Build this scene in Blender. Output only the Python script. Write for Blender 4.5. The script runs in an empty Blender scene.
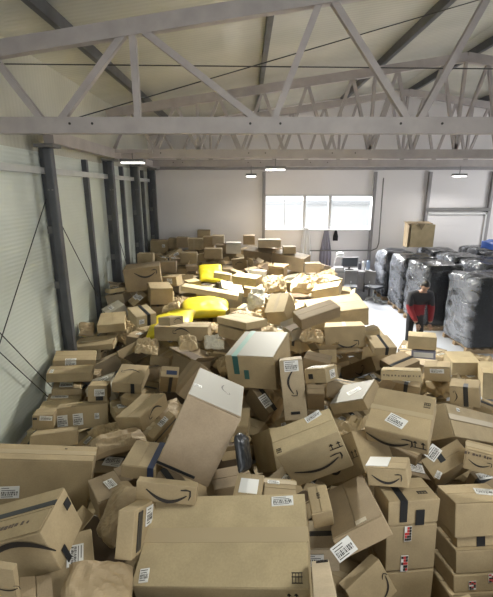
import bpy, bmesh, math, random
from mathutils import Vector, Matrix, Euler, noise
R = math.radians
C = bpy.context.scene.collection
S = bpy.context.scene

# ------------------------------------------------------------------ camera, world, light, exposure
cam_d = bpy.data.cameras.new('camera'); cam = bpy.data.objects.new('camera', cam_d); C.objects.link(cam)
cam_d.sensor_fit = 'HORIZONTAL'; cam_d.sensor_width = 36.0; cam_d.lens = 400 / 493 * 36.0
cam_d.clip_start = 0.05; cam_d.clip_end = 200
cam.location = (0, 0, 3.6); cam.rotation_euler = (R(90 - 15.2), 0, 0)
S.camera = cam
S.view_settings.view_transform = 'Standard'; S.view_settings.look = 'None'
S.view_settings.gamma = 1.0; S.view_settings.use_curve_mapping = False
S.view_settings.exposure = 0.08
S.cycles.max_bounces = 6; S.cycles.diffuse_bounces = 4; S.cycles.caustics_reflective = False; S.cycles.caustics_refractive = False
w = bpy.data.worlds.new('overcast_sky'); S.world = w; w.use_nodes = True
bgn = w.node_tree.nodes['Background']; bgn.inputs[0].default_value = (0.93, 0.97, 1.0, 1); bgn.inputs[1].default_value = 2.0

def area(name, loc, aim, sx, sy, power, col, spread=180):
    d = bpy.data.lights.new(name, 'AREA'); d.shape = 'RECTANGLE'; d.size = sx; d.size_y = sy
    d.energy = power; d.color = col; d.spread = R(spread)
    o = bpy.data.objects.new(name, d); C.objects.link(o); o.location = loc
    o.rotation_euler = (Vector(aim) - Vector(loc)).to_track_quat('-Z', 'Y').to_euler()
    return o
area('daylight_through_back_window', (2.6, 15.5, 4.3), (1.0, 7.5, 1.2), 4.0, 1.8, 3400, (1.0, 0.98, 0.95))
area('side_fill_light', (13.2, 9.5, 2.9), (2.0, 9.5, 2.6), 4.5, 4.4, 300, (1.0, 0.98, 0.95))  # added fill light, the gate on this side is made up
area('front_fill_light', (2.0, -3.9, 3.4), (1.0, 4.0, 2.6), 5.5, 4.2, 62, (0.97, 0.98, 0.95))  # added fill from behind the camera, its gate is made up
area('near_overhead_fill', (2.6, .9, 5.2), (0.3, 1.5, 1.8), 1.5, .8, 105, (0.98, 0.98, 0.90))  # added overhead fill out of view, no lamp fixture belongs to it
area('window_lamp_light', (.70, 10.17, 4.04), (1.1, 8.6, 1.2), .44, .2, 600, (1.0, .97, .86), 122)
area('far_lamp_light', (.15, 13.5, 3.99), (0.1, 12.0, 1.0), .3, .18, 14, (1.0, .97, .90))
area('gate_lamp_light', (6.9, 13.5, 3.99), (6.6, 12.0, 0.5), .38, .18, 40, (1.0, .98, .94))

# ------------------------------------------------------------------ materials
MATS = {}
def mat(name, col, rough=0.6, metal=0.0, spec=0.5, noise_amt=0.0, noise_scale=6.0, bump=0.0, bump_scale=40.0, emit=None, coat=0.0):
    if name in MATS: return MATS[name]
    m = bpy.data.materials.new(name); m.use_nodes = True; nt = m.node_tree; b = nt.nodes['Principled BSDF']
    b.inputs['Base Color'].default_value = (*col, 1); b.inputs['Roughness'].default_value = rough
    b.inputs['Metallic'].default_value = metal; b.inputs['Specular IOR Level'].default_value = spec
    b.inputs['Coat Weight'].default_value = coat
    tc = nt.nodes.new('ShaderNodeTexCoord')
    if noise_amt:
        n = nt.nodes.new('ShaderNodeTexNoise'); n.inputs['Scale'].default_value = noise_scale; n.inputs['Detail'].default_value = 4
        nt.links.new(tc.outputs['Object'], n.inputs['Vector'])
        mp = nt.nodes.new('ShaderNodeMapRange'); mp.inputs[1].default_value = 0.3; mp.inputs[2].default_value = 0.7
        mp.inputs[3].default_value = 1 - noise_amt; mp.inputs[4].default_value = 1 + noise_amt
        nt.links.new(n.outputs['Fac'], mp.inputs[0])
        mx = nt.nodes.new('ShaderNodeVectorMath'); mx.operation = 'SCALE'; mx.inputs[0].default_value = col
        nt.links.new(mp.outputs[0], mx.inputs['Scale']); nt.links.new(mx.outputs[0], b.inputs['Base Color'])
    if bump:
        n2 = nt.nodes.new('ShaderNodeTexNoise'); n2.inputs['Scale'].default_value = bump_scale; n2.inputs['Detail'].default_value = 3
        nt.links.new(tc.outputs['Object'], n2.inputs['Vector'])
        bp = nt.nodes.new('ShaderNodeBump'); bp.inputs['Strength'].default_value = bump; bp.inputs['Distance'].default_value = 0.02
        nt.links.new(n2.outputs['Fac'], bp.inputs['Height']); nt.links.new(bp.outputs[0], b.inputs['Normal'])
    if emit:
        b.inputs['Emission Color'].default_value = (*emit[0], 1); b.inputs['Emission Strength'].default_value = emit[1]
    MATS[name] = m
    return m
def cardboard(name, col, rough=0.75):
    """corrugated board: fibre speckle, broad mottling, faint flute lines"""
    if name in MATS: return MATS[name]
    m = bpy.data.materials.new(name); m.use_nodes = True; nt = m.node_tree; b = nt.nodes['Principled BSDF']
    b.inputs['Roughness'].default_value = rough; b.inputs['Specular IOR Level'].default_value = 0.3
    tc = nt.nodes.new('ShaderNodeTexCoord'); oi = nt.nodes.new('ShaderNodeObjectInfo')
    n = nt.nodes.new('ShaderNodeTexNoise'); n.inputs['Scale'].default_value = 5; n.inputs['Detail'].default_value = 5; n.noise_dimensions = '4D'
    ml = nt.nodes.new('ShaderNodeMath'); ml.operation = 'MULTIPLY'; ml.inputs[1].default_value = 37.0
    nt.links.new(oi.outputs['Random'], ml.inputs[0]); nt.links.new(ml.outputs[0], n.inputs['W']); nt.links.new(tc.outputs['Object'], n.inputs['Vector'])
    n3 = nt.nodes.new('ShaderNodeTexNoise'); n3.inputs['Scale'].default_value = 90; n3.inputs['Detail'].default_value = 2
    nt.links.new(tc.outputs['Object'], n3.inputs['Vector'])
    a = nt.nodes.new('ShaderNodeMapRange'); a.inputs[1].default_value = .3; a.inputs[2].default_value = .7; a.inputs[3].default_value = .86; a.inputs[4].default_value = 1.1
    nt.links.new(n.outputs['Fac'], a.inputs[0])
    c = nt.nodes.new('ShaderNodeMapRange'); c.inputs[1].default_value = .3; c.inputs[2].default_value = .7; c.inputs[3].default_value = .95; c.inputs[4].default_value = 1.05
    nt.links.new(n3.outputs['Fac'], c.inputs[0])
    e = nt.nodes.new('ShaderNodeMapRange'); e.inputs[3].default_value = .88; e.inputs[4].default_value = 1.1; nt.links.new(oi.outputs['Random'], e.inputs[0])
    p = nt.nodes.new('ShaderNodeMath'); p.operation = 'MULTIPLY'; nt.links.new(a.outputs[0], p.inputs[0]); nt.links.new(c.outputs[0], p.inputs[1])
    q = nt.nodes.new('ShaderNodeMath'); q.operation = 'MULTIPLY'; nt.links.new(p.outputs[0], q.inputs[0]); nt.links.new(e.outputs[0], q.inputs[1])
    mx = nt.nodes.new('ShaderNodeVectorMath'); mx.operation = 'SCALE'; mx.inputs[0].default_value = col
    nt.links.new(q.outputs[0], mx.inputs['Scale']); nt.links.new(mx.outputs[0], b.inputs['Base Color'])
    wv = nt.nodes.new('ShaderNodeTexWave'); wv.inputs['Scale'].default_value = 45; wv.inputs['Distortion'].default_value = 1.5
    nt.links.new(tc.outputs['Object'], wv.inputs['Vector'])
    bp = nt.nodes.new('ShaderNodeBump'); bp.inputs['Strength'].default_value = .06; bp.inputs['Distance'].default_value = .01
    nt.links.new(wv.outputs['Fac'], bp.inputs['Height']); nt.links.new(bp.outputs[0], b.inputs['Normal'])
    MATS[name] = m
    return m
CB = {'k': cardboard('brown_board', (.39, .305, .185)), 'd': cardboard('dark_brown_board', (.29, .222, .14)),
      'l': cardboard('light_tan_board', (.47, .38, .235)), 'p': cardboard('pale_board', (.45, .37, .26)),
      'g': cardboard('filmed_grey_board', (.44, .41, .34), .35), 'w': cardboard('white_board', (.66, .62, .54)),
      't': cardboard('pinkish_brown_board', (.43, .335, .235)), 'b': cardboard('bluish_board', (.30, .31, .42))}
EDGE = mat('painted_inside_shade', (.10, .07, .045), .9)  # dark brown that paints the shade inside open cartons
INK = mat('black_ink', (.028, .024, .022), .6)
LABEL = mat('label_paper', (.74, .74, .73), .5)
TAPE = {'clear': mat('clear_packing_tape', (.43, .345, .22), .45), 'black': mat('black_tape', (.022, .024, .028), .3),
        'teal': mat('teal_tape', (.24, .42, .38), .35), 'tealpatch': mat('dark_teal_tape', (.04, .12, .115), .35),
        'tealdark': mat('dark_teal_tape', (.04, .12, .115), .35), 'navy': mat('navy_tape', (.03, .045, .10), .3),
        'white': LABEL, 'film': mat('film_and_lit_top_grey', (.30, .285, .25), .6), 'paleprint': mat('pale_print', (.52, .45, .34), .6)}
RED = mat('red_print', (.5, .04, .04), .5)

# ------------------------------------------------------------------ helpers
def props(o, label=None, cat=None, group=None, kind=None):
    if label: o['label'] = label
    if cat: o['category'] = cat
    if group: o['group'] = group
    if kind: o['kind'] = kind
    return o
def empty(name, loc=(0, 0, 0), rot=(0, 0, 0), **k):
    o = bpy.data.objects.new(name, None); C.objects.link(o); o.location = loc; o.rotation_euler = rot; o.empty_display_size = .1
    return props(o, **k)
def link(name, bm, m, parent=None, smooth=False, loc=None, rot=None, **k):
    me = bpy.data.meshes.new(name); bm.normal_update(); bm.to_mesh(me); bm.free()
    for x in (m if isinstance(m, (list, tuple)) else [m]): me.materials.append(x)
    if smooth:
        for p in me.polygons: p.use_smooth = True
    o = bpy.data.objects.new(name, me); C.objects.link(o)
    if parent is not None: o.parent = parent
    if loc is not None: o.location = loc
    if rot is not None: o.rotation_euler = rot
    return props(o, **k)
def box(bm, c, s, mi=0, rot=None):
    r = bmesh.ops.create_cube(bm, size=1.0); vs = r['verts']
    M_ = Matrix.Translation(c) @ (rot.to_4x4() if rot is not None else Matrix()) @ Matrix.Diagonal((*s, 1))
    bmesh.ops.transform(bm, matrix=M_, verts=vs)
    for f in {f for v in vs for f in v.link_faces}: f.material_index = mi
    return vs
def bar(bm, a, b, wx, wy, mi=0, up=(0, 1, 0)):
    """rectangular bar from a to b; wy measured along `up`, wx across"""
    a = Vector(a); b = Vector(b); d = b - a; L = d.length; z = d.normalized(); u = Vector(up)
    y = (u - z * u.dot(z)); y = y.normalized() if y.length > 1e-4 else z.orthogonal().normalized(); x = y.cross(z)
    M_ = Matrix((x, y, z)).transposed().to_4x4(); M_.translation = (a + b) / 2
    r = bmesh.ops.create_cube(bm, size=1.0)
    bmesh.ops.transform(bm, matrix=M_ @ Matrix.Diagonal((wx, wy, L, 1)), verts=r['verts'])
    for f in {f for v in r['verts'] for f in v.link_faces}: f.material_index = mi
def rod(bm, a, b, r, n=8):
    a = Vector(a); b = Vector(b); d = b - a
    q = d.to_track_quat('Z', 'Y').to_matrix().to_4x4(); q.translation = (a + b) / 2
    bmesh.ops.create_cone(bm, cap_ends=True, segments=n, radius1=r, radius2=r, depth=d.length, matrix=q)
def NB(): return bmesh.new()
def bevel(bm, off, seg=2):
    bmesh.ops.bevel(bm, geom=bm.edges[:], offset=off, segments=seg, affect='EDGES', profile=.6)

# ------------------------------------------------------------------ the hall
XW, XR, YB, YF, XA = -3.40, 13.4, 14.62, -4.0, 5.0
def roofz(x): return 6.12 + .14 * x if x < XA else 6.12 + .14 * (2 * XA - x)
floor_m = mat('pale_concrete', (.45, .47, .52), .55, noise_amt=.08, noise_scale=1.2)
bm = NB(); box(bm, ((XW + XR) / 2, (YB + YF) / 2, -.1), (XR - XW + .4, YB - YF + .4, .2)); link('floor', bm, floor_m, kind='structure')

def panel_mat(name, col, axis, rough, pitch=0.06, spec=.5, strength=.35, patchy=0.10):
    m = mat(name, col, rough, spec=spec, noise_amt=patchy, noise_scale=.7)
    nt = m.node_tree; b = nt.nodes['Principled BSDF']
    tc = nt.nodes.new('ShaderNodeTexCoord'); sp = nt.nodes.new('ShaderNodeSeparateXYZ'); nt.links.new(tc.outputs['Object'], sp.inputs[0])
    mu = nt.nodes.new('ShaderNodeMath'); mu.operation = 'MULTIPLY'; mu.inputs[1].default_value = 2 * math.pi / pitch
    nt.links.new(sp.outputs[axis], mu.inputs[0])
    si = nt.nodes.new('ShaderNodeMath'); si.operation = 'SINE'; nt.links.new(mu.outputs[0], si.inputs[0])
    bp = nt.nodes.new('ShaderNodeBump'); bp.inputs['Strength'].default_value = strength; bp.inputs['Distance'].default_value = .006
    nt.links.new(si.outputs[0], bp.inputs['Height']); nt.links.new(bp.outputs[0], b.inputs['Normal'])
    return m
wall_side_m = panel_mat('ribbed_wall_panel', (.63, .67, .61), 2, .30, strength=.2)
wall_back_m = mat('white_wall_panel', (.78, .755, .765), .6, noise_amt=.03, noise_scale=.6)
ceil_m = panel_mat('ribbed_roof_panel', (.60, .59, .51), 1, .24, pitch=.10, strength=.15, spec=.9, patchy=.12)

bm = NB(); box(bm, (XW - .06, (YB + YF) / 2, 2.1), (.12, YB - YF, 4.2)); link('wall_left', bm, wall_side_m, kind='structure')
bm = NB(); box(bm, (XW - .06, (YB + YF) / 2, 4.95), (.13, YB - YF, 1.5)); link('wall_left_upper', bm, ceil_m, kind='structure')
# back wall with the window opening and a gate opening filled by a shutter
wx0, wx1, wz0, wz1 = .63, 4.50, 2.23, 3.45
bm = NB()
def wallpiece(x0, x1, z0, z1): box(bm, ((x0 + x1) / 2, YB + .06, (z0 + z1) / 2), (x1 - x0, .12, z1 - z0))
wallpiece(XW - .1, wx0, 0, 6.9); wallpiece(wx0, wx1, 0, wz0); wallpiece(wx0, wx1, wz1, 6.9); wallpiece(wx1, XR + .1, 0, 6.9)
link('wall_back', bm, wall_back_m, kind='structure')
bm = NB()
def rp(y0, y1, z0, z1): box(bm, (XR + .06, (y0 + y1) / 2, (z0 + z1) / 2), (.12, y1 - y0, z1 - z0))
rp(YF, 7.0, 0, 5.5); rp(7.0, 12.0, 5.2, 5.5); rp(12.0, YB, 0, 5.5)  # unseen opening made up for the side fill light
link('wall_right', bm, wall_side_m, kind='structure')
bm = NB()
def fp(x0, x1, z0, z1): box(bm, ((x0 + x1) / 2, YF - .06, (z0 + z1) / 2), (x1 - x0, .12, z1 - z0))
fp(XW - .1, -1.0, 0, 6.9); fp(-1.0, 5.0, 5.5, 6.9); fp(5.0, XR + .1, 0, 6.9)  # unseen gap added behind the camera to let ambient light in
link('wall_front', bm, wall_back_m, kind='structure')
# roof: two slopes of sandwich panel
bm = NB()
for xa, xb in ((XW - .3, XA), (XA, XR + .3)):
    za, zb = roofz(xa), roofz(xb)
    v = [bm.verts.new(p) for p in ((xa, YF, za), (xb, YF, zb), (xb, YB + .1, zb), (xa, YB + .1, za), (xa, YF, za + .12), (xb, YF, zb + .12), (xb, YB + .1, zb + .12), (xa, YB + .1, za + .12))]
    for q in ((0, 3, 2, 1), (4, 5, 6, 7), (0, 1, 5, 4), (1, 2, 6, 5), (2, 3, 7, 6), (3, 0, 4, 7)): bm.faces.new([v[i] for i in q])
link('ceiling', bm, ceil_m, kind='structure')

# outside the window: pale yard, a low neighbouring building and trees
yard_m = mat('pale_yard_concrete', (.62, .62, .60), .8, noise_amt=.1, noise_scale=.3)
bm = NB(); box(bm, (4, 45, -.15), (120, 60, .1)); link('ground_outside', bm, yard_m, kind='structure')
nb = empty('neighbouring_shed', (4.5, 34, -.1), label='pale low building seen through the back window', cat='building')
bm = NB(); box(bm, (0, 0, 1.3), (13, 5, 2.6)); link('shed_wall', bm, mat('pale_render', (.62, .62, .62), .8), nb)
bm = NB(); box(bm, (0, 0, 2.7), (13.4, 5.4, .22)); link('shed_roof', bm, mat('pale_roof', (.42, .42, .43), .7), nb)

# window 1
def glass():
    m = bpy.data.materials.new('window_glass'); m.use_nodes = True; nt = m.node_tree
    for n in list(nt.nodes): nt.nodes.remove(n)
    o = nt.nodes.new('ShaderNodeOutputMaterial'); mx = nt.nodes.new('ShaderNodeMixShader'); t = nt.nodes.new('ShaderNodeBsdfTransparent'); g = nt.nodes.new('ShaderNodeBsdfGlossy')
    g.inputs['Roughness'].default_value = .03; t.inputs[0].default_value = (.97, .98, .98, 1); mx.inputs[0].default_value = .05
    nt.links.new(t.outputs[0], mx.inputs[1]); nt.links.new(g.outputs[0], mx.inputs[2]); nt.links.new(mx.outputs[0], o.inputs[0])
    return m
GLASS = glass()
frame_m = mat('white_plastic_frame', (.66, .66, .67), .4)
win = empty('window_1', ((wx0 + wx1) / 2, YB, wz0), kind='structure')
hw = (wx1 - wx0) / 2; wh = wz1 - wz0
bm = NB()
for z in (.035, wh - .035): box(bm, (0, .02, z), (2 * hw, .07, .07))
for x in (-hw + .035, hw - .035): box(bm, (x, .02, wh / 2), (.07, .07, wh))
for x in (2.06 - 2.565, 2.97 - 2.565): box(bm, (x, .02, wh / 2), (.11, .07, wh - .1))
box(bm, (1.36 - 2.565, .02, wh / 2), (.03, .05, wh - .1))
link('window_frame', bm, frame_m, win)
for i, (a, b) in enumerate(((wx0 + .07, 2.005), (2.115, 2.915), (3.025, wx1 - .07))):
    bm = NB(); box(bm, ((a + b) / 2 - 2.565, .03, wh / 2), (b - a, .006, wh - .14)); link('window_pane', bm, GLASS, win)
bm = NB(); box(bm, (0, -.05, -.02), (2 * hw + .06, .12, .04)); link('window_sill', bm, frame_m, win)

steel_dark = mat('dark_grey_paint', (.075, .078, .088), .45, noise_amt=.25, noise_scale=3)
steel_mid = mat('mid_grey_paint', (.17, .165, .165), .5, noise_amt=.12, noise_scale=3)
steel_light = mat('primer_grey_paint', (.38, .345, .34), .55, noise_amt=.10, noise_scale=4)
galv = mat('galvanised_steel', (.48, .49, .48), .4, noise_amt=.08, noise_scale=5)
back_post_m = mat('back_post_grey', (.27, .26, .27), .5, noise_amt=.08, noise_scale=4)

# roller shutter gate in the back wall
gate = empty('door_1', (7.5, YB - .02, 0), kind='structure')
bm = NB(); box(bm, (0, -.02, 1.36), (2.0, .04, 2.72)); link('shutter_panel', bm, wall_back_m, gate)
bm = NB()
for x in (-1.04, 1.04): box(bm, (x, -.05, 1.4), (.07, .08, 2.8))
box(bm, (0, -.05, 2.79), (2.15, .08, .07)); link('gate_frame', bm, mat('bright_frame', (.72, .72, .72), .4), gate)
bm = NB(); box(bm, (0, -.06, 2.93), (2.25, .12, .11)); link('lintel', bm, steel_mid, gate)

# thin posts on the back wall
for x in (.61, 4.49, 6.40, 8.62):
    bm = NB(); box(bm, (x, YB - .06, 2.1), (.10, .12, 4.2)); link('wall_post', bm, back_post_m, kind='structure')
bm = NB(); box(bm, ((XW + XR) / 2, YB - .05, 4.33), (XR - XW, .1, .12)); link('wall_beam', bm, back_post_m, kind='structure')
# conduit on the back wall
pts = [(4.75, YB - .15, 4.0), (4.78, YB - .15, 1.75), (4.72, YB - .15, 1.55), (4.55, YB - .15, 1.48), (2.3, YB - .15, 1.47)]
bm = NB()
for a_, b_ in zip(pts, pts[1:]): rod(bm, a_, b_, .022)
link('conduit_pipe', bm, steel_mid, label='thin grey conduit pipe bending along the back wall below the window', cat='pipe')

# columns along the left wall: a thick inner column and a thin wall post behind each, plus posts in between
for i, (yt, yp) in enumerate(((6.72, 6.98), (9.72, 9.98), (11.95, 12.25), (14.1, 14.35))):
    t = empty('wall_column', (-3.14, yt, 0), kind='structure')
    bm = NB(); box(bm, (0, 0, 2.12), (.13, .14, 4.24)); bevel(bm, .02, 2); link('column_shaft', bm, steel_dark, t)
    bm = NB(); box(bm, (0, 0, 4.265), (.30, .30, .05)); link('cap_plate', bm, steel_mid, t)
    bm = NB()
    for sx in (-1, 1): box(bm, (sx * .03, -.08, 3.6), (.02, .02, .02))
    for z in (2.95, 2.0): box(bm, (-.13, .08, z), (.14, .05, .12))
    link('column_bracket', bm, steel_mid, t)
    bm = NB(); box(bm, (XW + .075, yp, 2.15), (.13, .12, 4.3)); link('wall_post', bm, steel_dark, kind='structure')
for y in (8.72, 11.2, 13.4):
    bm = NB(); box(bm, (XW + .05, y, 2.1), (.10, .10, 4.2)); link('wall_post', bm, steel_dark, kind='structure')
# girt rail running along the wall and the eave beam
bm = NB(); box(bm, (XW + .1, 5.0, 3.90), (.10, 18, .10)); link('wall_rail', bm, galv, kind='structure')
bm = NB(); box(bm, (-3.08, 10.6, 4.40), (.16, 7.9, .2)); box(bm, (-2.6, 9.72, 4.45), (.9, .08, .08)); link('eave_beam', bm, steel_light, kind='structure')

# roof trusses
def truss(y, dense=False):
    t = empty('roof_truss', (0, y, 0), kind='structure')
    bz = 4.43
    def tz(x): return 5.80 + .14 * (x if x < XA else 2 * XA - x)
    bm = NB()
    bar(bm, (XW + .12, 0, tz(XW)), (XA, 0, tz(XA)), .19, .12); bar(bm, (XA, 0, tz(XA)), (XR - .1, 0, tz(XR)), .19, .12)
    link('top_chord', bm, steel_light, t)
    bm = NB(); box(bm, ((XW + XR) / 2, 0, bz), (XR - XW - .2, .12, .205))
    link('bottom_chord', bm, steel_light, t)
    bm = NB()
    for x in (-2.35, -2.05, .05, .45, 2.05, 2.6):
        q = Matrix.Rotation(R(90), 4, 'X'); q.translation = (x, -.064, bz + .02)
        bmesh.ops.create_cone(bm, cap_ends=True, segments=10, radius1=.016, radius2=.016, depth=.01, matrix=q)
    link('bolt', bm, INK, t)
    web = [((-2.72, 0), (-3.3, 1)), ((-2.5, 0), (-1.52, 1)), ((-1.45, 0), (-1.45, 1)), ((.17, 0), (-1.36, 1)), ((.36, 0), (.93, 1)), ((2.18, 0), (1.05, 1)), ((2.3, 0), (3.15, 1)), ((4.9, 0), (3.25, 1)), ((5.0, 0), (5.0, 1))]
    if dense:
        xs = [-3.2 + 1.025 * i for i in range(9)]
        web = []
        for i in range(8): web += [((xs[i], 0), ((xs[i] + xs[i + 1]) / 2, 1)), ((xs[i + 1], 0), ((xs[i] + xs[i + 1]) / 2, 1))]
        web += [((x, 0), (x, 1)) for x in (-1.15, 2.95)] + [((5.0, 0), (5.0, 1))]
    allw = web + [((10 - a[0], a[1]), (10 - b[0], b[1])) for a, b in web[:-1]]
    for a, b in allw:
        bm = NB(); bar(bm, (a[0], 0, bz + .05), (b[0], 0, tz(b[0]) - .03), .07 if dense else .085, .07 if dense else .085)
        link('web_member', bm, steel_light, t)
    return t
for y in (5.8, 10.2, 13.6): truss(y, y > 6)
# purlins under the roof sheet
for x in (-2.43, .35, 3.16, 5.3, 7.6, 10.4):
    bm = NB(); box(bm, (x, (YB + YF) / 2, roofz(x) - .09), (.09, YB - YF - .1, .17)); link('roof_purlin', bm, steel_dark if x > -3 else steel_mid, kind='structure')
# brace cables
CAB = mat('steel_cable', (.03, .03, .03), .5)
def cable(a, b, lab, r=.008):
    bm = NB(); rod(bm, a, b, r, 6); link('brace_cable', bm, CAB, label=lab, cat='cable', group='brace cables')
cable((XW + .02, 6.0, 5.23), (13.3, 6.0, 5.08), 'thin dark cable running level across under the roof')
cable((-2.42, 5.95, 4.53), (4.03, 7.6, 6.66), 'thin dark cable rising slantwise from the near truss chord to the right')
cable((-3.33, 6.85, 3.45), (-3.33, 5.0, 1.55), 'thin cable slanting down the left wall from the nearest column towards the camera')
cable((-3.33, 5.0, 1.85), (-3.33, 6.2, .35), 'upper of two parallel cables low on the left wall')
cable((-3.33, 4.9, 1.63), (-3.33, 6.1, .18), 'lower of two parallel cables low on the left wall')
cable((-3.33, 7.05, 3.3), (-3.33, 8.65, 1.3), 'thin cable slanting down the wall between nearest column and next post')
cable((-3.33, 10.1, 3.0), (-3.33, 11.1, 1.4), 'thin cable on the wall beyond the second column')

# hanging lamps
LAMP = mat('lamp_diffuser', (.9, .9, .9), .4, emit=((1, .98, .94), 3.0))
def lamp(loc, w, d, zc, lab):
    t = empty('hanging_lamp', loc, label=lab, cat='lamp', group='lamps under the trusses')
    bm = NB(); box(bm, (0, 0, .05), (w, d, .07)); bevel(bm, .012); link('housing', bm, steel_mid, t)
    bm = NB(); box(bm, (0, 0, .0), (w * .92, d * .9, .03)); link('diffuser', bm, LAMP, t)
    bm = NB(); rod(bm, (0, 0, .08), (0, 0, zc - loc[2]), .012); link('hanger', bm, steel_mid, t)
lamp((.70, 10.2, 4.07), .50, .24, 4.36, 'flat lamp hung under the middle truss above the window')
lamp((.15, 13.55, 4.02), .34, .2, 4.36, 'small lamp under the far truss left of the window lamp')
lamp((6.9, 13.55, 4.02), .42, .2, 4.36, 'lamp under the far truss above the shutter gate at right')
lamp((-2.62, 9.72, 4.2), .55, .2, 4.42, 'long lamp by the second column head at upper left')

# ------------------------------------------------------------------ cartons
FR = {'T': (0, 1, 2, 1, 1, 1), 'N': (0, 2, 1, 1, 1, -1), 'R': (1, 2, 0, 1, 1, 1), 'L': (1, 2, 0, -1, 1, -1)}
def frame(face, d):
    iu, iv, iw, su, sv, sn = FR[face]
    u = Vector((0, 0, 0)); u[iu] = su; v = Vector((0, 0, 0)); v[iv] = sv; n = Vector((0, 0, 0)); n[iw] = sn
    return u, v, n, d[iu], d[iv], d[iw]
def poly_plate(bm, pts, M_, z0, z1, mi=0):
    """thin plate from a 2-d outline"""
    a = [bm.verts.new(M_ @ Vector((x, y, z1))) for x, y in pts]; b = [bm.verts.new(M_ @ Vector((x, y, z0))) for x, y in pts]
    f = bm.faces.new(a); f.material_index = mi
    for i in range(len(pts)):
        j = (i + 1) % len(pts); f = bm.faces.new((a[i], b[i], b[j], a[j])); f.material_index = mi
def rect(x, y, w, h): return [(x - w / 2, y - h / 2), (x + w / 2, y - h / 2), (x + w / 2, y + h / 2), (x - w / 2, y + h / 2)]
def ribbon(bm, cps, M_, z0, z1):
    """strip through (x, y, half width) stations"""
    L_ = []
    for i, (x, y, h) in enumerate(cps):
        x0, y0, _ = cps[max(i - 1, 0)]; x1, y1, _ = cps[min(i + 1, len(cps) - 1)]
        t = Vector((x1 - x0, y1 - y0)).normalized(); n = Vector((-t.y, t.x))
        L_.append([bm.verts.new(M_ @ Vector((x + n.x * h * s, y + n.y * h * s, z1))) for s in (-1, 1)])
    for a, b in zip(L_, L_[1:]): bm.faces.new((a[0], b[0], b[1], a[1]))
def smile(bm, M_, w, z0, z1):
    cps = []
    for i in range(15):
        t = i / 14; x = -.5 + t * .9; y = .13 - .30 * math.sin(math.pi * (.06 + .8 * t)) ** 1.0
        cps.append((x * w, y * w, w * (.008 + .034 * math.sin(math.pi * min(1, t * .93 + .04)))))
    ribbon(bm, cps, M_, z0, z1)
    ribbon(bm, [(.26 * w, .115 * w, .012 * w), (.38 * w, .13 * w, .022 * w), (.47 * w, .115 * w, .018 * w), (.475 * w, .0 * w, .018 * w), (.44 * w, -.10 * w, .008 * w)], M_, z0, z1)
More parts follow.
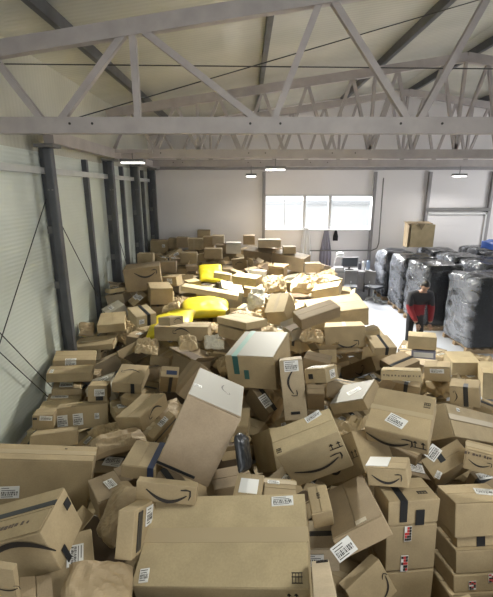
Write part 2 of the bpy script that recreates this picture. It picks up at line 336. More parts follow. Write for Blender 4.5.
def decal(parent, d, dc, rng, base):
    k, face = dc[0], dc[1]
    u, v, n, su, sv, sw = frame(face, d)
    def at(fu, fv, rot=0):
        ct = u * ((fu - .5) * su) + v * ((fv - .5) * sv) + n * (sw / 2)
        cr, sr = math.cos(R(rot)), math.sin(R(rot)); uu = u * cr + v * sr; vv = v * cr - u * sr
        M_ = Matrix((uu, vv, n)).transposed().to_4x4(); M_.translation = ct
        return M_
    e = base + (.0035 if face == 'T' else .001)
    bm = NB()
    if k == 'tape':
        _, _, ax, pos, wd, kind, a, b = dc
        if ax == 'u': M_ = at(0.5, pos); poly_plate(bm, rect((a + b - 1) / 2 * su, 0, su * (b - a), wd), M_, -.0005, e)
        else: M_ = at(pos, 0.5); poly_plate(bm, rect(0, (a + b - 1) / 2 * sv, wd, sv * (b - a)), M_, -.0005, e)
        o = link('tape_strip', bm, TAPE[kind], parent)
    elif k == 'lab':
        _, _, fu, fv, w_, h_, rot = dc; M_ = at(fu, fv, rot)
        w_ = min(w_, su * .9); h_ = min(h_, sv * .9)
        poly_plate(bm, rect(0, 0, w_, h_), M_, 0, e + .0012)
        z = e + .0012
        nrow = 5
        for r_ in range(nrow):
            y = h_ * (.36 - .72 * r_ / (nrow - 1))
            if r_ in (2, 3):
                x = -w_ * .42
                while x < w_ * .40:
                    bw = w_ * rng.choice((.02, .035, .055)); poly_plate(bm, rect(x + bw / 2, y, bw, h_ * .16), M_, z - .0002, z + .0004, 1); x += bw + w_ * rng.choice((.02, .03, .045))
            else:
                L_ = w_ * rng.uniform(.35, .8); poly_plate(bm, rect(-w_ * .42 + L_ / 2, y, L_, h_ * .05), M_, z - .0002, z + .0004, 1)
        o = link('shipping_label', bm, [LABEL, INK], parent)
    elif k == 'smile':
        _, _, fu, fv, w_, rot = dc; w_ = min(w_, max(su, sv) * .95); smile(bm, at(fu, fv, rot), w_, 0, e + .0006); o = link('printed_arrow', bm, INK, parent)
    elif k == 'arrows':
        _, _, fu, fv, h_, rot = dc; M_ = at(fu, fv, rot); z = e + .0006
        for s in (-.36, .36):
            poly_plate(bm, rect(s * h_, -.06 * h_, .09 * h_, .6 * h_), M_, 0, z)
            poly_plate(bm, [(s * h_ - .2 * h_, .18 * h_), (s * h_ + .2 * h_, .18 * h_), (s * h_, .5 * h_)], M_, 0, z)
        poly_plate(bm, rect(0, -.45 * h_, 1.3 * h_, .08 * h_), M_, 0, z)
        o = link('up_arrow_print', bm, INK, parent)
    elif k == 'symbol':
        _, _, fu, fv, w_, h_ = dc; M_ = at(fu, fv); z = e + .0006
        for s in (-.42, -.14, .14, .42): poly_plate(bm, rect(s * w_, 0, w_ * .05, h_ * .8), M_, 0, z)
        for s in (-.5, .1, .5): poly_plate(bm, rect(0, s * h_ * .8, w_, h_ * .05), M_, 0, z)
        o = link('handling_print', bm, INK, parent)
    elif k == 'text':
        _, _, fu, fv, w_, h_, rot = dc; M_ = at(fu, fv, rot); z = e + .0006; x = -w_ / 2
        while x < w_ / 2:
            bw = h_ * rng.uniform(.25, .6); poly_plate(bm, rect(x + bw / 2, rng.uniform(-.1, .1) * h_, bw, h_ * rng.uniform(.4, .8)), M_, 0, z); x += bw + h_ * rng.choice((.15, .25, .7))
        o = link('printed_line', bm, mat('faded_ink', (.12, .09, .07), .7), parent)
    elif k == 'sticker':
        _, _, fu, fv, w_, h_ = dc; M_ = at(fu, fv); poly_plate(bm, rect(0, 0, w_, h_), M_, 0, e + .001); z = e + .001
        for a in range(3):
            for b in range(5):
                c_ = rng.choice((0, 1, 2, 2, 1))
                if c_: poly_plate(bm, rect((a - 1) * w_ * .31, (b - 2) * h_ * .19, w_ * .3, h_ * .17), M_, z - .0002, z + .0004, c_)
        o = link('warning_sticker', bm, [LABEL, INK, RED], parent)
    else:
        _, _, fu, fv, w_, h_, kind = dc; poly_plate(bm, rect(0, 0, min(w_, su * .95), min(h_, sv * .95)), at(fu, fv), 0, base + .0036 if kind == 'film' else e + .0015)
        o = link({'white': 'white_sheet', 'film': 'film_and_lit_top', 'paleprint': 'pale_print'}.get(kind, 'tape_patch'), bm, TAPE[kind], parent)
    return o
def carton(label, loc, rot, d, tone, decals, seed, group, detail=True, opened=False):
    rng = random.Random(seed)
    bm = NB(); box(bm, (0, 0, 0), d)
    mn = min(d)
    j = min(.010, .05 * mn)
    for v in bm.verts: v.co = Vector([c * (1 - rng.uniform(0, j) * 2 / abs(s)) for c, s in zip(v.co, d)])
    if detail:
        bevel(bm, min(.007, mn * .06), 2)
    o = link('cardboard_carton', bm, CB[tone], None, loc=loc, rot=rot, label=label, cat='carton', group=group)
    if detail:
        # the two top flaps meeting at a seam along the longer side
        fx = min(d[0], d[1]) > .12 and not opened
        if fx:
            for s in (-1, 1):
                bm = NB(); g = .0025; dx, dy = d[0] - .016, d[1] - .016
                if d[0] >= d[1]: box(bm, (0, s * (dy / 4 + g / 2), d[2] / 2 + .0003), (dx, dy / 2 - g, .0032))
                else: box(bm, (s * (dx / 4 + g / 2), 0, d[2] / 2 + .0003), (dx / 2 - g, dy, .0032))
                link('top_flap', bm, CB[tone], o)
    if opened:
        # flaps folded outwards from the top rim, a dark plate paints the shade inside
        bm = NB(); box(bm, (0, 0, d[2] / 2 + .003), (d[0] - .03, d[1] - .03, .004)); link('inside_shade_plate', bm, EDGE, o)
        for s, ax in ((-1, 1), (1, 1), (-1, 0), (1, 0)):
            a = R(rng.uniform(20, 75)); L_ = d[1 if ax == 0 else 1] * .42 if ax else d[1] * .34
            bm = NB(); wd = (d[0] if ax else d[1]) - .012; vs = box(bm, (0, L_ / 2, 0), (wd, L_, .004))
            M_ = Matrix.Rotation(a, 4, 'X')
            M_ = (Matrix.Rotation(0 if s > 0 else math.pi, 4, 'Z') if ax else Matrix.Rotation(-s * math.pi / 2, 4, 'Z')) @ Matrix.Translation((0, (d[1] if ax else d[0]) / 2 - .006, d[2] / 2)) @ M_
            bmesh.ops.transform(bm, matrix=M_, verts=vs); link('open_flap', bm, CB[tone], o)
    far = math.hypot(loc[0], loc[1])
    for i, dc in enumerate(decals): decal(o, d, dc, rng, (.0006 if far < 4 else .0016) + (.0004 * i if dc[0] != 'lab' else .002))
    return o

# ------------------------------------------------------------------ crumpled soft things: sacks, mailers, packing paper
SOFT = {'kraft': mat('kraft_paper', (.37, .28, .17), .7, noise_amt=.1), 'kraftpale': mat('pale_kraft_paper', (.44, .34, .20), .7, noise_amt=.1),
        'yellow': mat('yellow_woven_plastic', (.80, .68, .03), .45, noise_amt=.06), 'black': mat('black_plastic_film', (.02, .022, .026), .28),
        'whitepaper': mat('white_packing_paper', (.68, .65, .56), .7, noise_amt=.06)}
def soft(name, label, cat, loc, rot, d, kind, seed, group):
    rng = random.Random(seed); bm = NB()
    paper = kind in ('whitepaper', 'kraftpale'); sack = kind == 'yellow'
    nx, ny = (26, 26)
    off = Vector((seed * 3.1, seed * 1.7, 0))
    def surf_pt(i, j, s):
        x = i / nx * 2 - 1; y = j / ny * 2 - 1
        ex = 1 - abs(x) ** (4 if not sack else 2.6); ey = 1 - abs(y) ** (4 if not sack else 2.6)
        th = max(0, min(ex, 1) * min(ey, 1)) ** .5
        p = Vector((x * d[0] / 2, y * d[1] / 2, 0))
        q = p * (2.2 / max(d[0], d[1])) + off
        kr = kind == 'kraft'
        cr = noise.fractal(q * 1.6, 1.0, 2.0, 4) * (.9 if paper else .55 if kr else .5) + (.5 - abs(noise.noise(q * (1.9 if kr else 2.7)))) * (.7 if paper else 1.1 if kr else .25)
        p.x *= 1 + .16 * noise.noise(q + Vector((5, 1, 0))); p.y *= 1 + .16 * noise.noise(q + Vector((1, 7, 0)))
        p.z = d[2] / 2 * (s * th * (1 if s > 0 else .6) + cr * (.6 if paper else .45) * (th if s > 0 else th * .4) + (.45 * cr if paper else 0))
        return p
    top = [[bm.verts.new(surf_pt(i, j, 1)) for j in range(ny + 1)] for i in range(nx + 1)]
    bot = [[top[i][j] if i in (0, nx) or j in (0, ny) else bm.verts.new(surf_pt(i, j, -1)) for j in range(ny + 1)] for i in range(nx + 1)]
    for i in range(nx):
        for j in range(ny):
            bm.faces.new((top[i][j], top[i + 1][j], top[i + 1][j + 1], top[i][j + 1]))
            bm.faces.new((bot[i][j], bot[i][j + 1], bot[i + 1][j + 1], bot[i + 1][j]))
    o = link(name, bm, SOFT[kind], None, smooth=not paper and kind != 'kraft', loc=loc, rot=rot, label=label, cat=cat, group=group)
    return o

ANN = [
    ('large flat-topped brown carton filling the bottom centre, white label at its far right corner', [-0.107, 1.864, 1.562, 0.232, -0.124, -0.113, 0.948, 0.531, 0.29], 'l', [('tape', 'T', 'u', 0.52, 0.085, 'clear', 0, 1), ('lab', 'T', 0.85, 0.9, 0.13, 0.06, 3), ('lab', 'T', 0.07, 0.11, 0.05, 0.07, 8), ('symbol', 'T', 0.93, 0.1, 0.055, 0.06), ('symbol', 'T', 0.12, 0.93, 0.06, 0.035), ('arrows', 'N', 0.9, 0.8, 0.05, 0)]),
    ('wide brown carton at the left edge with white label, behind the arm-taped carton', [-1.834, 2.826, 1.198, -0.146, 0.192, 0.213, 1.013, 0.269, 0.605], 'k', [('tape', 'T', 'u', 0.5, 0.07, 'clear', 0, 1), ('lab', 'N', 0.4, 0.55, 0.14, 0.1, 3), ('symbol', 'T', 0.75, 0.75, 0.02, 0.012)]),
    ('tilted brown carton at the left edge with black tape line and curved arrow print', [-1.235, 1.773, 1.755, 0.028, -0.301, 0.011, 0.507, 0.306, 0.274], 'k', [('tape', 'T', 'u', 0.62, 0.035, 'black', 0, 1), ('text', 'T', 0.58, 0.3, 0.2, 0.03, 0), ('smile', 'N', 0.64, 0.62, 0.42, 180), ('patch', 'R', 0.83, 0.72, 0.05, 0.05, 'black'), ('patch', 'R', 0.25, 0.12, 0.035, 0.09, 'black')]),
    ('small brown carton with arrow print in the bottom left corner', [-1.053, 1.352, 1.953, 0.236, 0.213, 0.005, 0.116, 0.03, 0.298], 'k', [('smile', 'N', 0.72, 0.5, 0.12, 20)]),
    ('plain brown carton lying low at the bottom left beside the arrow-print corner carton', [-1.019, 1.457, 1.701, -0.247, 0.365, 0.438, 0.156, 0.215, 0.129], 'd', []),
    ('upright narrow carton with black taped side just left of the large front carton', [-0.64, 1.903, 1.706, -0.532, -0.06, -0.118, 0.103, 0.339, 0.248], 'k', [('patch', 'R', 0.25, 0.5, 0.06, 0.2, 'black'), ('lab', 'R', 0.65, 0.7, 0.1, 0.1, 0)]),
    ('long low carton with arrow print directly behind the large front carton', [-0.492, 2.073, 1.806, -0.154, 0.067, -0.06, 0.373, 0.063, 0.123], 'k', [('smile', 'N', 0.55, 0.5, 0.28, 0)]),
    ('very large brown carton tipped up on its corner, end flap facing up painted pale for light', [-0.336, 2.77, 1.837, -0.139, 0.415, -0.081, 0.421, 0.619, 0.586], 't', [('patch', 'T', 0.5, 0.5, 2, 2, 'film'), ('smile', 'T', 0.62, 0.6, 0.16, -70), ('tape', 'N', 'u', 0.06, 0.02, 'black', 0, 0.7), ('lab', 'T', 0.12, 0.35, 0.06, 0.04, 10)]),  # grey sheet over the top face paints how light falls on it
    ('big carton with a strip of teal tape across its bright top', [0.172, 4.742, 1.512, 0.076, -0.099, -0.34, 0.622, 0.76, 0.429], 'k', [('patch', 'T', 0.5, 0.5, 2, 2, 'film'), ('tape', 'T', 'v', 0.2, 0.07, 'teal', 0, 1), ('tape', 'N', 'v', 0.22, 0.07, 'tealpatch', 0.45, 1), ('patch', 'N', 0.42, 0.45, 0.06, 0.12, 'tealdark')]),
    ('dark small carton with black bands and white label right of the large tipped-up carton', [0.17, 4.542, 0.98, 0.43, -0.833, -1.32, 0.463, 0.121, 0.401], 'd', [('patch', 'T', 0.5, 0.5, 0.12, 0.05, 'black'), ('lab', 'R', 0.45, 0.4, 0.13, 0.16, 0), ('tape', 'R', 'v', 0.8, 0.05, 'black', 0, 1)]),
    ('tall upright pale carton with arrow print down its face and small white label', [0.546, 4.218, 1.384, -0.334, -0.12, -0.079, 0.268, 0.436, 0.668], 'p', [('smile', 'N', 0.5, 0.62, 0.3, -90), ('lab', 'N', 0.5, 0.9, 0.16, 0.12, 0), ('patch', 'N', 0.5, 0.13, 0.1, 0.03, 'black')]),
    ('big tilted carton with long black arrow print and two up arrows in the centre', [0.52, 2.752, 1.617, 0.356, -0.415, 0.018, 0.51, 0.233, 0.5], 'l', [('smile', 'N', 0.52, 0.4, 0.4, 2), ('arrows', 'N', 0.86, 0.72, 0.08, 0), ('lab', 'T', 0.72, 0.88, 0.13, 0.05, 12), ('symbol', 'T', 0.08, 0.15, 0.04, 0.04)]),
    ('carton with small arrow print lying directly under the big centre arrow carton', [0.903, 3.08, 1.257, -0.248, -0.798, -0.938, 0.757, 0.354, 0.333], 'k', [('smile', 'N', 0.55, 0.35, 0.25, 5), ('arrows', 'N', 0.93, 0.5, 0.06, 0)]),
    ('plain carton side standing against the left end of the centre arrow carton', [0.337, 3.601, 0.994, -0.047, -0.676, -1.23, 0.654, 0.358, 0.394], 'l', []),
    ('small carton with a blank white sheet on top, behind the large front carton', [0.017, 2.211, 1.693, 0.012, 0.003, -0.141, 0.184, 0.223, 0.077], 'k', [('patch', 'T', 0.5, 0.45, 0.12, 0.13, 'white')]),
    ('small taped carton beside the one with a blank white sheet, right of it', [0.218, 2.209, 1.628, -0.034, 0.048, -0.067, 0.22, 0.209, 0.151], 'k', [('lab', 'T', 0.3, 0.75, 0.08, 0.03, 0), ('tape', 'T', 'u', 0.8, 0.04, 'clear', 0, 1)]),
    ('big brown carton right of centre with a white barcode label on its sloping top', [1.287, 2.945, 1.762, 0.349, -0.079, -0.549, 0.483, 0.463, 0.174], 'k', [('lab', 'T', 0.47, 0.27, 0.15, 0.1, -20), ('smile', 'N', 0.4, 0.5, 0.36, 0), ('arrows', 'N', 0.86, 0.6, 0.08, 0), ('symbol', 'T', 0.88, 0.75, 0.05, 0.06), ('tape', 'T', 'u', 0.5, 0.05, 'clear', 0, 1)]),
    ('small carton with arrow print below the big barcode-label carton, white sheet on top', [1.022, 2.432, 1.661, -0.292, -0.256, -0.415, 0.271, 0.268, 0.124], 'k', [('smile', 'N', 0.5, 0.5, 0.2, 0), ('patch', 'T', 0.25, 0.5, 0.15, 0.2, 'white')]),
    ('topmost carton of the right-of-centre stack, black tape over its edge', [1.101, 2.312, 1.517, -0.109, -0.0, 0.09, 0.359, 0.249, 0.177], 'k', [('tape', 'T', 'v', 0.3, 0.05, 'black', 0, 1), ('tape', 'N', 'v', 0.3, 0.05, 'black', 0.15, 1), ('patch', 'N', 0.62, 0.3, 0.06, 0.11, 'black'), ('symbol', 'T', 0.75, 0.3, 0.07, 0.03)]),
    ('second carton of the right-of-centre stack with two red and white stickers', [1.097, 2.295, 1.254, -0.109, -0.0, 0.09, 0.359, 0.274, 0.343], 'k', [('sticker', 'N', 0.42, 0.83, 0.05, 0.11), ('sticker', 'N', 0.38, 0.18, 0.05, 0.12)]),
    ('third carton down in the right-of-centre stack, under the stickered one', [1.096, 2.258, 0.923, -0.109, -0.0, 0.09, 0.359, 0.274, 0.314], 'k', []),
    ('topmost carton of the stack at the right edge, faded label on top', [1.615, 2.372, 1.384, -0.237, -0.016, 0.041, 0.388, 0.258, 0.247], 'k', [('lab', 'T', 0.75, 0.5, 0.13, 0.08, -15)]),
    ('plain carton, third in the right edge stack', [1.622, 2.317, 1.1, -0.237, -0.016, 0.041, 0.388, 0.284, 0.165], 'k', []),
    ('thin carton with black tape, second in the right edge stack', [1.648, 2.377, 1.214, -0.237, -0.016, 0.041, 0.388, 0.284, 0.075], 'k', [('patch', 'N', 0.43, 0.5, 0.06, 0.07, 'black')]),
    ('carton with two small stickers, fourth in the right edge stack', [1.606, 2.281, 0.955, -0.237, -0.016, 0.041, 0.388, 0.284, 0.125], 'k', [('sticker', 'N', 0.35, 0.4, 0.05, 0.06), ('sticker', 'N', 0.72, 0.75, 0.06, 0.06)]),
    ('lowest visible carton of the right edge stack', [1.582, 2.21, 0.749, -0.237, -0.016, 0.041, 0.388, 0.284, 0.3], 'k', []),
    ('large carton sloping down towards the front between front carton and stickered stack, white label low', [0.72, 2.216, 1.521, -0.46, -0.494, 0.082, 0.33, 0.808, 0.123], 'd', [('lab', 'N', 0.12, 0.45, 0.13, 0.09, 10), ('patch', 'T', 0.6, 0.06, 0.07, 0.05, 'paleprint')]),
    ('small upright carton leaning at the right far corner of the large front carton', [0.463, 2.079, 1.685, 0.297, -0.218, -0.004, 0.129, 0.181, 0.172], 'k', [('symbol', 'T', 0.5, 0.6, 0.02, 0.04)]),
    ('tilted carton with arrow print at the bottom edge before the stickered stack', [0.815, 2.084, 1.021, -0.48, -0.334, 0.501, 0.313, 0.099, 0.25], 'k', [('smile', 'N', 0.78, 0.35, 0.17, 50)]),
    ('narrow pale carton at the bottom edge along the right of the front carton', [0.354, 1.195, 1.807, -0.666, -0.183, -0.036, 0.091, 0.709, 0.478], 'p', [('symbol', 'T', 0.6, 0.93, 0.06, 0.04)]),
    ('tilted carton with short black tape and a white label at its raised corner, right side', [1.743, 2.981, 1.288, 0.596, -0.579, 0.08, 0.36, 0.179, 0.511], 'k', [('tape', 'T', 'v', 0.42, 0.05, 'black', 0.45, 1), ('lab', 'T', 0.35, 0.97, 0.12, 0.09, 20), ('lab', 'T', 0.15, 0.1, 0.06, 0.04, 30)]),
    ('large crushed brown carton at the right edge beyond the tilted black-taped one', [2.106, 3.57, 1.246, 0.881, 0.424, 0.537, 1.079, 0.312, 0.472], 'k', [('tape', 'T', 'u', 0.6, 0.05, 'clear', 0, 1), ('lab', 'T', 0.2, 0.85, 0.05, 0.03, 0)]),
    ('carton with curved arrow print at the right edge above the right edge stack', [1.826, 2.674, 1.586, -0.014, -0.006, -0.479, 0.241, 0.147, 0.18], 'k', [('smile', 'N', 0.45, 0.5, 0.16, 0), ('tape', 'T', 'u', 0.5, 0.06, 'clear', 0, 1), ('text', 'N', 0.4, 0.85, 0.2, 0.03, 0)]),
    ('carton wrapped with a black tape band, arrow print beside it, right rear', [2.661, 4.398, 1.223, -0.143, -0.168, -0.531, 0.324, 0.385, 0.229], 'k', [('tape', 'N', 'v', 0.55, 0.05, 'black', 0, 1), ('tape', 'T', 'v', 0.55, 0.05, 'black', 0, 0.4), ('smile', 'N', 0.2, 0.5, 0.13, 90)]),
    ('long low carton with a printed line along it behind the big barcode-label carton', [1.934, 4.573, 1.381, -0.322, -0.136, -0.372, 0.463, 0.433, 0.125], 'l', [('text', 'N', 0.5, 0.5, 0.4, 0.03, 0)]),
    ('carton with a dark tape stripe across its top, left of the worker', [2.451, 5.911, 0.908, 0.153, 0.069, -1.118, 0.39, 0.477, 0.144], 'd', [('tape', 'T', 'v', 0.6, 0.05, 'black', 0, 1)]),
    ('square tan carton directly in front of the worker', [2.992, 6.399, 1.116, -0.17, -0.067, -0.392, 0.448, 0.541, 0.217], 'l', []),
    ('carton with a bluish label on its front under the one before the worker', [3.005, 6.307, 0.927, -0.22, -0.092, -0.423, 0.369, 0.434, 0.133], 'b', [('patch', 'N', 0.5, 0.5, 0.3, 0.08, 'white')]),
    ('pale-topped carton below the near wrapped bale at the right', [4.172, 7.175, 0.346, 0.068, -0.053, -0.125, 0.497, 0.493, 0.276], 'l', []),
    ('carton cut by the right edge, level with the black-banded one', [4.374, 6.52, 0.315, -0.045, -0.115, -0.373, 0.359, 0.595, 0.487], 'l', []),
    ('carton with a white label strip, right of the long low printed carton', [2.775, 5.33, 1.062, -0.18, -0.164, -0.453, 0.351, 0.428, 0.205], 'k', [('lab', 'N', 0.5, 0.72, 0.18, 0.06, 0)]),
    ('brown carton with big arrow print beneath the big pale carton', [1.641, 6.313, 1.265, -0.237, -0.109, -0.197, 0.629, 0.88, 0.337], 'k', [('smile', 'N', 0.55, 0.2, 0.36, 0), ('tape', 'T', 'v', 0.5, 0.06, 'clear', 0, 1)]),
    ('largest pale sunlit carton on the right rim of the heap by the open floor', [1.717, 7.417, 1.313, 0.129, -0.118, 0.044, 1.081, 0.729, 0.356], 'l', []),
    ('long narrow carton lying across in front of the largest pale carton', [1.1, 5.999, 1.711, 0.173, -0.204, 0.35, 0.699, 0.301, 0.193], 'd', []),
    ('low carton with a dark seam on top at the edge of the open floor', [2.013, 5.604, 1.359, 0.112, -0.022, 0.035, 0.34, 0.412, 0.116], 'k', [('tape', 'T', 'v', 0.55, 0.045, 'black', 0, 1), ('tape', 'N', 'v', 0.55, 0.045, 'black', 0, 1)]),
    ('tilted long carton with arrow print right of the sheet-topped small carton', [2.154, 6.55, 0.564, 0.096, -0.597, -1.276, 1.162, 0.483, 0.245], 'k', [('smile', 'N', 0.6, 0.35, 0.35, 10)]),
    ('carton wrapped in clear film, grey-white shiny top left of the barcode-label carton', [1.226, 4.065, 1.342, 0.132, -0.478, -0.648, 0.43, 0.444, 0.137], 'k', [('patch', 'T', 0.5, 0.5, 2, 2, 'film'), ('lab', 'T', 0.55, 0.5, 0.16, 0.1, 40)]),
    ('small carton with a large white address sheet on top beside the tall arrow-print carton', [0.936, 4.576, 1.379, -0.215, -0.299, -0.576, 0.292, 0.354, 0.176], 'l', [('lab', 'T', 0.4, 0.5, 0.22, 0.22, 5), ('patch', 'N', 0.3, 0.5, 0.06, 0.06, 'black'), ('lab', 'R', 0.5, 0.5, 0.14, 0.1, 0)]),
    ('small plain carton below the sheet-topped one, right of the tall arrow-print carton', [0.778, 4.044, 1.349, 0.546, -0.067, -0.14, 0.193, 0.124, 0.364], 'd', []),
    ('brown carton with an arching arrow print on top, left part of the heap', [-1.623, 5.144, 1.038, 0.093, 0.079, 0.02, 0.401, 0.505, 0.151], 'k', [('smile', 'T', 0.45, 0.6, 0.26, 180), ('tape', 'N', 'v', 0.7, 0.05, 'black', 0, 1)]),
    ('leaning carton with arched arrow print on its side, left of the large tipped-up one', [-1.117, 3.85, 1.285, 0.038, -0.209, -0.362, 0.314, 0.505, 0.168], 'k', [('smile', 'R', 0.5, 0.55, 0.24, 180)]),
    ('carton with a dark blue label at its corner behind the arching-arrow carton', [-0.94, 4.414, 1.382, 0.735, 0.152, 0.151, 0.212, 0.138, 0.512], 'k', [('patch', 'T', 0.6, 0.4, 0.12, 0.05, 'navy'), ('tape', 'N', 'v', 0.6, 0.04, 'black', 0, 1)]),
    ('long dark carton lying lengthwise just behind the large tipped-up one', [-0.683, 4.74, 1.179, 0.766, -0.221, -1.127, 0.394, 0.485, 0.308], 'd', []),
    ('narrow carton with striped tape side left of the large tipped-up one', [-0.827, 3.46, 1.332, 0.539, 0.407, -0.52, 0.088, 0.304, 0.256], 'k', [('tape', 'R', 'u', 0.6, 0.03, 'black', 0, 1), ('lab', 'T', 0.5, 0.6, 0.05, 0.1, 0)]),
    ('carton with a dark blue tape band lying left under the large tipped-up one', [-0.771, 2.606, 1.624, -0.04, 0.078, -0.08, 0.255, 0.321, 0.107], 'k', [('tape', 'T', 'v', 0.86, 0.045, 'navy', 0, 1), ('tape', 'N', 'v', 0.86, 0.045, 'navy', 0, 1)]),
    ('long carton with two big white labels and a small square one, left side', [-2.292, 5.021, 0.532, -0.284, -0.008, 0.222, 0.684, 0.294, 0.323], 'k', [('lab', 'N', 0.13, 0.45, 0.13, 0.16, 0), ('lab', 'N', 0.42, 0.45, 0.13, 0.16, 0), ('lab', 'N', 0.78, 0.5, 0.06, 0.08, 0)]),
    ('carton with torn label by the left wall, next to the two-label carton', [-2.655, 4.671, 0.685, -0.125, 0.084, 0.222, 0.26, 0.228, 0.196], 'k', [('lab', 'N', 0.65, 0.8, 0.15, 0.06, -5), ('patch', 'N', 0.15, 0.8, 0.05, 0.03, 'black')]),
    ('flat carton by the left wall, first row behind the two-label carton', [-2.755, 5.28, 0.496, -0.18, 0.093, 0.302, 0.519, 0.387, 0.105], 'k', []),
    ('flat carton by the left wall with label strip, second row behind the two-label carton', [-2.907, 5.751, 0.375, -0.307, 0.176, 0.371, 0.49, 0.603, 0.076], 'k', [('lab', 'T', 0.35, 0.4, 0.25, 0.2, 0)]),
    ('carton by the left wall with bright label on top, third row behind the two-label carton', [-2.992, 6.066, 0.405, -0.168, 0.136, 0.347, 0.448, 0.531, 0.099], 'k', [('lab', 'T', 0.45, 0.5, 0.2, 0.25, 0)]),
    ('wide carton by the left wall, fourth row behind the two-label carton', [-2.847, 5.944, 0.727, -0.005, 0.071, 0.229, 0.677, 0.327, 0.147], 'k', [('lab', 'T', 0.1, 0.3, 0.05, 0.12, 0)]),
    ('wide carton by the left wall with label on its front edge, fifth row behind', [-2.93, 6.345, 0.815, 0.009, 0.102, 0.294, 0.667, 0.435, 0.109], 'k', [('lab', 'N', 0.42, 0.5, 0.17, 0.09, 0), ('lab', 'T', 0.42, 0.08, 0.17, 0.07, 0)]),
    ('crushed carton in front of the two-label carton by the left wall', [-2.364, 4.355, 0.634, -0.463, 0.098, 0.382, 0.512, 0.908, 0.161], 'k', []),
    ('carton with a white crumpled label top, right of the wall-side rows', [-2.306, 5.868, 0.481, -0.098, -0.31, 0.17, 0.409, 0.48, 0.312], 'g', [('lab', 'T', 0.5, 0.5, 0.26, 0.2, 20)]),
    ('small carton with barcode label on its front right behind the two-label carton', [-2.116, 5.21, 0.797, -0.19, 0.047, 0.131, 0.27, 0.262, 0.237], 'k', [('lab', 'N', 0.6, 0.6, 0.14, 0.1, 0), ('patch', 'N', 0.6, 0.25, 0.1, 0.06, 'black')]),
    ('flat double-flap carton at the foot of the first left column', [-2.87, 7.139, 0.77, 0.066, -0.082, 0.081, 0.744, 0.447, 0.113], 'k', [('tape', 'T', 'u', 0.5, 0.06, 'clear', 0, 1)]),
    ('square pale-topped carton right of the second grey wall post', [-2.692, 7.638, 1.036, 0.081, -0.022, 0.216, 0.515, 0.652, 0.171], 'l', []),
    ('small carton with a grey label leaning at the wall behind the square pale-topped one', [-2.828, 8.245, 1.059, 0.367, 0.089, -0.876, 0.352, 0.419, 0.271], 'g', [('lab', 'T', 0.5, 0.4, 0.16, 0.1, 0)]),
    ('carton with white label and dark band left of the nearest yellow sack', [-1.847, 6.745, 1.45, 0.142, -0.022, 0.617, 0.372, 0.439, 0.206], 'l', [('tape', 'T', 'v', 0.6, 0.06, 'black', 0, 1), ('tape', 'N', 'v', 0.6, 0.06, 'black', 0, 1), ('lab', 'N', 0.25, 0.5, 0.09, 0.08, 0)]),
    ('tilted carton with white labels behind the dark-banded one by the yellow sack', [-2.517, 8.93, 1.12, 0.719, 0.633, -0.377, 0.208, 0.41, 0.342], 'k', [('lab', 'T', 0.3, 0.5, 0.1, 0.12, 0), ('lab', 'T', 0.7, 0.6, 0.1, 0.12, 0)]),
    ('very big brown carton with arrow print beside the third left column', [-2.419, 9.231, 1.638, -0.039, -0.081, 0.208, 0.813, 0.911, 0.52], 'd', [('smile', 'N', 0.6, 0.75, 0.5, 0)]),
    ('flat-topped carton in front of the very big one by the column', [-1.906, 8.533, 1.401, 0.033, 0.06, 0.355, 0.478, 0.571, 0.368], 'k', []),
    ('wide carton with a high front face right in front of the nearest yellow sack', [-1.057, 6.328, 1.308, -0.091, -0.017, -0.057, 0.905, 0.366, 0.243], 'k', [('smile', 'N', 0.5, 0.7, 0.28, 180)]),
    ('small carton with arrow print standing on the wide one by the yellow sack', [-1.167, 5.864, 1.652, -0.149, -0.155, -0.556, 0.251, 0.298, 0.127], 'k', [('smile', 'R', 0.55, 0.55, 0.18, 180)]),
    ('long pale plank-like carton lying behind the biggest yellow sack', [-0.736, 7.964, 1.582, -0.092, 0.17, -0.017, 1.159, 0.481, 0.102], 'l', []),
    ('pale-topped upper carton of the pair right of the yellow sacks', [-0.083, 6.045, 1.582, -0.041, -0.125, -0.917, 0.806, 0.409, 0.112], 'l', []),
    ('lower carton of the pair right of the yellow sacks', [-0.114, 6.035, 1.412, -0.087, -0.007, -0.649, 0.573, 0.428, 0.186], 'k', []),
    ('steeply tipped pale carton with a brown front, middle of the bright patch', [0.648, 7.33, 1.386, 0.564, -0.183, -0.446, 0.41, 0.502, 0.401], 'l', [('tape', 'T', 'v', 0.5, 0.06, 'clear', 0, 1)]),
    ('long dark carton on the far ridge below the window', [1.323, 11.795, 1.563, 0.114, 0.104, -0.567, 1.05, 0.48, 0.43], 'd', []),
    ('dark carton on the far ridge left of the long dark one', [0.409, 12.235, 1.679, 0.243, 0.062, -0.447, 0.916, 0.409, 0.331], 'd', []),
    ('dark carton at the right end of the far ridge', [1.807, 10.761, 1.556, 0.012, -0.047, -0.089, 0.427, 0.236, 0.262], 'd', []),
    ('pale carton behind the largest pale one at the far right rim', [1.783, 8.531, 1.479, -0.034, -0.252, -0.297, 0.577, 0.674, 0.195], 'l', []),
    ('small pale carton right of the farthest yellow sack', [-0.568, 9.282, 1.638, 0.067, 0.113, -0.137, 0.419, 0.185, 0.138], 'l', []),
    ('pale carton right of centre beyond the biggest yellow sack', [0.013, 9.113, 1.575, 0.123, 0.016, -0.509, 0.647, 0.285, 0.21], 'l', []),
    ('carton with a dark hand hole on top, beyond the yellow sacks', [-0.421, 9.644, 1.083, 0.067, 0.275, 0.122, 0.571, 0.713, 0.45], 'g', [('patch', 'T', 0.6, 0.45, 0.12, 0.07, 'black')]),
    ('carton with arrow print below the far ridge', [-0.229, 12.55, 1.332, -0.031, -0.127, 0.013, 0.491, 0.293, 0.351], 'k', [('smile', 'N', 0.5, 0.6, 0.25, 180)]),
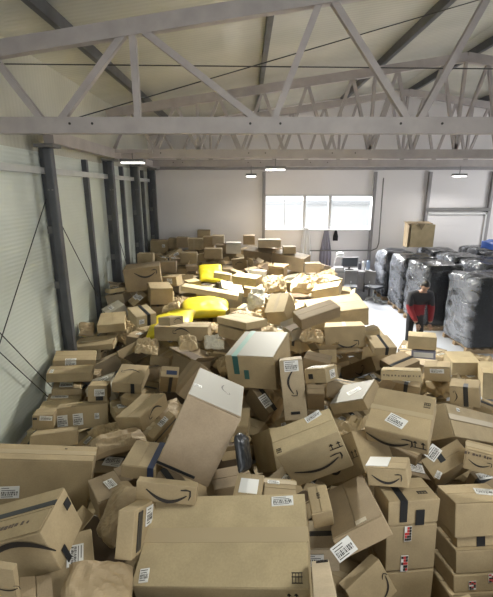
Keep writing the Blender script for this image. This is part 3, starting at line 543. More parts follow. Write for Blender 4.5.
    ('dark tan carton on the far ridge, second from the corner column', [-2.128, 13.368, 1.914, 0.001, 0.018, 0.046, 0.392, 0.426, 0.328], 'd', []),
    ('bright tan carton on the far ridge near the back wall', [-1.7, 13.493, 1.849, -0.007, 0.013, 0.041, 0.496, 0.455, 0.365], 'l', [('tape', 'N', 'v', 0.4, 0.06, 'clear', 0, 1)]),
    ('brown upright carton in the middle of the far ridge', [-1.282, 13.675, 1.876, 0.008, 0.013, 0.025, 0.37, 0.42, 0.403], 'k', []),
    ('small carton raised above its ridge neighbours, white paper beside it', [-0.931, 13.253, 2.011, 0.025, 0.007, 0.013, 0.391, 0.363, 0.294], 'p', []),
    ('white-fronted carton on the far ridge', [-0.418, 12.993, 1.783, -0.004, 0.003, 0.009, 0.482, 0.398, 0.353], 'w', []),
    ('dark brown carton standing alone at the ridge right of the white-fronted one', [0.084, 13.687, 1.959, 0.03, -0.001, 0.0, 0.404, 0.361, 0.304], 'd', []),
    ('topmost carton of the far ridge', [-1.502, 14.233, 2.104, 0.039, 0.007, 0.016, 0.453, 0.378, 0.245], 'k', []),
    ('brown carton on the far ridge nearest the corner column', [-2.964, 13.694, 1.738, -0.029, 0.022, 0.091, 0.598, 0.547, 0.403], 'k', [('lab', 'N', 0.75, 0.6, 0.1, 0.1, 0)]),
    ('dull carton on the far ridge, third from the corner column', [-2.5, 13.77, 1.829, 0.01, 0.023, 0.04, 0.337, 0.395, 0.34], 'k', []),
    ('pale flat-topped carton on the ridge under the window left edge', [0.694, 12.231, 2.027, 0.002, -0.003, -0.013, 0.693, 0.373, 0.241], 'p', []),
    ('small carton on the ridge right of the pale flat-topped one', [1.253, 11.756, 1.896, 0.007, -0.006, -0.012, 0.378, 0.304, 0.205], 'k', []),
    ('dark carton on the far ridge touching the white-fronted one', [-0.816, 12.906, 1.762, 0.016, 0.007, 0.008, 0.319, 0.325, 0.289], 'd', []),
    ('grey-brown carton below the ridge beside the fourth left column', [-2.915, 11.516, 1.685, -0.051, 0.025, 0.095, 0.449, 0.422, 0.286], 'k', []),
    ('carton below the far ridge left of the farthest yellow sack', [-1.677, 11.6, 1.686, -0.042, 0.014, 0.049, 0.487, 0.399, 0.317], 'k', []),
    ('carton below the far ridge right of the very big column-side carton', [-2.098, 10.654, 1.597, -0.065, 0.021, 0.069, 0.421, 0.376, 0.294], 'd', []),
    ('carton with dark side right behind the farthest yellow sack', [-1.009, 12.116, 1.738, -0.023, 0.007, 0.024, 0.54, 0.385, 0.301], 'k', []),
]
FILL = [
    ('medium brown carton with open flaps between the blue-corner carton and the white-topped carton', [-1.9, 6.543, 0.636, -0.032, 0.125, -2.196, 0.48, 0.38, 0.273], 'k', [], True),
    ('greyish carton between the steeply tipped pale carton and the largest pale carton', [0.859, 6.352, 1.315, 0.023, -0.21, 0.458, 0.412, 0.256, 0.174], 'g', [('smile', 'L', 0.5, 0.5, 0.154, 0)], True),
    ('pale carton between the arching-arrow carton and the double-flap carton by the column', [-2.511, 6.917, 0.472, 0.209, 0.326, -2.789, 0.594, 0.406, 0.267], 'p', [('smile', 'L', 0.5, 0.5, 0.244, 0)], False),
    ('brown carton between the farthest yellow sack and the flat-topped carton at the column', [-1.852, 11.164, 1.411, -0.016, 0.007, 1.618, 0.562, 0.393, 0.159], 'k', [], True),
    ('dark carton between the dark-banded carton by the yellow sack and the arching-arrow carton', [-2.063, 7.12, 0.831, 0.05, 0.043, 1.337, 0.356, 0.304, 0.266], 'd', [('lab', 'T', 0.55, 0.42, 0.121, 0.091, -19)], False),
    ('small dark carton between the small carton with blank white sheet and the large tipped-up carton', [-0.127, 2.602, 1.379, -0.036, -0.071, -2.784, 0.332, 0.225, 0.2], 'd', [], False),
    ('dark carton between the sheet-topped small carton and the big arrow carton under the pale one', [0.995, 5.18, 1.258, 0.026, 0.078, -0.368, 0.372, 0.27, 0.184], 'd', [('smile', 'R', 0.5, 0.5, 0.162, 0)], False),
    ('brown carton between the third row carton by the wall and the barcode-front small carton', [-2.902, 6.311, 0.18, 0.249, -0.344, 0.973, 0.313, 0.281, 0.104], 'k', [('tape', 'T', 'u', 0.5, 0.05, 'black', 0, 1), ('tape', 'L', 'v', 0.5, 0.05, 'black', 0.5, 1)], False),
    ('pale carton between the steeply tipped pale carton and the long narrow carton', [1.042, 8.051, 1.157, 0.126, 0.314, -2.946, 0.591, 0.475, 0.175], 'l', [('tape', 'T', 'u', 0.5, 0.05, 'clear', 0, 1), ('smile', 'N', 0.5, 0.5, 0.355, 0)], False),
    ('brown carton between the flat-topped carton at the column and the corner ridge carton', [-1.797, 9.51, 1.473, -0.011, -0.066, -0.299, 0.373, 0.309, 0.245], 'k', [('tape', 'T', 'u', 0.5, 0.05, 'clear', 0, 1), ('lab', 'N', 0.5, 0.55, 0.131, 0.122, 0)], False),
    ('pale carton between the small leaning carton by the front corner and the large front carton', [0.424, 2.155, 1.3, -0.207, -0.004, 0.033, 0.339, 0.304, 0.153], 'p', [('tape', 'T', 'u', 0.5, 0.05, 'black', 0, 1), ('tape', 'L', 'v', 0.5, 0.05, 'black', 0.5, 1), ('lab', 'N', 0.5, 0.55, 0.119, 0.076, 0)], False),
    ('dark carton between the long dark carton and the wide carton at the yellow sack', [-0.837, 5.441, 1.037, 0.255, 0.014, 2.321, 0.527, 0.327, 0.387], 'd', [], True),
    ('brown carton between the crumpled bottom left bag and the low bottom left carton', [-1.005, 1.762, 1.524, -0.082, 0.078, -1.158, 0.391, 0.287, 0.153], 'k', [('lab', 'T', 0.42, 0.65, 0.133, 0.086, -3)], False),
    ('pale carton between the fifth row carton by the wall and the square pale-topped carton', [-2.855, 7.115, 0.582, 0.136, 0.116, 1.539, 0.358, 0.27, 0.143], 'p', [('smile', 'N', 0.5, 0.5, 0.215, 180)], True),
    ('dark carton between the long dark ridge carton and the dark ridge carton', [0.835, 10.394, 1.504, 0.012, 0.007, 2.711, 0.425, 0.289, 0.232], 'd', [('smile', 'R', 0.5, 0.5, 0.173, 0)], True),
    ('small pale carton with white label between the long narrow carton and the sheet-topped small carton', [0.884, 6.345, 1.079, 0.009, 0.092, 0.849, 0.348, 0.326, 0.203], 'l', [('tape', 'T', 'u', 0.5, 0.05, 'black', 0, 1), ('tape', 'L', 'v', 0.5, 0.05, 'black', 0.5, 1), ('lab', 'T', 0.44, 0.65, 0.118, 0.098, 15)], False),
    ('small brown carton with arrow print between the blue-label carton and the dark-striped carton', [3.194, 7.239, 0.528, -0.117, -0.038, -0.242, 0.415, 0.26, 0.125], 'k', [('tape', 'T', 'u', 0.5, 0.05, 'black', 0, 1), ('tape', 'L', 'v', 0.5, 0.05, 'black', 0.5, 1), ('smile', 'N', 0.5, 0.5, 0.249, 0)], False),
    ('dark carton between the fourth row carton by the wall and the barcode-front small carton', [-2.731, 6.366, 0.482, -0.006, -0.016, 3.1, 0.361, 0.243, 0.141], 'd', [('tape', 'T', 'u', 0.5, 0.05, 'clear', 0, 1), ('smile', 'R', 0.5, 0.5, 0.146, 0)], False),
    ('dark carton between the corner ridge carton and the flat-topped carton at the column', [-2.19, 11.993, 1.456, 0.006, -0.001, 2.193, 0.52, 0.381, 0.315], 'd', [('lab', 'T', 0.48, 0.57, 0.177, 0.114, 2)], False),
    ('dark carton between the dark ridge carton and the pale carton beyond the sack', [0.533, 11.188, 1.418, -0.257, 0.275, -2.096, 0.358, 0.225, 0.137], 'd', [('smile', 'N', 0.5, 0.5, 0.215, 0)], True),
    ('pale carton between the low carton by the open floor and the largest pale carton', [2.31, 7.139, 0.938, 0.102, -0.211, 0.225, 0.373, 0.207, 0.276], 'l', [('tape', 'T', 'u', 0.5, 0.05, 'clear', 0, 1), ('smile', 'R', 0.5, 0.5, 0.124, 0)], False),
    ('dark carton between the dark-banded carton by the yellow sack and the nearest yellow sack', [-1.982, 8.513, 1.011, -0.02, -0.003, -1.288, 0.391, 0.287, 0.288], 'd', [('tape', 'T', 'u', 0.5, 0.05, 'black', 0, 1), ('tape', 'L', 'v', 0.5, 0.05, 'black', 0.5, 1), ('lab', 'N', 0.5, 0.55, 0.137, 0.144, 0)], False),
    ('small brown carton between the dark banded carton and the large tipped-up carton', [-0.081, 3.835, 1.119, -0.046, -0.032, 1.486, 0.355, 0.237, 0.236], 'k', [('tape', 'T', 'u', 0.5, 0.05, 'clear', 0, 1)], False),
    ('pale carton between the flat-topped carton at the column and the long pale carton', [-1.655, 10.079, 1.211, 0.053, 0.127, 2.083, 0.526, 0.396, 0.339], 'p', [('smile', 'R', 0.5, 0.5, 0.238, 180)], True),
    ('brown carton between the long low printed carton and the big carton with barcode label', [2.237, 5.062, 0.933, -0.001, 0.0, 1.097, 0.464, 0.356, 0.306], 'k', [('tape', 'T', 'u', 0.5, 0.05, 'black', 0, 1), ('tape', 'L', 'v', 0.5, 0.05, 'black', 0.5, 1), ('lab', 'T', 0.36, 0.53, 0.158, 0.107, -3)], False),
    ('brown carton between the large tipped-up carton and the small carton with blank white sheet', [-0.133, 3.229, 1.251, -0.045, 0.383, 1.741, 0.313, 0.232, 0.082], 'k', [], True),
    ('small dark carton with white label between the arching-arrow carton and the blue-corner carton', [-1.474, 5.587, 0.903, -0.034, 0.151, 0.803, 0.308, 0.183, 0.187], 'd', [('tape', 'T', 'u', 0.5, 0.05, 'black', 0, 1), ('tape', 'L', 'v', 0.5, 0.05, 'black', 0.5, 1), ('lab', 'T', 0.29, 0.55, 0.105, 0.055, 17)], False),
    ('brown carton between the carton with black band and the right edge arrow-print carton', [2.932, 4.256, 0.997, 0.037, 0.025, 2.156, 0.343, 0.233, 0.235], 'k', [('tape', 'T', 'u', 0.5, 0.05, 'black', 0, 1), ('tape', 'L', 'v', 0.5, 0.05, 'black', 0.5, 1)], False),
    ('dark carton between the small arrow-print carton with white sheet and the film-wrapped carton', [1.49, 3.271, 1.213, -0.014, 0.037, -0.733, 0.287, 0.164, 0.086], 'd', [('tape', 'T', 'u', 0.5, 0.05, 'clear', 0, 1), ('lab', 'T', 0.25, 0.68, 0.098, 0.049, 19)], False),
    ('medium pale carton with black tape between the leaning grey-label carton and the tilted white-label carton', [-2.971, 8.996, 1.202, 0.139, 0.012, -1.611, 0.516, 0.412, 0.238], 'p', [('tape', 'T', 'u', 0.5, 0.05, 'black', 0, 1), ('tape', 'L', 'v', 0.5, 0.05, 'black', 0.5, 1)], False),
    ('greyish carton between the pale carton beyond the sack and the dark ridge carton', [0.292, 10.359, 1.422, -0.073, 0.075, -0.069, 0.467, 0.313, 0.305], 'g', [('tape', 'T', 'u', 0.5, 0.05, 'clear', 0, 1), ('smile', 'N', 0.5, 0.5, 0.28, 0)], False),
    ('small dark carton with white label between the upright paper mailer and the blue-banded carton', [-1.061, 2.566, 1.341, -0.002, 0.135, 2.16, 0.36, 0.222, 0.155], 'd', [('lab', 'T', 0.51, 0.38, 0.122, 0.067, 7)], False),
    ('small pale carton with arrow print between the film-wrapped carton and the sheet-topped small carton', [1.247, 4.538, 1.176, 0.26, 0.053, 2.575, 0.407, 0.275, 0.204], 'p', [('tape', 'T', 'u', 0.5, 0.05, 'black', 0, 1), ('tape', 'L', 'v', 0.5, 0.05, 'black', 0.5, 1), ('smile', 'N', 0.5, 0.5, 0.244, 0)], False),
    ('small brown carton with arrow print between the long low printed carton and the film-wrapped carton', [1.802, 4.751, 1.096, -0.539, 0.261, -2.348, 0.311, 0.174, 0.079], 'k', [('smile', 'N', 0.5, 0.5, 0.187, 0)], False),
    ('small dark carton with black tape between the blue-banded carton and the upright black-taped carton', [-0.612, 2.758, 1.256, -0.133, -0.134, 2.235, 0.286, 0.194, 0.153], 'd', [('tape', 'T', 'u', 0.5, 0.05, 'black', 0, 1), ('tape', 'L', 'v', 0.5, 0.05, 'black', 0.5, 1)], False),
    ('small pale carton with arrow print between the teal-taped carton and the biggest yellow sack', [-0.331, 6.25, 1.081, -0.272, 0.554, 2.522, 0.388, 0.277, 0.269], 'p', [('smile', 'N', 0.5, 0.5, 0.233, 0)], True),
    ('brown carton between the sheet-topped small carton and the big arrow carton under the pale one', [1.193, 5.699, 1.119, 0.114, 0.494, 1.823, 0.305, 0.288, 0.213], 'k', [('smile', 'R', 0.5, 0.5, 0.173, 0)], True),
    ('dark carton between the right edge arrow-print carton and the top carton of the black-taped stack', [2.036, 2.826, 1.239, 0.261, -0.116, 0.383, 0.352, 0.195, 0.215], 'd', [('tape', 'T', 'u', 0.5, 0.05, 'black', 0, 1), ('tape', 'L', 'v', 0.5, 0.05, 'black', 0.5, 1), ('lab', 'T', 0.25, 0.59, 0.12, 0.058, -15)], False),
    ('brown carton between the corner ridge carton and the very big carton by the column', [-2.334, 11.231, 1.653, -0.008, -0.089, 2.492, 0.36, 0.207, 0.226], 'k', [('tape', 'T', 'u', 0.5, 0.05, 'black', 0, 1), ('tape', 'L', 'v', 0.5, 0.05, 'black', 0.5, 1), ('lab', 'T', 0.41, 0.68, 0.122, 0.062, 6)], False),
    ('brown carton between the long dark carton and the wide carton at the yellow sack', [-0.695, 5.786, 1.098, -0.01, -0.123, 2.556, 0.338, 0.207, 0.099], 'k', [('tape', 'T', 'u', 0.5, 0.05, 'clear', 0, 1), ('lab', 'T', 0.44, 0.66, 0.115, 0.062, -4)], False),
    ('brown carton between the small taped carton behind the front one and the large sloping carton', [0.407, 2.508, 1.276, 0.399, -0.18, -2.371, 0.369, 0.206, 0.113], 'k', [], True),
    ('medium pale carton with end label between the blue-label carton and the dark-striped carton', [3.112, 6.751, 0.496, -0.0, -0.018, 2.126, 0.541, 0.441, 0.321], 'p', [('lab', 'N', 0.5, 0.55, 0.189, 0.161, 0)], False),
    ('brown carton between the blue-corner carton and the wide carton at the yellow sack', [-1.335, 6.099, 0.845, -0.083, -0.158, -1.747, 0.573, 0.333, 0.363], 'k', [('tape', 'T', 'u', 0.5, 0.05, 'clear', 0, 1), ('smile', 'N', 0.5, 0.5, 0.344, 180)], False),
    ('brown carton between the carton with white label strip and the pale-topped carton at the right', [4.086, 7.679, 0.26, -0.229, -0.101, 0.463, 0.411, 0.273, 0.116], 'k', [('lab', 'T', 0.42, 0.64, 0.14, 0.082, -19)], False),
    ('small brown carton between the leaning arched-arrow carton and the arching-arrow carton', [-1.527, 4.928, 0.858, -0.113, 0.073, -1.98, 0.308, 0.246, 0.136], 'k', [], False),
    ('brown carton between the pale rim carton and the big arrow carton under the pale one', [2.328, 9.43, 1.13, -0.097, 0.042, -1.848, 0.402, 0.367, 0.12], 'k', [('smile', 'R', 0.5, 0.5, 0.22, 180)], True),
    ('medium pale carton with white label between the pale rim carton and the ridge-end carton', [2.133, 10.043, 1.255, 0.027, 0.04, -1.12, 0.544, 0.41, 0.377], 'l', [('tape', 'T', 'u', 0.5, 0.05, 'black', 0, 1), ('tape', 'L', 'v', 0.5, 0.05, 'black', 0.5, 1), ('lab', 'T', 0.6, 0.68, 0.185, 0.123, -4)], False),
    ('small dark carton with arrow print between the long pale carton and the topmost ridge carton', [-1.503, 10.782, 1.558, -0.001, 0.021, -1.354, 0.349, 0.322, 0.123], 'd', [('smile', 'L', 0.5, 0.5, 0.193, 180)], False),
    ('pale carton between the wide carton at the yellow sack and the long dark carton', [-0.773, 6.3, 1.11, -0.062, -0.05, -2.096, 0.326, 0.198, 0.144], 'l', [('tape', 'T', 'u', 0.5, 0.05, 'black', 0, 1), ('tape', 'L', 'v', 0.5, 0.05, 'black', 0.5, 1), ('lab', 'N', 0.5, 0.55, 0.114, 0.072, 0)], False),
    ('small pale carton with arrow print between the dark ridge carton and the far arrow-print carton', [0.226, 11.388, 1.519, -0.047, 0.126, -1.087, 0.363, 0.262, 0.171], 'p', [('smile', 'N', 0.5, 0.5, 0.218, 0)], True),
    ('medium brown carton with end label between the corner ridge carton and the topmost ridge carton', [-2.353, 12.568, 1.591, -0.273, -0.292, 0.942, 0.595, 0.426, 0.175], 'k', [('lab', 'N', 0.5, 0.55, 0.208, 0.087, 0)], False),
    ('medium brown carton with white label between the leaning arched-arrow carton and the white-topped carton', [-1.641, 4.957, 0.647, 0.081, -0.092, -2.603, 0.424, 0.384, 0.154], 'k', [('tape', 'T', 'u', 0.5, 0.05, 'clear', 0, 1), ('lab', 'T', 0.68, 0.52, 0.144, 0.115, -2)], False),
    ('small dark carton between the ridge-end carton and the pale rim carton', [2.203, 11.634, 1.432, -0.193, -0.237, -2.183, 0.487, 0.406, 0.129], 'd', [], False),
    ('medium brown carton with white label between the farthest yellow sack and the topmost ridge carton', [-1.531, 12.419, 1.522, -0.092, -0.249, 0.25, 0.53, 0.382, 0.246], 'k', [('lab', 'T', 0.32, 0.7, 0.18, 0.115, 10)], False),
    ('brown carton between the small pale carton by the far sack and the far arrow-print carton', [-0.597, 11.063, 1.397, 0.098, -0.014, -0.262, 0.414, 0.241, 0.18], 'k', [], False),
    ('pale carton between the long dark carton and the lower carton of the pair', [-0.406, 5.546, 1.117, -0.208, 0.055, -0.265, 0.31, 0.173, 0.157], 'l', [], True),
    ('brown carton between the carton with black band and the pale-topped carton at the right', [4.261, 7.002, 0.12, -0.033, 0.063, -2.802, 0.431, 0.323, 0.161], 'k', [('lab', 'T', 0.59, 0.68, 0.147, 0.097, -4)], False),
    ('small pale carton with white label between the steeply tipped pale carton and the teal-taped carton', [0.546, 6.744, 1.101, -0.06, -0.151, 1.705, 0.374, 0.314, 0.206], 'l', [('lab', 'T', 0.59, 0.31, 0.127, 0.094, -4)], False),
    ('pale carton between the upper pale-topped carton and the carton with hand hole', [-0.208, 7.518, 1.279, -0.496, 0.14, 0.29, 0.341, 0.301, 0.091], 'l', [('smile', 'N', 0.5, 0.5, 0.205, 0)], False),
    ('brown carton between the double-flap carton by the column and the square pale-topped carton', [-2.884, 7.797, 0.625, -0.188, -0.092, 1.439, 0.559, 0.31, 0.394], 'k', [('tape', 'T', 'u', 0.5, 0.05, 'black', 0, 1), ('tape', 'L', 'v', 0.5, 0.05, 'black', 0.5, 1), ('lab', 'T', 0.59, 0.3, 0.19, 0.093, 1)], False),
    ('dark carton between the small pale carton by the far sack and the far arrow-print carton', [-0.601, 11.314, 1.58, 0.16, -0.121, -2.133, 0.378, 0.211, 0.106], 'd', [('lab', 'T', 0.73, 0.46, 0.129, 0.063, 14)], False),
    ('dark carton between the pale carton beyond the sack and the dark ridge carton', [0.153, 10.744, 1.423, 0.321, -0.104, 0.464, 0.374, 0.299, 0.173], 'd', [('tape', 'T', 'u', 0.5, 0.05, 'black', 0, 1), ('tape', 'L', 'v', 0.5, 0.05, 'black', 0.5, 1), ('lab', 'N', 0.5, 0.55, 0.131, 0.086, 0)], False),
    ('small pale carton with end label between the farthest yellow sack and the biggest yellow sack', [-1.272, 9.177, 1.444, -0.072, 0.046, 1.98, 0.387, 0.316, 0.226], 'l', [('lab', 'N', 0.5, 0.55, 0.135, 0.113, 0)], False),
    ('dark carton between the lying paper mailer and the long arrow-print carton behind the front one', [-0.936, 2.855, 1.286, 0.174, 0.049, 0.722, 0.321, 0.193, 0.141], 'd', [('lab', 'T', 0.51, 0.57, 0.109, 0.058, 12)], False),
    ('small brown carton with white label left of the crushed carton before the two-label one', [-3.081, 5.066, 0.084, 0.003, 0.02, 1.698, 0.327, 0.266, 0.121], 'k', [('tape', 'T', 'u', 0.5, 0.05, 'black', 0, 1), ('tape', 'L', 'v', 0.5, 0.05, 'black', 0.5, 1), ('lab', 'T', 0.48, 0.34, 0.111, 0.08, 15)], False),
    ('small brown carton with arrow print between the grey-brown fourth-column carton and the corner ridge carton', [-2.741, 11.949, 1.651, 0.063, 0.307, -2.89, 0.377, 0.224, 0.19], 'k', [('tape', 'T', 'u', 0.5, 0.05, 'clear', 0, 1), ('smile', 'N', 0.5, 0.5, 0.226, 0)], False),
    ('pale carton between the lying paper mailer and the carton with two white labels', [-2.004, 4.38, 0.472, 0.064, -0.345, 0.908, 0.32, 0.194, 0.146], 'l', [('lab', 'T', 0.63, 0.52, 0.109, 0.058, 5)], False),
    ('pale carton between the carton before the worker and the carton with white label strip', [4.13, 8.119, 0.203, 0.042, 0.099, 2.035, 0.332, 0.283, 0.1], 'p', [('tape', 'T', 'u', 0.5, 0.05, 'clear', 0, 1), ('smile', 'R', 0.5, 0.5, 0.17, 0)], False),
    ('brown carton between the plain carton below the sheet-topped one and the film-wrapped carton', [1.246, 5.205, 0.65, 0.14, -0.275, -0.006, 0.405, 0.337, 0.28], 'k', [('lab', 'T', 0.53, 0.57, 0.138, 0.101, 5)], False),
    ('brown carton between the crumpled bottom left bag and the upright black-taped carton', [-1.008, 2.271, 1.118, -0.09, -0.165, 2.843, 0.425, 0.322, 0.18], 'k', [('smile', 'N', 0.5, 0.5, 0.255, 180)], True),
    ('large dark carton with open flaps between the blue-corner carton and the narrow striped carton', [-1.071, 5.233, 0.635, -0.381, 0.264, -1.366, 0.553, 0.452, 0.376], 'd', [], True),
    ('small dark carton with arrow print between the dark banded carton and the large tipped-up carton', [-0.031, 4.831, 0.774, -0.273, 0.031, -3.081, 0.31, 0.245, 0.149], 'd', [('smile', 'L', 0.5, 0.5, 0.147, 180)], False),
    ('large dark carton with white label between the lying paper mailer and the upright paper mailer', [-1.363, 3.333, 0.932, -0.244, 0.087, 3.008, 0.525, 0.33, 0.392], 'd', [('tape', 'T', 'u', 0.5, 0.05, 'black', 0, 1), ('tape', 'L', 'v', 0.5, 0.05, 'black', 0.5, 1), ('lab', 'T', 0.25, 0.61, 0.179, 0.099, -6)], False),
    ('pale carton between the wide carton at the yellow sack and the blue-corner carton', [-1.488, 7.197, 0.708, 0.024, 0.121, -0.925, 0.367, 0.249, 0.125], 'l', [('lab', 'T', 0.36, 0.63, 0.125, 0.075, 8)], False),
    ('medium brown carton between the small carton with blank white sheet and the blue-banded carton', [-0.46, 2.97, 0.954, 0.088, -0.181, 1.442, 0.455, 0.404, 0.262], 'k', [('tape', 'T', 'u', 0.5, 0.05, 'clear', 0, 1)], False),
    ('brown carton between the third carton of the stack and the narrow pale carton', [0.635, 2.309, 0.809, 0.001, 0.014, 2.686, 0.393, 0.301, 0.175], 'k', [('tape', 'T', 'u', 0.5, 0.05, 'clear', 0, 1), ('smile', 'R', 0.5, 0.5, 0.181, 0)], False),
    ('small dark carton with white label between the sheet-topped small carton and the teal-taped carton', [0.887, 6.53, 0.801, -0.096, 0.04, -2.633, 0.333, 0.236, 0.196], 'd', [('lab', 'T', 0.55, 0.67, 0.113, 0.071, -15)], False),
    ('dark carton between the small taped carton behind the front one and the large sloping carton', [0.513, 2.898, 1.022, 0.132, 0.023, 1.013, 0.332, 0.219, 0.185], 'd', [('tape', 'T', 'u', 0.5, 0.05, 'black', 0, 1), ('tape', 'L', 'v', 0.5, 0.05, 'black', 0.5, 1), ('lab', 'T', 0.63, 0.49, 0.113, 0.066, -14)], False),
    ('small brown carton with end label between the ridge-end carton and the pale rim carton', [1.893, 12.144, 1.012, 0.082, 0.052, 1.045, 0.439, 0.412, 0.251], 'k', [('tape', 'T', 'u', 0.5, 0.05, 'clear', 0, 1), ('lab', 'N', 0.5, 0.55, 0.154, 0.126, 0)], False),
    ('brown carton between the film-wrapped carton and the big carton with barcode label', [1.669, 4.745, 0.686, 0.538, 0.111, 0.699, 0.341, 0.263, 0.124], 'k', [('tape', 'T', 'u', 0.5, 0.05, 'clear', 0, 1), ('smile', 'L', 0.5, 0.5, 0.158, 180)], False),
    ('dark carton between the big arrow carton in the centre and the film-wrapped carton', [0.977, 4.677, 0.721, 0.117, 0.08, 1.243, 0.455, 0.346, 0.261], 'd', [('tape', 'T', 'u', 0.5, 0.05, 'clear', 0, 1), ('lab', 'T', 0.47, 0.44, 0.155, 0.104, 5)], False),
    ('small brown carton with white label between the narrow striped carton and the blue-banded carton', [-0.985, 4.031, 0.798, -0.119, -0.013, 2.715, 0.362, 0.23, 0.267], 'k', [('tape', 'T', 'u', 0.5, 0.05, 'clear', 0, 1), ('lab', 'T', 0.52, 0.36, 0.123, 0.069, -19)], False),
    ('medium brown carton with arrow print between the leaning arched-arrow carton and the arching-arrow carton', [-1.612, 5.959, 0.377, 0.078, 0.073, 2.662, 0.525, 0.435, 0.181], 'k', [('tape', 'T', 'u', 0.5, 0.05, 'black', 0, 1), ('tape', 'L', 'v', 0.5, 0.05, 'black', 0.5, 1), ('smile', 'N', 0.5, 0.5, 0.315, 0)], False),
    ('pale carton between the big arrow carton under the pale one and the dark-striped carton', [2.353, 7.586, 0.451, -0.085, -0.013, -1.138, 0.378, 0.305, 0.275], 'l', [('tape', 'T', 'u', 0.5, 0.05, 'clear', 0, 1), ('smile', 'N', 0.5, 0.5, 0.227, 0)], False),
    ('large dark carton with white label right of the small arrow-print carton with white sheet', [1.619, 3.463, 0.886, 0.038, -0.116, 2.799, 0.539, 0.418, 0.14], 'd', [('tape', 'T', 'u', 0.5, 0.05, 'black', 0, 1), ('tape', 'L', 'v', 0.5, 0.05, 'black', 0.5, 1), ('lab', 'T', 0.4, 0.69, 0.183, 0.125, 9)], False),
    ('pale carton between the flat-topped carton at the column and the farthest yellow sack', [-2.005, 12.065, 0.999, 0.113, -0.02, 0.412, 0.624, 0.543, 0.374], 'l', [('tape', 'T', 'u', 0.5, 0.05, 'clear', 0, 1), ('lab', 'T', 0.41, 0.32, 0.212, 0.163, 7)], False),
    ('brown carton between the small carton with blank white sheet and the large tipped-up carton', [-0.253, 3.587, 0.707, -0.21, 0.258, 2.932, 0.455, 0.331, 0.289], 'k', [('smile', 'N', 0.5, 0.5, 0.273, 0)], True),
    ('brown carton between the small pale carton by the far sack and the dark-sided far carton', [-0.703, 12.566, 1.374, 0.399, 0.409, -3.047, 0.386, 0.246, 0.235], 'k', [('tape', 'T', 'u', 0.5, 0.05, 'clear', 0, 1), ('lab', 'T', 0.35, 0.69, 0.131, 0.074, 10)], False),
    ('medium pale carton between the white packing paper and the pale carton beyond the sack', [0.173, 9.939, 1.115, -0.076, 0.009, -1.579, 0.54, 0.481, 0.239], 'l', [('tape', 'T', 'u', 0.5, 0.05, 'clear', 0, 1)], False),
    ('small brown carton with arrow print between the dark banded carton and the large tipped-up carton', [0.083, 4.401, 0.675, 0.263, -0.111, -0.669, 0.304, 0.257, 0.185], 'k', [('smile', 'L', 0.5, 0.5, 0.154, 0)], False),
    ('medium dark carton between the long dark carton and the wide carton at the yellow sack', [-0.656, 5.884, 0.825, 0.224, -0.185, 0.674, 0.486, 0.293, 0.206], 'd', [('tape', 'T', 'u', 0.5, 0.05, 'clear', 0, 1)], False),
    ('pale carton between the long narrow carton and the steeply tipped pale carton', [1.362, 9.515, 0.871, 0.022, 0.136, -1.485, 0.64, 0.453, 0.331], 'p', [('smile', 'N', 0.5, 0.5, 0.384, 0)], True),
    ('small brown carton with white label between the tilted long arrow carton and the film-wrapped carton', [2.042, 5.689, 0.669, 0.254, -0.019, -1.162, 0.343, 0.208, 0.201], 'k', [('tape', 'T', 'u', 0.5, 0.05, 'black', 0, 1), ('tape', 'L', 'v', 0.5, 0.05, 'black', 0.5, 1), ('lab', 'T', 0.28, 0.54, 0.117, 0.062, -17)], False),
    ('greyish carton between the long dark ridge carton and the steeply tipped pale carton', [1.188, 11.08, 1.091, -0.073, 0.226, 2.764, 0.566, 0.424, 0.307], 'g', [('smile', 'N', 0.5, 0.5, 0.34, 0)], False),
    ('brown carton between the big arrow carton in the centre and the film-wrapped carton', [1.022, 4.018, 0.986, -0.012, -0.038, 2.418, 0.34, 0.244, 0.216], 'k', [('lab', 'T', 0.31, 0.33, 0.116, 0.073, -7)], False),
    ('medium brown carton between the large sloping carton and the tilted arrow carton at the bottom', [0.875, 2.623, 0.752, -0.125, -0.163, -0.63, 0.424, 0.358, 0.124], 'k', [('tape', 'T', 'u', 0.5, 0.05, 'clear', 0, 1)], False),
    ('brown carton between the arching-arrow carton and the double-flap carton by the column', [-2.388, 7.438, 0.417, -0.031, -0.098, 1.675, 0.419, 0.259, 0.224], 'k', [('lab', 'T', 0.46, 0.61, 0.142, 0.078, 18)], False),
    ('small dark carton with white label between the dark-striped carton and the blue-label carton', [3.326, 7.756, 0.343, 0.025, -0.141, 0.974, 0.45, 0.256, 0.283], 'd', [('tape', 'T', 'u', 0.5, 0.05, 'clear', 0, 1), ('lab', 'T', 0.27, 0.62, 0.153, 0.077, 18)], False),
    ('medium brown carton with open flaps between the arching-arrow carton and the white-topped carton', [-2.146, 6.31, 0.161, -0.018, 0.016, 2.769, 0.472, 0.387, 0.267], 'k', [], True),
    ('brown carton between the white packing paper and the steeply tipped pale carton', [0.535, 9.18, 1.107, -0.316, 0.051, -2.107, 0.385, 0.308, 0.144], 'k', [('tape', 'T', 'u', 0.5, 0.05, 'black', 0, 1), ('tape', 'L', 'v', 0.5, 0.05, 'black', 0.5, 1)], False),
    ('small pale carton between the crushed carton before the two-label one and the lying paper mailer', [-2.477, 5.109, 0.135, -0.23, -0.03, 0.705, 0.368, 0.274, 0.161], 'l', [('tape', 'T', 'u', 0.5, 0.05, 'clear', 0, 1)], False),
    ('brown carton between the tilted white-label carton and the flat-topped carton at the column', [-2.374, 9.388, 0.88, -0.026, -0.19, -1.428, 0.428, 0.376, 0.141], 'k', [('smile', 'N', 0.5, 0.5, 0.257, 0)], True),
    ('small dark carton between the dark banded carton and the teal-taped carton', [-0.045, 5.382, 0.737, -0.192, -0.165, -2.815, 0.364, 0.232, 0.164], 'd', [], False),
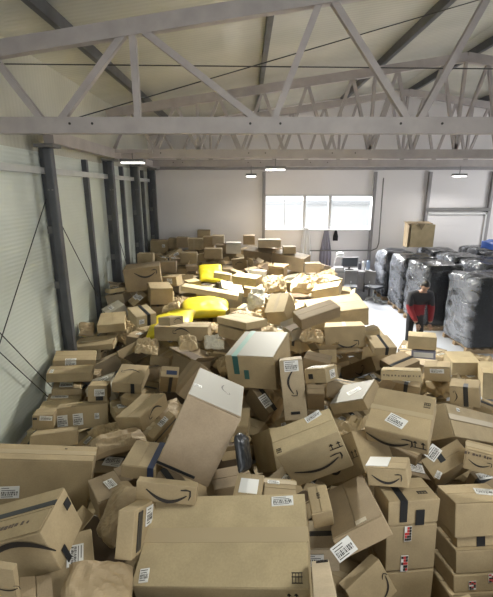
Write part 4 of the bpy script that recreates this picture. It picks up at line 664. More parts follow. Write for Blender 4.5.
    ('dark carton between the tilted white-label carton and the very big carton by the column', [-2.833, 10.05, 0.93, 0.124, 0.008, -0.983, 0.464, 0.383, 0.246], 'd', [('tape', 'T', 'u', 0.5, 0.05, 'clear', 0, 1), ('smile', 'N', 0.5, 0.5, 0.278, 0)], False),
    ('brown carton between the leaning grey-label carton and the dark-banded carton by the yellow sack', [-2.682, 8.566, 0.812, 0.01, -0.098, -2.712, 0.43, 0.307, 0.268], 'k', [('smile', 'N', 0.5, 0.5, 0.258, 180)], True),
    ('brown carton between the carton with black band and the crushed carton at the right edge', [3.604, 5.758, 0.19, 0.308, -0.113, -1.341, 0.538, 0.332, 0.19], 'k', [], False),
    ('medium white carton with white label between the long pale carton and the farthest yellow sack', [-1.086, 10.654, 1.0, -0.031, -0.052, -0.919, 0.517, 0.42, 0.176], 'w', [('lab', 'T', 0.45, 0.66, 0.176, 0.126, 6)], False),
    ('pale carton between the flat-topped carton at the column and the grey-brown fourth-column carton', [-2.295, 11.134, 1.233, 0.069, -0.039, -2.693, 0.484, 0.455, 0.195], 'l', [('lab', 'T', 0.34, 0.34, 0.165, 0.137, -11)], False),
    ('dark carton between the far arrow-print carton and the small pale carton by the far sack', [-0.579, 12.955, 1.19, 0.112, 0.049, 0.256, 0.404, 0.247, 0.132], 'd', [('smile', 'N', 0.5, 0.5, 0.242, 180)], True),
    ('brown carton between the big arrow carton in the centre and the dark banded carton', [0.467, 4.207, 0.861, 0.339, -0.065, -1.359, 0.298, 0.192, 0.108], 'k', [('lab', 'T', 0.62, 0.41, 0.101, 0.058, -14)], False),
    ('pale carton between the leaning grey-label carton and the very big carton by the column', [-2.969, 8.756, 1.42, 0.086, -0.021, -2.317, 0.349, 0.25, 0.093], 'l', [('tape', 'T', 'u', 0.5, 0.05, 'black', 0, 1), ('tape', 'L', 'v', 0.5, 0.05, 'black', 0.5, 1), ('lab', 'T', 0.39, 0.45, 0.119, 0.075, 20)], False),
    ('pale carton between the carton with hand hole and the pale carton beyond the sack', [-0.478, 11.397, 0.962, -0.335, -0.261, 1.324, 0.532, 0.475, 0.284], 'l', [('tape', 'T', 'u', 0.5, 0.05, 'black', 0, 1), ('tape', 'L', 'v', 0.5, 0.05, 'black', 0.5, 1)], False),
    ('pale carton between the tilted long arrow carton and the largest pale carton', [2.559, 7.547, 0.78, 0.059, -0.448, 1.901, 0.331, 0.303, 0.187], 'l', [('tape', 'T', 'u', 0.5, 0.05, 'clear', 0, 1), ('lab', 'T', 0.65, 0.42, 0.113, 0.091, -5)], False),
    ('brown carton between the big arrow carton under the pale one and the sheet-topped small carton', [1.584, 6.322, 0.845, -0.241, -0.254, 1.691, 0.378, 0.24, 0.095], 'k', [('lab', 'T', 0.43, 0.52, 0.129, 0.072, 11)], False),
    ('small brown carton between the dark-sided far carton and the farthest yellow sack', [-0.978, 12.816, 1.404, 0.218, 0.427, -2.569, 0.38, 0.225, 0.113], 'k', [], False),
    ('white carton between the white packing paper and the carton with hand hole', [0.083, 9.965, 0.823, -0.008, -0.006, -2.688, 0.357, 0.337, 0.237], 'w', [('lab', 'T', 0.5, 0.59, 0.121, 0.101, 1)], False),
    ('medium brown carton between the dark ridge carton and the pale carton beyond the sack', [0.617, 12.331, 1.293, 0.083, -0.313, 0.808, 0.521, 0.447, 0.282], 'k', [('tape', 'T', 'u', 0.5, 0.05, 'clear', 0, 1)], False),
    ('pale carton between the very big carton by the column and the square pale-topped carton', [-3.087, 9.326, 1.338, -0.014, 0.275, 1.4, 0.372, 0.226, 0.137], 'p', [('smile', 'L', 0.5, 0.5, 0.136, 180)], True),
    ('brown carton between the small arrow-print carton with white sheet and the large sloping carton', [1.17, 3.005, 0.97, 0.358, 0.209, -2.437, 0.38, 0.346, 0.102], 'k', [('smile', 'L', 0.5, 0.5, 0.208, 0)], False),
    ('pale carton between the film-wrapped carton and the carton under the centre arrow carton', [1.322, 4.447, 0.841, -0.214, -0.139, 2.11, 0.298, 0.181, 0.122], 'p', [('tape', 'T', 'u', 0.5, 0.05, 'black', 0, 1), ('tape', 'L', 'v', 0.5, 0.05, 'black', 0.5, 1), ('lab', 'T', 0.3, 0.61, 0.101, 0.054, 8)], False),
    ('pale carton between the right edge arrow-print carton and the small arrow-print carton with white sheet', [2.147, 3.927, 0.678, 0.042, -0.011, -1.249, 0.405, 0.313, 0.265], 'l', [('tape', 'T', 'u', 0.5, 0.05, 'black', 0, 1), ('tape', 'L', 'v', 0.5, 0.05, 'black', 0.5, 1), ('lab', 'T', 0.41, 0.51, 0.138, 0.094, 6)], False),
    ('small pale carton between the pale carton beyond the sack and the far arrow-print carton', [-0.071, 11.932, 1.11, -0.022, -0.157, 0.352, 0.364, 0.226, 0.256], 'l', [], False),
    ('small brown carton with white label between the tilted white-label carton and the leaning grey-label carton', [-2.898, 9.438, 0.898, 0.183, 0.101, 2.008, 0.371, 0.264, 0.218], 'k', [('tape', 'T', 'u', 0.5, 0.05, 'black', 0, 1), ('tape', 'L', 'v', 0.5, 0.05, 'black', 0.5, 1), ('lab', 'T', 0.63, 0.41, 0.126, 0.079, 7)], False),
    ('small brown carton between the far arrow-print carton and the pale carton beyond the sack', [-0.273, 10.659, 1.393, -0.12, -0.331, 3.04, 0.38, 0.223, 0.177], 'k', [], False),
    ('pale carton between the upright paper mailer and the crumpled bottom left bag', [-1.209, 2.642, 1.012, -0.005, 0.018, 1.698, 0.308, 0.178, 0.142], 'l', [('tape', 'T', 'u', 0.5, 0.05, 'clear', 0, 1), ('lab', 'T', 0.41, 0.41, 0.105, 0.053, -18)], False),
    ('dark carton between the barcode-front small carton and the carton with two white labels', [-2.634, 6.122, 0.229, 0.395, 0.784, -1.94, 0.363, 0.208, 0.16], 'd', [('tape', 'T', 'u', 0.5, 0.05, 'clear', 0, 1), ('lab', 'T', 0.46, 0.66, 0.123, 0.062, 11)], False),
    ('small pale carton with end label between the upper pale-topped carton and the white packing paper', [-0.044, 8.251, 1.072, 0.115, -0.227, 0.892, 0.339, 0.287, 0.162], 'l', [('tape', 'T', 'u', 0.5, 0.05, 'black', 0, 1), ('tape', 'L', 'v', 0.5, 0.05, 'black', 0.5, 1), ('lab', 'N', 0.5, 0.55, 0.119, 0.081, 0)], False),
    ('brown carton between the big arrow carton in the centre and the large sloping carton', [0.375, 2.927, 1.178, -0.071, -0.122, 0.786, 0.336, 0.252, 0.115], 'k', [('tape', 'T', 'u', 0.5, 0.05, 'black', 0, 1), ('tape', 'L', 'v', 0.5, 0.05, 'black', 0.5, 1), ('lab', 'T', 0.28, 0.41, 0.114, 0.076, 10)], False),
    ('small pale carton with white label between the far arrow-print carton and the white-fronted ridge carton', [-0.284, 13.015, 1.506, -0.195, 0.367, 0.735, 0.363, 0.235, 0.134], 'l', [('tape', 'T', 'u', 0.5, 0.05, 'clear', 0, 1), ('lab', 'T', 0.32, 0.66, 0.123, 0.07, -9)], False),
    ('small pale carton with white label just below the torn-label carton by the wall', [-2.927, 5.107, 0.259, 0.056, 0.065, -1.918, 0.36, 0.295, 0.105], 'l', [('tape', 'T', 'u', 0.5, 0.05, 'black', 0, 1), ('tape', 'L', 'v', 0.5, 0.05, 'black', 0.5, 1), ('lab', 'T', 0.34, 0.38, 0.122, 0.088, -12)], False),
]
BAGS = [
    ('paper_bag', 'crumpled brown paper bag at the bottom left beside the large front carton', 'paper bag', [-0.737, 1.563, 1.669, -0.096, 0.371, 0.242, 0.335, 0.274, 0.112], 'kraft'),
    ('paper_bag', 'brown paper mailer standing on end between wide left carton and upright black-taped carton', 'paper bag', [-0.863, 2.234, 1.489, 0.793, -0.488, -0.852, 0.337, 0.372, 0.13], 'kraft'),
    ('paper_bag', 'brown paper mailer lying across behind the wide carton at the left edge', 'paper bag', [-1.233, 3.338, 1.244, -0.013, -0.04, 0.462, 0.491, 0.301, 0.141], 'kraft'),
    ('yellow_sack', 'yellow sack farthest back in the heap', 'sack', [-0.948, 10.329, 1.484, 0.419, 0.023, 0.124, 0.604, 0.768, 0.25], 'yellow'),
    ('yellow_sack', 'biggest yellow sack, bright, middle of the three', 'sack', [-0.919, 8.522, 1.053, -0.041, 0.001, 0.159, 1.052, 1.288, 0.433], 'yellow'),
    ('yellow_sack', 'yellow sack nearest the camera, behind the wide arrow carton', 'sack', [-1.406, 7.163, 1.16, -0.052, -0.223, 0.081, 0.821, 1.254, 0.379], 'yellow'),
    ('padded_mailer', 'black plastic mailer stuck upright right of the large tipped-up carton', 'mailer', [-0.03, 2.424, 1.82, 1.239, 0.498, 1.178, 0.201, 0.249, 0.085], 'black'),
    ('packing_paper', 'crumpled white packing paper in the middle of the bright patch', 'packing paper', [0.216, 8.051, 1.408, 0.725, -0.361, -0.434, 0.389, 0.476, 0.158], 'whitepaper'),
    ('packing_paper', 'crumpled kraft paper below the long dark ridge carton, left piece', 'packing paper', [0.638, 8.875, 1.504, 0.252, -0.058, 0.036, 0.523, 0.619, 0.209], 'kraftpale'),
    ('packing_paper', 'crumpled kraft paper below the ridge, right piece near the rim', 'packing paper', [1.541, 9.3, 1.368, 0.238, 0.003, -0.035, 0.963, 0.666, 0.296], 'kraftpale'),
    ('packing_paper', 'crumpled white paper in front of the upper pale-topped carton', 'packing paper', [-0.518, 5.938, 1.258, 0.158, 0.113, 0.155, 0.311, 0.378, 0.126], 'whitepaper'),
    ('packing_paper', 'crumpled kraft paper left of the wide carton at the yellow sack', 'packing paper', [-1.567, 5.881, 1.204, 0.112, 0.177, 0.211, 0.355, 0.438, 0.145], 'kraftpale'),
    ('packing_paper', 'crumpled paper wad just below the wide carton at the yellow sack', 'packing paper', [-0.87, 5.558, 1.4, 0.274, 0.103, 0.277, 0.274, 0.324, 0.11], 'kraftpale'),
    ('padded_mailer', 'crushed tan paper mailer at the foot of the first left column', 'mailer', [-3.195, 7.559, 0.907, 0.374, 0.115, 0.344, 0.296, 0.4, 0.127], 'kraft'),
    ('packing_paper', 'small tan packing paper between the long narrow carton and the sheet-topped small carton', 'packing paper', [1.058, 6.036, 1.323, -0.125, 0.033, -1.852, 0.414, 0.352, 0.133], 'kraftpale'),
    ('packing_paper', 'crumpled tan packing paper between the double-flap carton by the column and the tilted white-label carton', 'packing paper', [-2.408, 7.573, 0.774, -0.185, 0.0, 2.478, 0.672, 0.474, 0.285], 'kraftpale'),
    ('packing_paper', 'crumpled tan packing paper between the lying paper mailer and the carton with two white labels', 'packing paper', [-1.651, 4.351, 0.647, 0.177, -0.129, 2.428, 0.482, 0.45, 0.1], 'kraftpale'),
    ('packing_paper', 'small brown packing paper between the long pale carton and the dark-sided far carton', 'packing paper', [-1.416, 10.857, 1.37, -0.004, -0.003, -0.848, 0.47, 0.305, 0.139], 'kraft'),
    ('packing_paper', 'crumpled tan packing paper between the upper pale-topped carton and the white packing paper', 'packing paper', [-0.016, 7.175, 1.298, -0.126, 0.086, 0.239, 0.545, 0.554, 0.122], 'kraftpale'),
    ('packing_paper', 'small tan packing paper between the ridge-end carton and the pale rim carton', 'packing paper', [2.263, 11.974, 1.214, 0.085, -0.174, -3.019, 0.519, 0.43, 0.17], 'kraftpale'),
    ('packing_paper', 'small tan packing paper between the teal-taped carton and the long dark carton', 'packing paper', [-0.222, 5.238, 1.135, -0.208, -0.068, -1.131, 0.421, 0.386, 0.218], 'kraftpale'),
    ('packing_paper', 'crumpled tan packing paper between the upper pale-topped carton and the steeply tipped pale carton', 'packing paper', [0.27, 6.459, 1.306, -0.103, -0.017, -1.356, 0.498, 0.42, 0.115], 'kraftpale'),
    ('packing_paper', 'crumpled tan packing paper between the carton under the centre arrow carton and the film-wrapped carton', 'packing paper', [1.172, 3.642, 1.161, -0.217, 0.09, 0.843, 0.555, 0.503, 0.169], 'kraftpale'),
    ('packing_paper', 'tan packing paper between the carton with white label strip and the carton with black band', 'packing paper', [2.95, 5.405, 0.72, -0.282, -0.388, -0.956, 0.629, 0.403, 0.29], 'kraftpale'),
    ('packing_paper', 'small brown packing paper between the narrow striped carton and the blue-corner carton', 'packing paper', [-0.861, 4.126, 1.112, 0.29, 0.098, 0.847, 0.397, 0.391, 0.075], 'kraft'),
    ('packing_paper', 'small tan packing paper between the biggest yellow sack and the lower carton of the pair', 'packing paper', [-0.62, 7.036, 1.105, 0.28, 0.311, 1.265, 0.496, 0.33, 0.115], 'kraftpale'),
    ('packing_paper', 'crumpled tan packing paper between the carton cut by the right edge and the blue-label carton', 'packing paper', [4.792, 7.613, 0.202, 0.351, -0.09, 2.44, 0.58, 0.475, 0.161], 'kraftpale'),
    ('packing_paper', 'crumpled tan packing paper between the nearest yellow sack and the flat-topped carton at the column', 'packing paper', [-1.573, 8.059, 1.193, 0.231, -0.129, -1.456, 0.604, 0.366, 0.138], 'kraftpale'),
    ('packing_paper', 'small brown packing paper between the tall arrow-print carton and the dark banded carton', 'packing paper', [0.519, 4.623, 1.112, 0.087, 0.042, -1.131, 0.366, 0.264, 0.179], 'kraft'),
    ('packing_paper', 'small brown packing paper between the tilted long arrow carton and the sheet-topped small carton', 'packing paper', [1.613, 5.89, 1.124, 0.291, -0.301, -2.124, 0.468, 0.359, 0.112], 'kraft'),
    ('packing_paper', 'tan packing paper between the small carton by the yellow sack and the biggest yellow sack', 'packing paper', [-1.598, 9.604, 0.833, 0.018, 0.018, 0.905, 0.513, 0.489, 0.21], 'kraftpale'),
    ('packing_paper', 'crumpled tan packing paper between the long narrow carton and the sheet-topped small carton', 'packing paper', [1.466, 7.368, 0.701, -0.054, -0.01, -1.746, 0.673, 0.51, 0.188], 'kraftpale'),
    ('packing_paper', 'crumpled brown packing paper between the ridge-end carton and the dark ridge carton', 'packing paper', [1.401, 12.368, 1.084, 0.294, 0.057, -2.504, 0.762, 0.545, 0.172], 'kraft'),
    ('packing_paper', 'crumpled brown packing paper between the dark banded carton and the tall arrow-print carton', 'packing paper', [0.42, 5.092, 0.764, 0.064, 0.693, -2.363, 0.659, 0.426, 0.178], 'kraft'),
    ('packing_paper', 'small tan packing paper right of the tilted carton with short black tape', 'packing paper', [2.108, 3.376, 0.907, -0.292, -0.101, -0.591, 0.378, 0.279, 0.186], 'kraftpale'),
    ('packing_paper', 'small tan packing paper between the flat-topped carton at the column and the biggest yellow sack', 'packing paper', [-1.897, 10.387, 0.921, -0.085, -0.155, 0.485, 0.477, 0.49, 0.086], 'kraftpale'),
    ('packing_paper', 'small tan packing paper between the white packing paper and the steeply tipped pale carton', 'packing paper', [0.359, 8.823, 0.883, -0.285, -0.054, -2.99, 0.491, 0.488, 0.134], 'kraftpale'),
    ('packing_paper', 'small brown packing paper between the tall arrow-print carton and the sheet-topped small carton', 'packing paper', [0.881, 5.45, 0.88, -0.005, -0.004, 1.194, 0.402, 0.325, 0.105], 'kraft'),
    ('packing_paper', 'small brown packing paper between the sheet-topped small carton and the film-wrapped carton', 'packing paper', [1.215, 5.082, 0.902, -0.011, -0.205, 0.489, 0.397, 0.265, 0.17], 'kraft'),
    ('packing_paper', 'small brown packing paper between the double-flap carton by the column and the arching-arrow carton', 'packing paper', [-2.895, 7.822, 0.276, 0.047, -0.075, 2.311, 0.407, 0.295, 0.166], 'kraft'),
    ('packing_paper', 'small brown packing paper between the pale ridge carton and the long dark ridge carton', 'packing paper', [0.924, 12.967, 1.686, 0.08, 0.038, -2.707, 0.489, 0.344, 0.22], 'kraft'),
    ('packing_paper', 'crumpled tan packing paper between the pale rim carton and the ridge-end carton', 'packing paper', [2.193, 10.64, 1.339, 0.095, -0.126, 0.677, 0.57, 0.341, 0.204], 'kraftpale'),
]
HEAP = [
    [-2.85, 0.42, 1.64, 0.11, -0.09, 0.05, 0.38, 0.35, 0.32],
    [-2.82, 0.34, 1.33, 0.11, -0.06, -0.09, 0.41, 0.36, 0.25],
    [-2.84, 0.44, 1.06, 0.04, -0.02, -0.06, 0.32, 0.31, 0.28],
    [-2.85, 0.33, 0.79, -0.04, 0.15, -0.06, 0.41, 0.38, 0.22],
    [-2.48, 0.44, 1.51, -0.01, -0.1, 0.22, 0.31, 0.3, 0.27],
    [-2.38, 0.4, 1.26, -0.02, -0.14, -0.28, 0.42, 0.31, 0.28],
    [-2.39, 0.38, 0.94, 0.07, -0.17, 0.34, 0.41, 0.38, 0.22],
    [-2.37, 0.32, 0.62, -0.07, -0.03, 0.21, 0.36, 0.36, 0.26],
    [-2.03, 0.36, 1.67, 0.01, 0.02, -0.31, 0.38, 0.36, 0.27],
    [-1.91, 0.36, 1.33, -0.01, 0.11, 0.03, 0.45, 0.32, 0.24],
    [-1.94, 0.33, 1.06, -0.02, 0.09, 0.1, 0.3, 0.39, 0.28],
    [-1.98, 0.35, 0.77, 0.07, -0.12, -0.0, 0.36, 0.28, 0.27],
    [-1.46, 0.42, 1.66, 0.01, 0.12, -0.11, 0.4, 0.37, 0.28],
    [-1.45, 0.39, 1.3, 0.03, -0.09, -0.46, 0.4, 0.3, 0.2],
    [-1.5, 0.41, 1.07, -0.03, -0.05, -0.42, 0.35, 0.32, 0.26],
    [-1.46, 0.48, 0.75, -0.04, -0.09, -0.33, 0.32, 0.32, 0.3],
    [-1.0, 0.46, 1.68, 0.13, 0.12, -0.4, 0.44, 0.36, 0.24],
    [-1.02, 0.36, 1.36, 0.05, 0.1, 0.28, 0.32, 0.31, 0.29],
    [-1.04, 0.38, 1.07, -0.02, 0.0, 0.29, 0.35, 0.32, 0.26],
    [-1.0, 0.34, 0.79, 0.09, -0.04, -0.1, 0.36, 0.3, 0.22],
    [-0.55, 0.33, 1.64, -0.1, 0.05, 0.16, 0.37, 0.35, 0.31],
    [-0.57, 0.38, 1.35, 0.1, -0.03, 0.11, 0.33, 0.36, 0.21],
    [-0.57, 0.47, 1.09, 0.05, 0.03, -0.31, 0.45, 0.32, 0.22],
    [-0.53, 0.42, 0.76, -0.08, 0.0, -0.39, 0.3, 0.4, 0.28],
    [-0.15, 0.35, 1.61, -0.15, 0.06, 0.43, 0.38, 0.3, 0.29],
    [-0.11, 0.36, 1.28, 0.01, 0.01, 0.43, 0.34, 0.32, 0.25],
    [-0.07, 0.34, 0.98, 0.1, 0.17, -0.14, 0.34, 0.34, 0.24],
    [-0.1, 0.32, 0.66, -0.09, 0.03, -0.29, 0.3, 0.36, 0.27],
    [0.33, 0.33, 1.65, 0.13, 0.03, -0.29, 0.36, 0.27, 0.28],
    [0.32, 0.43, 1.37, -0.0, 0.23, 0.07, 0.33, 0.26, 0.23],
    [0.37, 0.36, 1.07, -0.01, 0.17, 0.11, 0.41, 0.31, 0.25],
    [0.31, 0.39, 0.75, -0.01, 0.1, -0.34, 0.34, 0.33, 0.28],
    [0.8, 0.43, 1.46, -0.0, 0.05, -0.01, 0.41, 0.28, 0.21],
    [0.73, 0.43, 1.06, 0.03, 0.15, 0.04, 0.34, 0.3, 0.21],
    [0.72, 0.33, 0.74, 0.01, -0.12, 0.19, 0.39, 0.26, 0.25],
    [0.78, 0.39, 0.49, -0.07, -0.02, -0.35, 0.43, 0.39, 0.24],
    [1.24, 0.33, 1.34, -0.07, -0.0, -0.1, 0.37, 0.35, 0.32],
    [1.25, 0.33, 1.04, -0.06, -0.05, -0.37, 0.38, 0.36, 0.22],
    [1.18, 0.44, 0.77, 0.07, 0.0, -0.44, 0.33, 0.28, 0.26],
    [1.25, 0.36, 0.4, 0.13, -0.13, 0.07, 0.4, 0.35, 0.29],
    [1.77, 0.42, 1.39, -0.06, -0.06, 0.31, 0.37, 0.3, 0.22],
    [1.71, 0.41, 1.05, -0.01, -0.07, 0.09, 0.35, 0.27, 0.21],
    [1.72, 0.35, 0.8, 0.09, 0.14, 0.45, 0.3, 0.38, 0.21],
    [1.78, 0.4, 0.47, -0.03, -0.07, -0.34, 0.31, 0.36, 0.25],
    [2.2, 0.41, 1.2, 0.09, 0.0, 0.16, 0.35, 0.32, 0.29],
    [2.13, 0.32, 0.92, 0.02, -0.06, -0.25, 0.37, 0.33, 0.27],
    [2.2, 0.47, 0.31, 0.07, -0.02, 0.01, 0.44, 0.26, 0.28],
    [2.64, 0.4, 1.31, -0.02, 0.07, -0.3, 0.4, 0.34, 0.28],
    [2.62, 0.42, 0.97, 0.11, -0.04, 0.11, 0.37, 0.27, 0.26],
    [2.7, 0.33, 0.75, 0.04, 0.02, -0.02, 0.31, 0.35, 0.2],
    [2.63, 0.45, 0.46, 0.09, -0.04, -0.49, 0.34, 0.28, 0.28],
    [3.16, 0.42, 1.35, -0.2, -0.06, -0.2, 0.37, 0.35, 0.29],
    [3.01, 0.33, 1.05, -0.1, 0.09, -0.04, 0.35, 0.31, 0.29],
    [3.12, 0.34, 0.77, -0.06, -0.01, 0.26, 0.31, 0.37, 0.26],
    [3.04, 0.34, 0.47, -0.09, -0.05, 0.1, 0.38, 0.27, 0.27],
    [-2.93, 0.94, 1.65, -0.03, 0.04, -0.07, 0.44, 0.26, 0.3],
    [-2.89, 0.89, 1.36, -0.11, 0.01, -0.15, 0.36, 0.37, 0.27],
    [-2.85, 0.85, 1.02, -0.05, 0.17, 0.11, 0.41, 0.38, 0.25],
    [-2.87, 0.83, 0.71, -0.11, -0.0, -0.05, 0.35, 0.28, 0.28],
    [-2.51, 0.79, 1.65, -0.05, -0.02, -0.09, 0.41, 0.3, 0.3],
    [-2.36, 0.88, 1.33, 0.04, 0.03, -0.44, 0.43, 0.31, 0.24],
    [-2.36, 0.86, 1.01, 0.08, -0.01, -0.26, 0.43, 0.33, 0.28],
    [-2.46, 0.82, 0.73, 0.17, 0.06, -0.22, 0.38, 0.35, 0.23],
    [-2.01, 0.84, 1.65, -0.12, -0.14, -0.12, 0.43, 0.28, 0.3],
    [-1.91, 0.89, 1.32, 0.08, 0.06, 0.38, 0.35, 0.26, 0.26],
    [-1.9, 0.87, 0.86, -0.04, 0.14, 0.17, 0.36, 0.39, 0.27],
    [-1.94, 0.86, 0.59, 0.06, -0.1, -0.05, 0.39, 0.27, 0.21],
    [-1.51, 0.84, 1.64, -0.11, -0.18, -0.29, 0.38, 0.27, 0.31],
    [-1.55, 0.87, 1.35, -0.04, 0.08, 0.19, 0.33, 0.36, 0.2],
    [-1.54, 0.93, 1.07, 0.1, -0.14, -0.37, 0.32, 0.32, 0.27],
    [-1.5, 0.93, 0.75, -0.07, 0.0, -0.45, 0.36, 0.35, 0.21],
    [-1.03, 0.87, 1.65, 0.05, -0.08, -0.25, 0.38, 0.37, 0.29],
    [-1.06, 0.91, 1.38, 0.05, -0.02, 0.14, 0.39, 0.31, 0.23],
    [-1.07, 0.87, 1.05, 0.16, -0.08, 0.29, 0.43, 0.27, 0.31],
    [-1.05, 0.82, 0.73, 0.03, -0.04, 0.22, 0.41, 0.26, 0.23],
    [-0.57, 0.82, 1.6, -0.0, 0.11, 0.43, 0.33, 0.31, 0.3],
    [-0.65, 0.91, 1.33, 0.12, 0.02, 0.04, 0.35, 0.36, 0.24],
    [-0.61, 0.91, 1.03, 0.14, 0.05, -0.31, 0.36, 0.38, 0.24],
    [-0.58, 0.87, 0.78, 0.08, 0.08, -0.28, 0.44, 0.28, 0.25],
    [-0.18, 0.94, 1.7, 0.12, 0.03, -0.17, 0.36, 0.29, 0.2],
    [-0.08, 0.87, 1.39, 0.02, -0.07, 0.44, 0.4, 0.33, 0.22],
    [-0.16, 0.89, 1.1, -0.0, 0.01, -0.49, 0.38, 0.26, 0.2],
    [-0.1, 0.88, 0.75, 0.03, 0.1, 0.09, 0.43, 0.26, 0.3],
    [0.39, 0.93, 1.23, -0.05, -0.03, -0.12, 0.32, 0.35, 0.31],
    [0.34, 0.87, 0.88, -0.02, 0.02, -0.38, 0.33, 0.32, 0.31],
    [0.37, 0.9, 0.59, 0.08, -0.15, -0.19, 0.34, 0.39, 0.2],
    [0.83, 0.84, 1.41, -0.15, -0.03, -0.07, 0.31, 0.28, 0.3],
    [0.76, 0.82, 1.03, -0.01, 0.09, 0.27, 0.39, 0.29, 0.27],
    [0.81, 0.94, 0.76, 0.15, 0.06, 0.1, 0.42, 0.35, 0.21],
    [0.76, 0.83, 0.45, 0.09, -0.01, 0.4, 0.3, 0.3, 0.22],
    [1.3, 0.79, 1.37, 0.03, 0.03, 0.09, 0.4, 0.38, 0.26],
    [1.19, 0.85, 1.07, 0.12, -0.01, 0.11, 0.36, 0.27, 0.25],
    [1.32, 0.79, 0.76, 0.02, 0.01, 0.32, 0.37, 0.33, 0.27],
    [1.29, 0.85, 0.49, -0.02, -0.08, -0.39, 0.42, 0.32, 0.22],
    [1.64, 0.89, 1.09, -0.13, -0.04, -0.47, 0.41, 0.39, 0.22],
    [1.75, 0.89, 0.77, 0.02, -0.05, -0.37, 0.39, 0.36, 0.26],
    [1.74, 0.89, 0.39, 0.04, -0.12, -0.04, 0.33, 0.4, 0.21],
    [2.23, 0.8, 1.37, 0.08, -0.01, 0.04, 0.33, 0.29, 0.27],
    [2.16, 0.93, 1.09, -0.14, 0.15, -0.19, 0.44, 0.37, 0.23],
    [2.16, 0.79, 0.72, 0.03, 0.06, 0.37, 0.32, 0.34, 0.26],
    [2.22, 0.91, 0.47, 0.04, 0.05, -0.43, 0.41, 0.3, 0.27],
    [2.55, 0.92, 1.37, 0.03, -0.02, 0.09, 0.31, 0.39, 0.25],
    [2.67, 0.92, 1.06, -0.01, -0.11, 0.07, 0.4, 0.37, 0.28],
    [2.55, 0.93, 0.78, -0.0, -0.07, 0.01, 0.35, 0.36, 0.25],
    [2.68, 0.92, 0.3, 0.02, -0.06, -0.05, 0.32, 0.31, 0.3],
    [3.07, 0.9, 1.39, -0.1, 0.06, 0.34, 0.38, 0.28, 0.22],
    [3.09, 0.89, 1.08, -0.07, -0.03, 0.09, 0.42, 0.4, 0.24],
    [3.09, 0.9, 0.78, -0.06, 0.18, 0.41, 0.33, 0.38, 0.25],
    [3.15, 0.88, 0.44, -0.06, 0.02, -0.46, 0.35, 0.35, 0.22],
    [-2.95, 1.34, 1.54, 0.1, 0.02, -0.14, 0.44, 0.38, 0.24],
    [-2.88, 1.39, 1.22, -0.17, -0.13, -0.0, 0.35, 0.29, 0.28],
    [-2.82, 1.32, 0.87, 0.16, 0.06, 0.29, 0.34, 0.35, 0.28],
    [-2.88, 1.39, 0.55, 0.02, -0.18, -0.09, 0.42, 0.32, 0.23],
    [-2.38, 1.34, 1.52, -0.04, -0.22, -0.49, 0.41, 0.39, 0.28],
    [-2.42, 1.35, 1.2, 0.08, -0.05, -0.5, 0.37, 0.37, 0.22],
    [-2.39, 1.38, 0.91, 0.02, -0.14, -0.33, 0.34, 0.28, 0.31],
    [-2.45, 1.3, 0.59, 0.02, -0.0, -0.08, 0.41, 0.36, 0.24],
    [-1.9, 1.34, 1.41, -0.02, 0.05, -0.13, 0.41, 0.33, 0.21],
    [-1.97, 1.38, 1.07, 0.05, 0.05, 0.09, 0.35, 0.4, 0.3],
    [-1.93, 1.4, 0.74, 0.09, 0.12, 0.28, 0.34, 0.26, 0.25],
    [-1.99, 1.35, 0.5, 0.06, 0.05, 0.11, 0.32, 0.32, 0.22],
    [-1.44, 1.37, 1.53, -0.01, -0.05, 0.25, 0.34, 0.32, 0.27],
    [-1.45, 1.33, 1.17, 0.03, 0.04, -0.19, 0.45, 0.29, 0.28],
    [-1.49, 1.37, 0.87, 0.01, -0.02, 0.19, 0.31, 0.32, 0.28],
    [-1.56, 1.29, 0.47, 0.03, -0.01, 0.04, 0.43, 0.34, 0.29],
    [-1.03, 1.37, 1.48, -0.06, -0.03, 0.34, 0.38, 0.27, 0.27],
    [-1.01, 1.33, 1.15, -0.02, 0.0, 0.31, 0.37, 0.27, 0.32],
    [-1.05, 1.32, 0.91, -0.06, -0.04, -0.11, 0.4, 0.3, 0.21],
    [-1.08, 1.25, 0.62, 0.12, 0.09, 0.0, 0.38, 0.26, 0.28],
    [-0.54, 1.34, 1.46, -0.03, -0.01, 0.01, 0.41, 0.28, 0.2],
    [-0.58, 1.33, 1.12, 0.05, 0.04, 0.07, 0.39, 0.33, 0.28],
    [-0.57, 1.4, 0.81, 0.01, -0.03, -0.46, 0.43, 0.39, 0.31],
    [-0.66, 1.4, 0.55, -0.0, -0.1, -0.39, 0.32, 0.37, 0.22],
    [-0.14, 1.35, 1.17, 0.06, -0.09, -0.25, 0.4, 0.29, 0.28],
    [-0.12, 1.33, 0.88, 0.02, -0.04, -0.32, 0.39, 0.26, 0.26],
    [-0.08, 1.38, 0.62, -0.05, -0.04, 0.5, 0.36, 0.31, 0.28],
    [0.33, 1.39, 1.17, -0.03, -0.07, 0.27, 0.44, 0.39, 0.26],
    [0.39, 1.27, 0.81, 0.08, -0.07, -0.14, 0.39, 0.33, 0.29],
    [0.39, 1.29, 0.43, 0.01, 0.01, -0.35, 0.4, 0.28, 0.25],
    [0.77, 1.25, 1.1, -0.02, -0.04, -0.4, 0.3, 0.29, 0.25],
    [0.78, 1.37, 0.82, 0.1, -0.12, -0.2, 0.31, 0.3, 0.21],
    [0.85, 1.34, 0.38, 0.04, 0.06, 0.32, 0.41, 0.34, 0.28],
    [1.24, 1.32, 1.25, 0.13, -0.03, 0.24, 0.32, 0.31, 0.23],
    [1.19, 1.34, 0.91, 0.11, -0.06, -0.37, 0.4, 0.36, 0.31],
    [1.31, 1.35, 0.55, -0.02, 0.03, 0.05, 0.35, 0.31, 0.23],
    [1.78, 1.32, 1.16, 0.08, -0.02, -0.12, 0.37, 0.31, 0.2],
    [1.68, 1.39, 0.91, -0.09, -0.07, 0.46, 0.36, 0.34, 0.31],
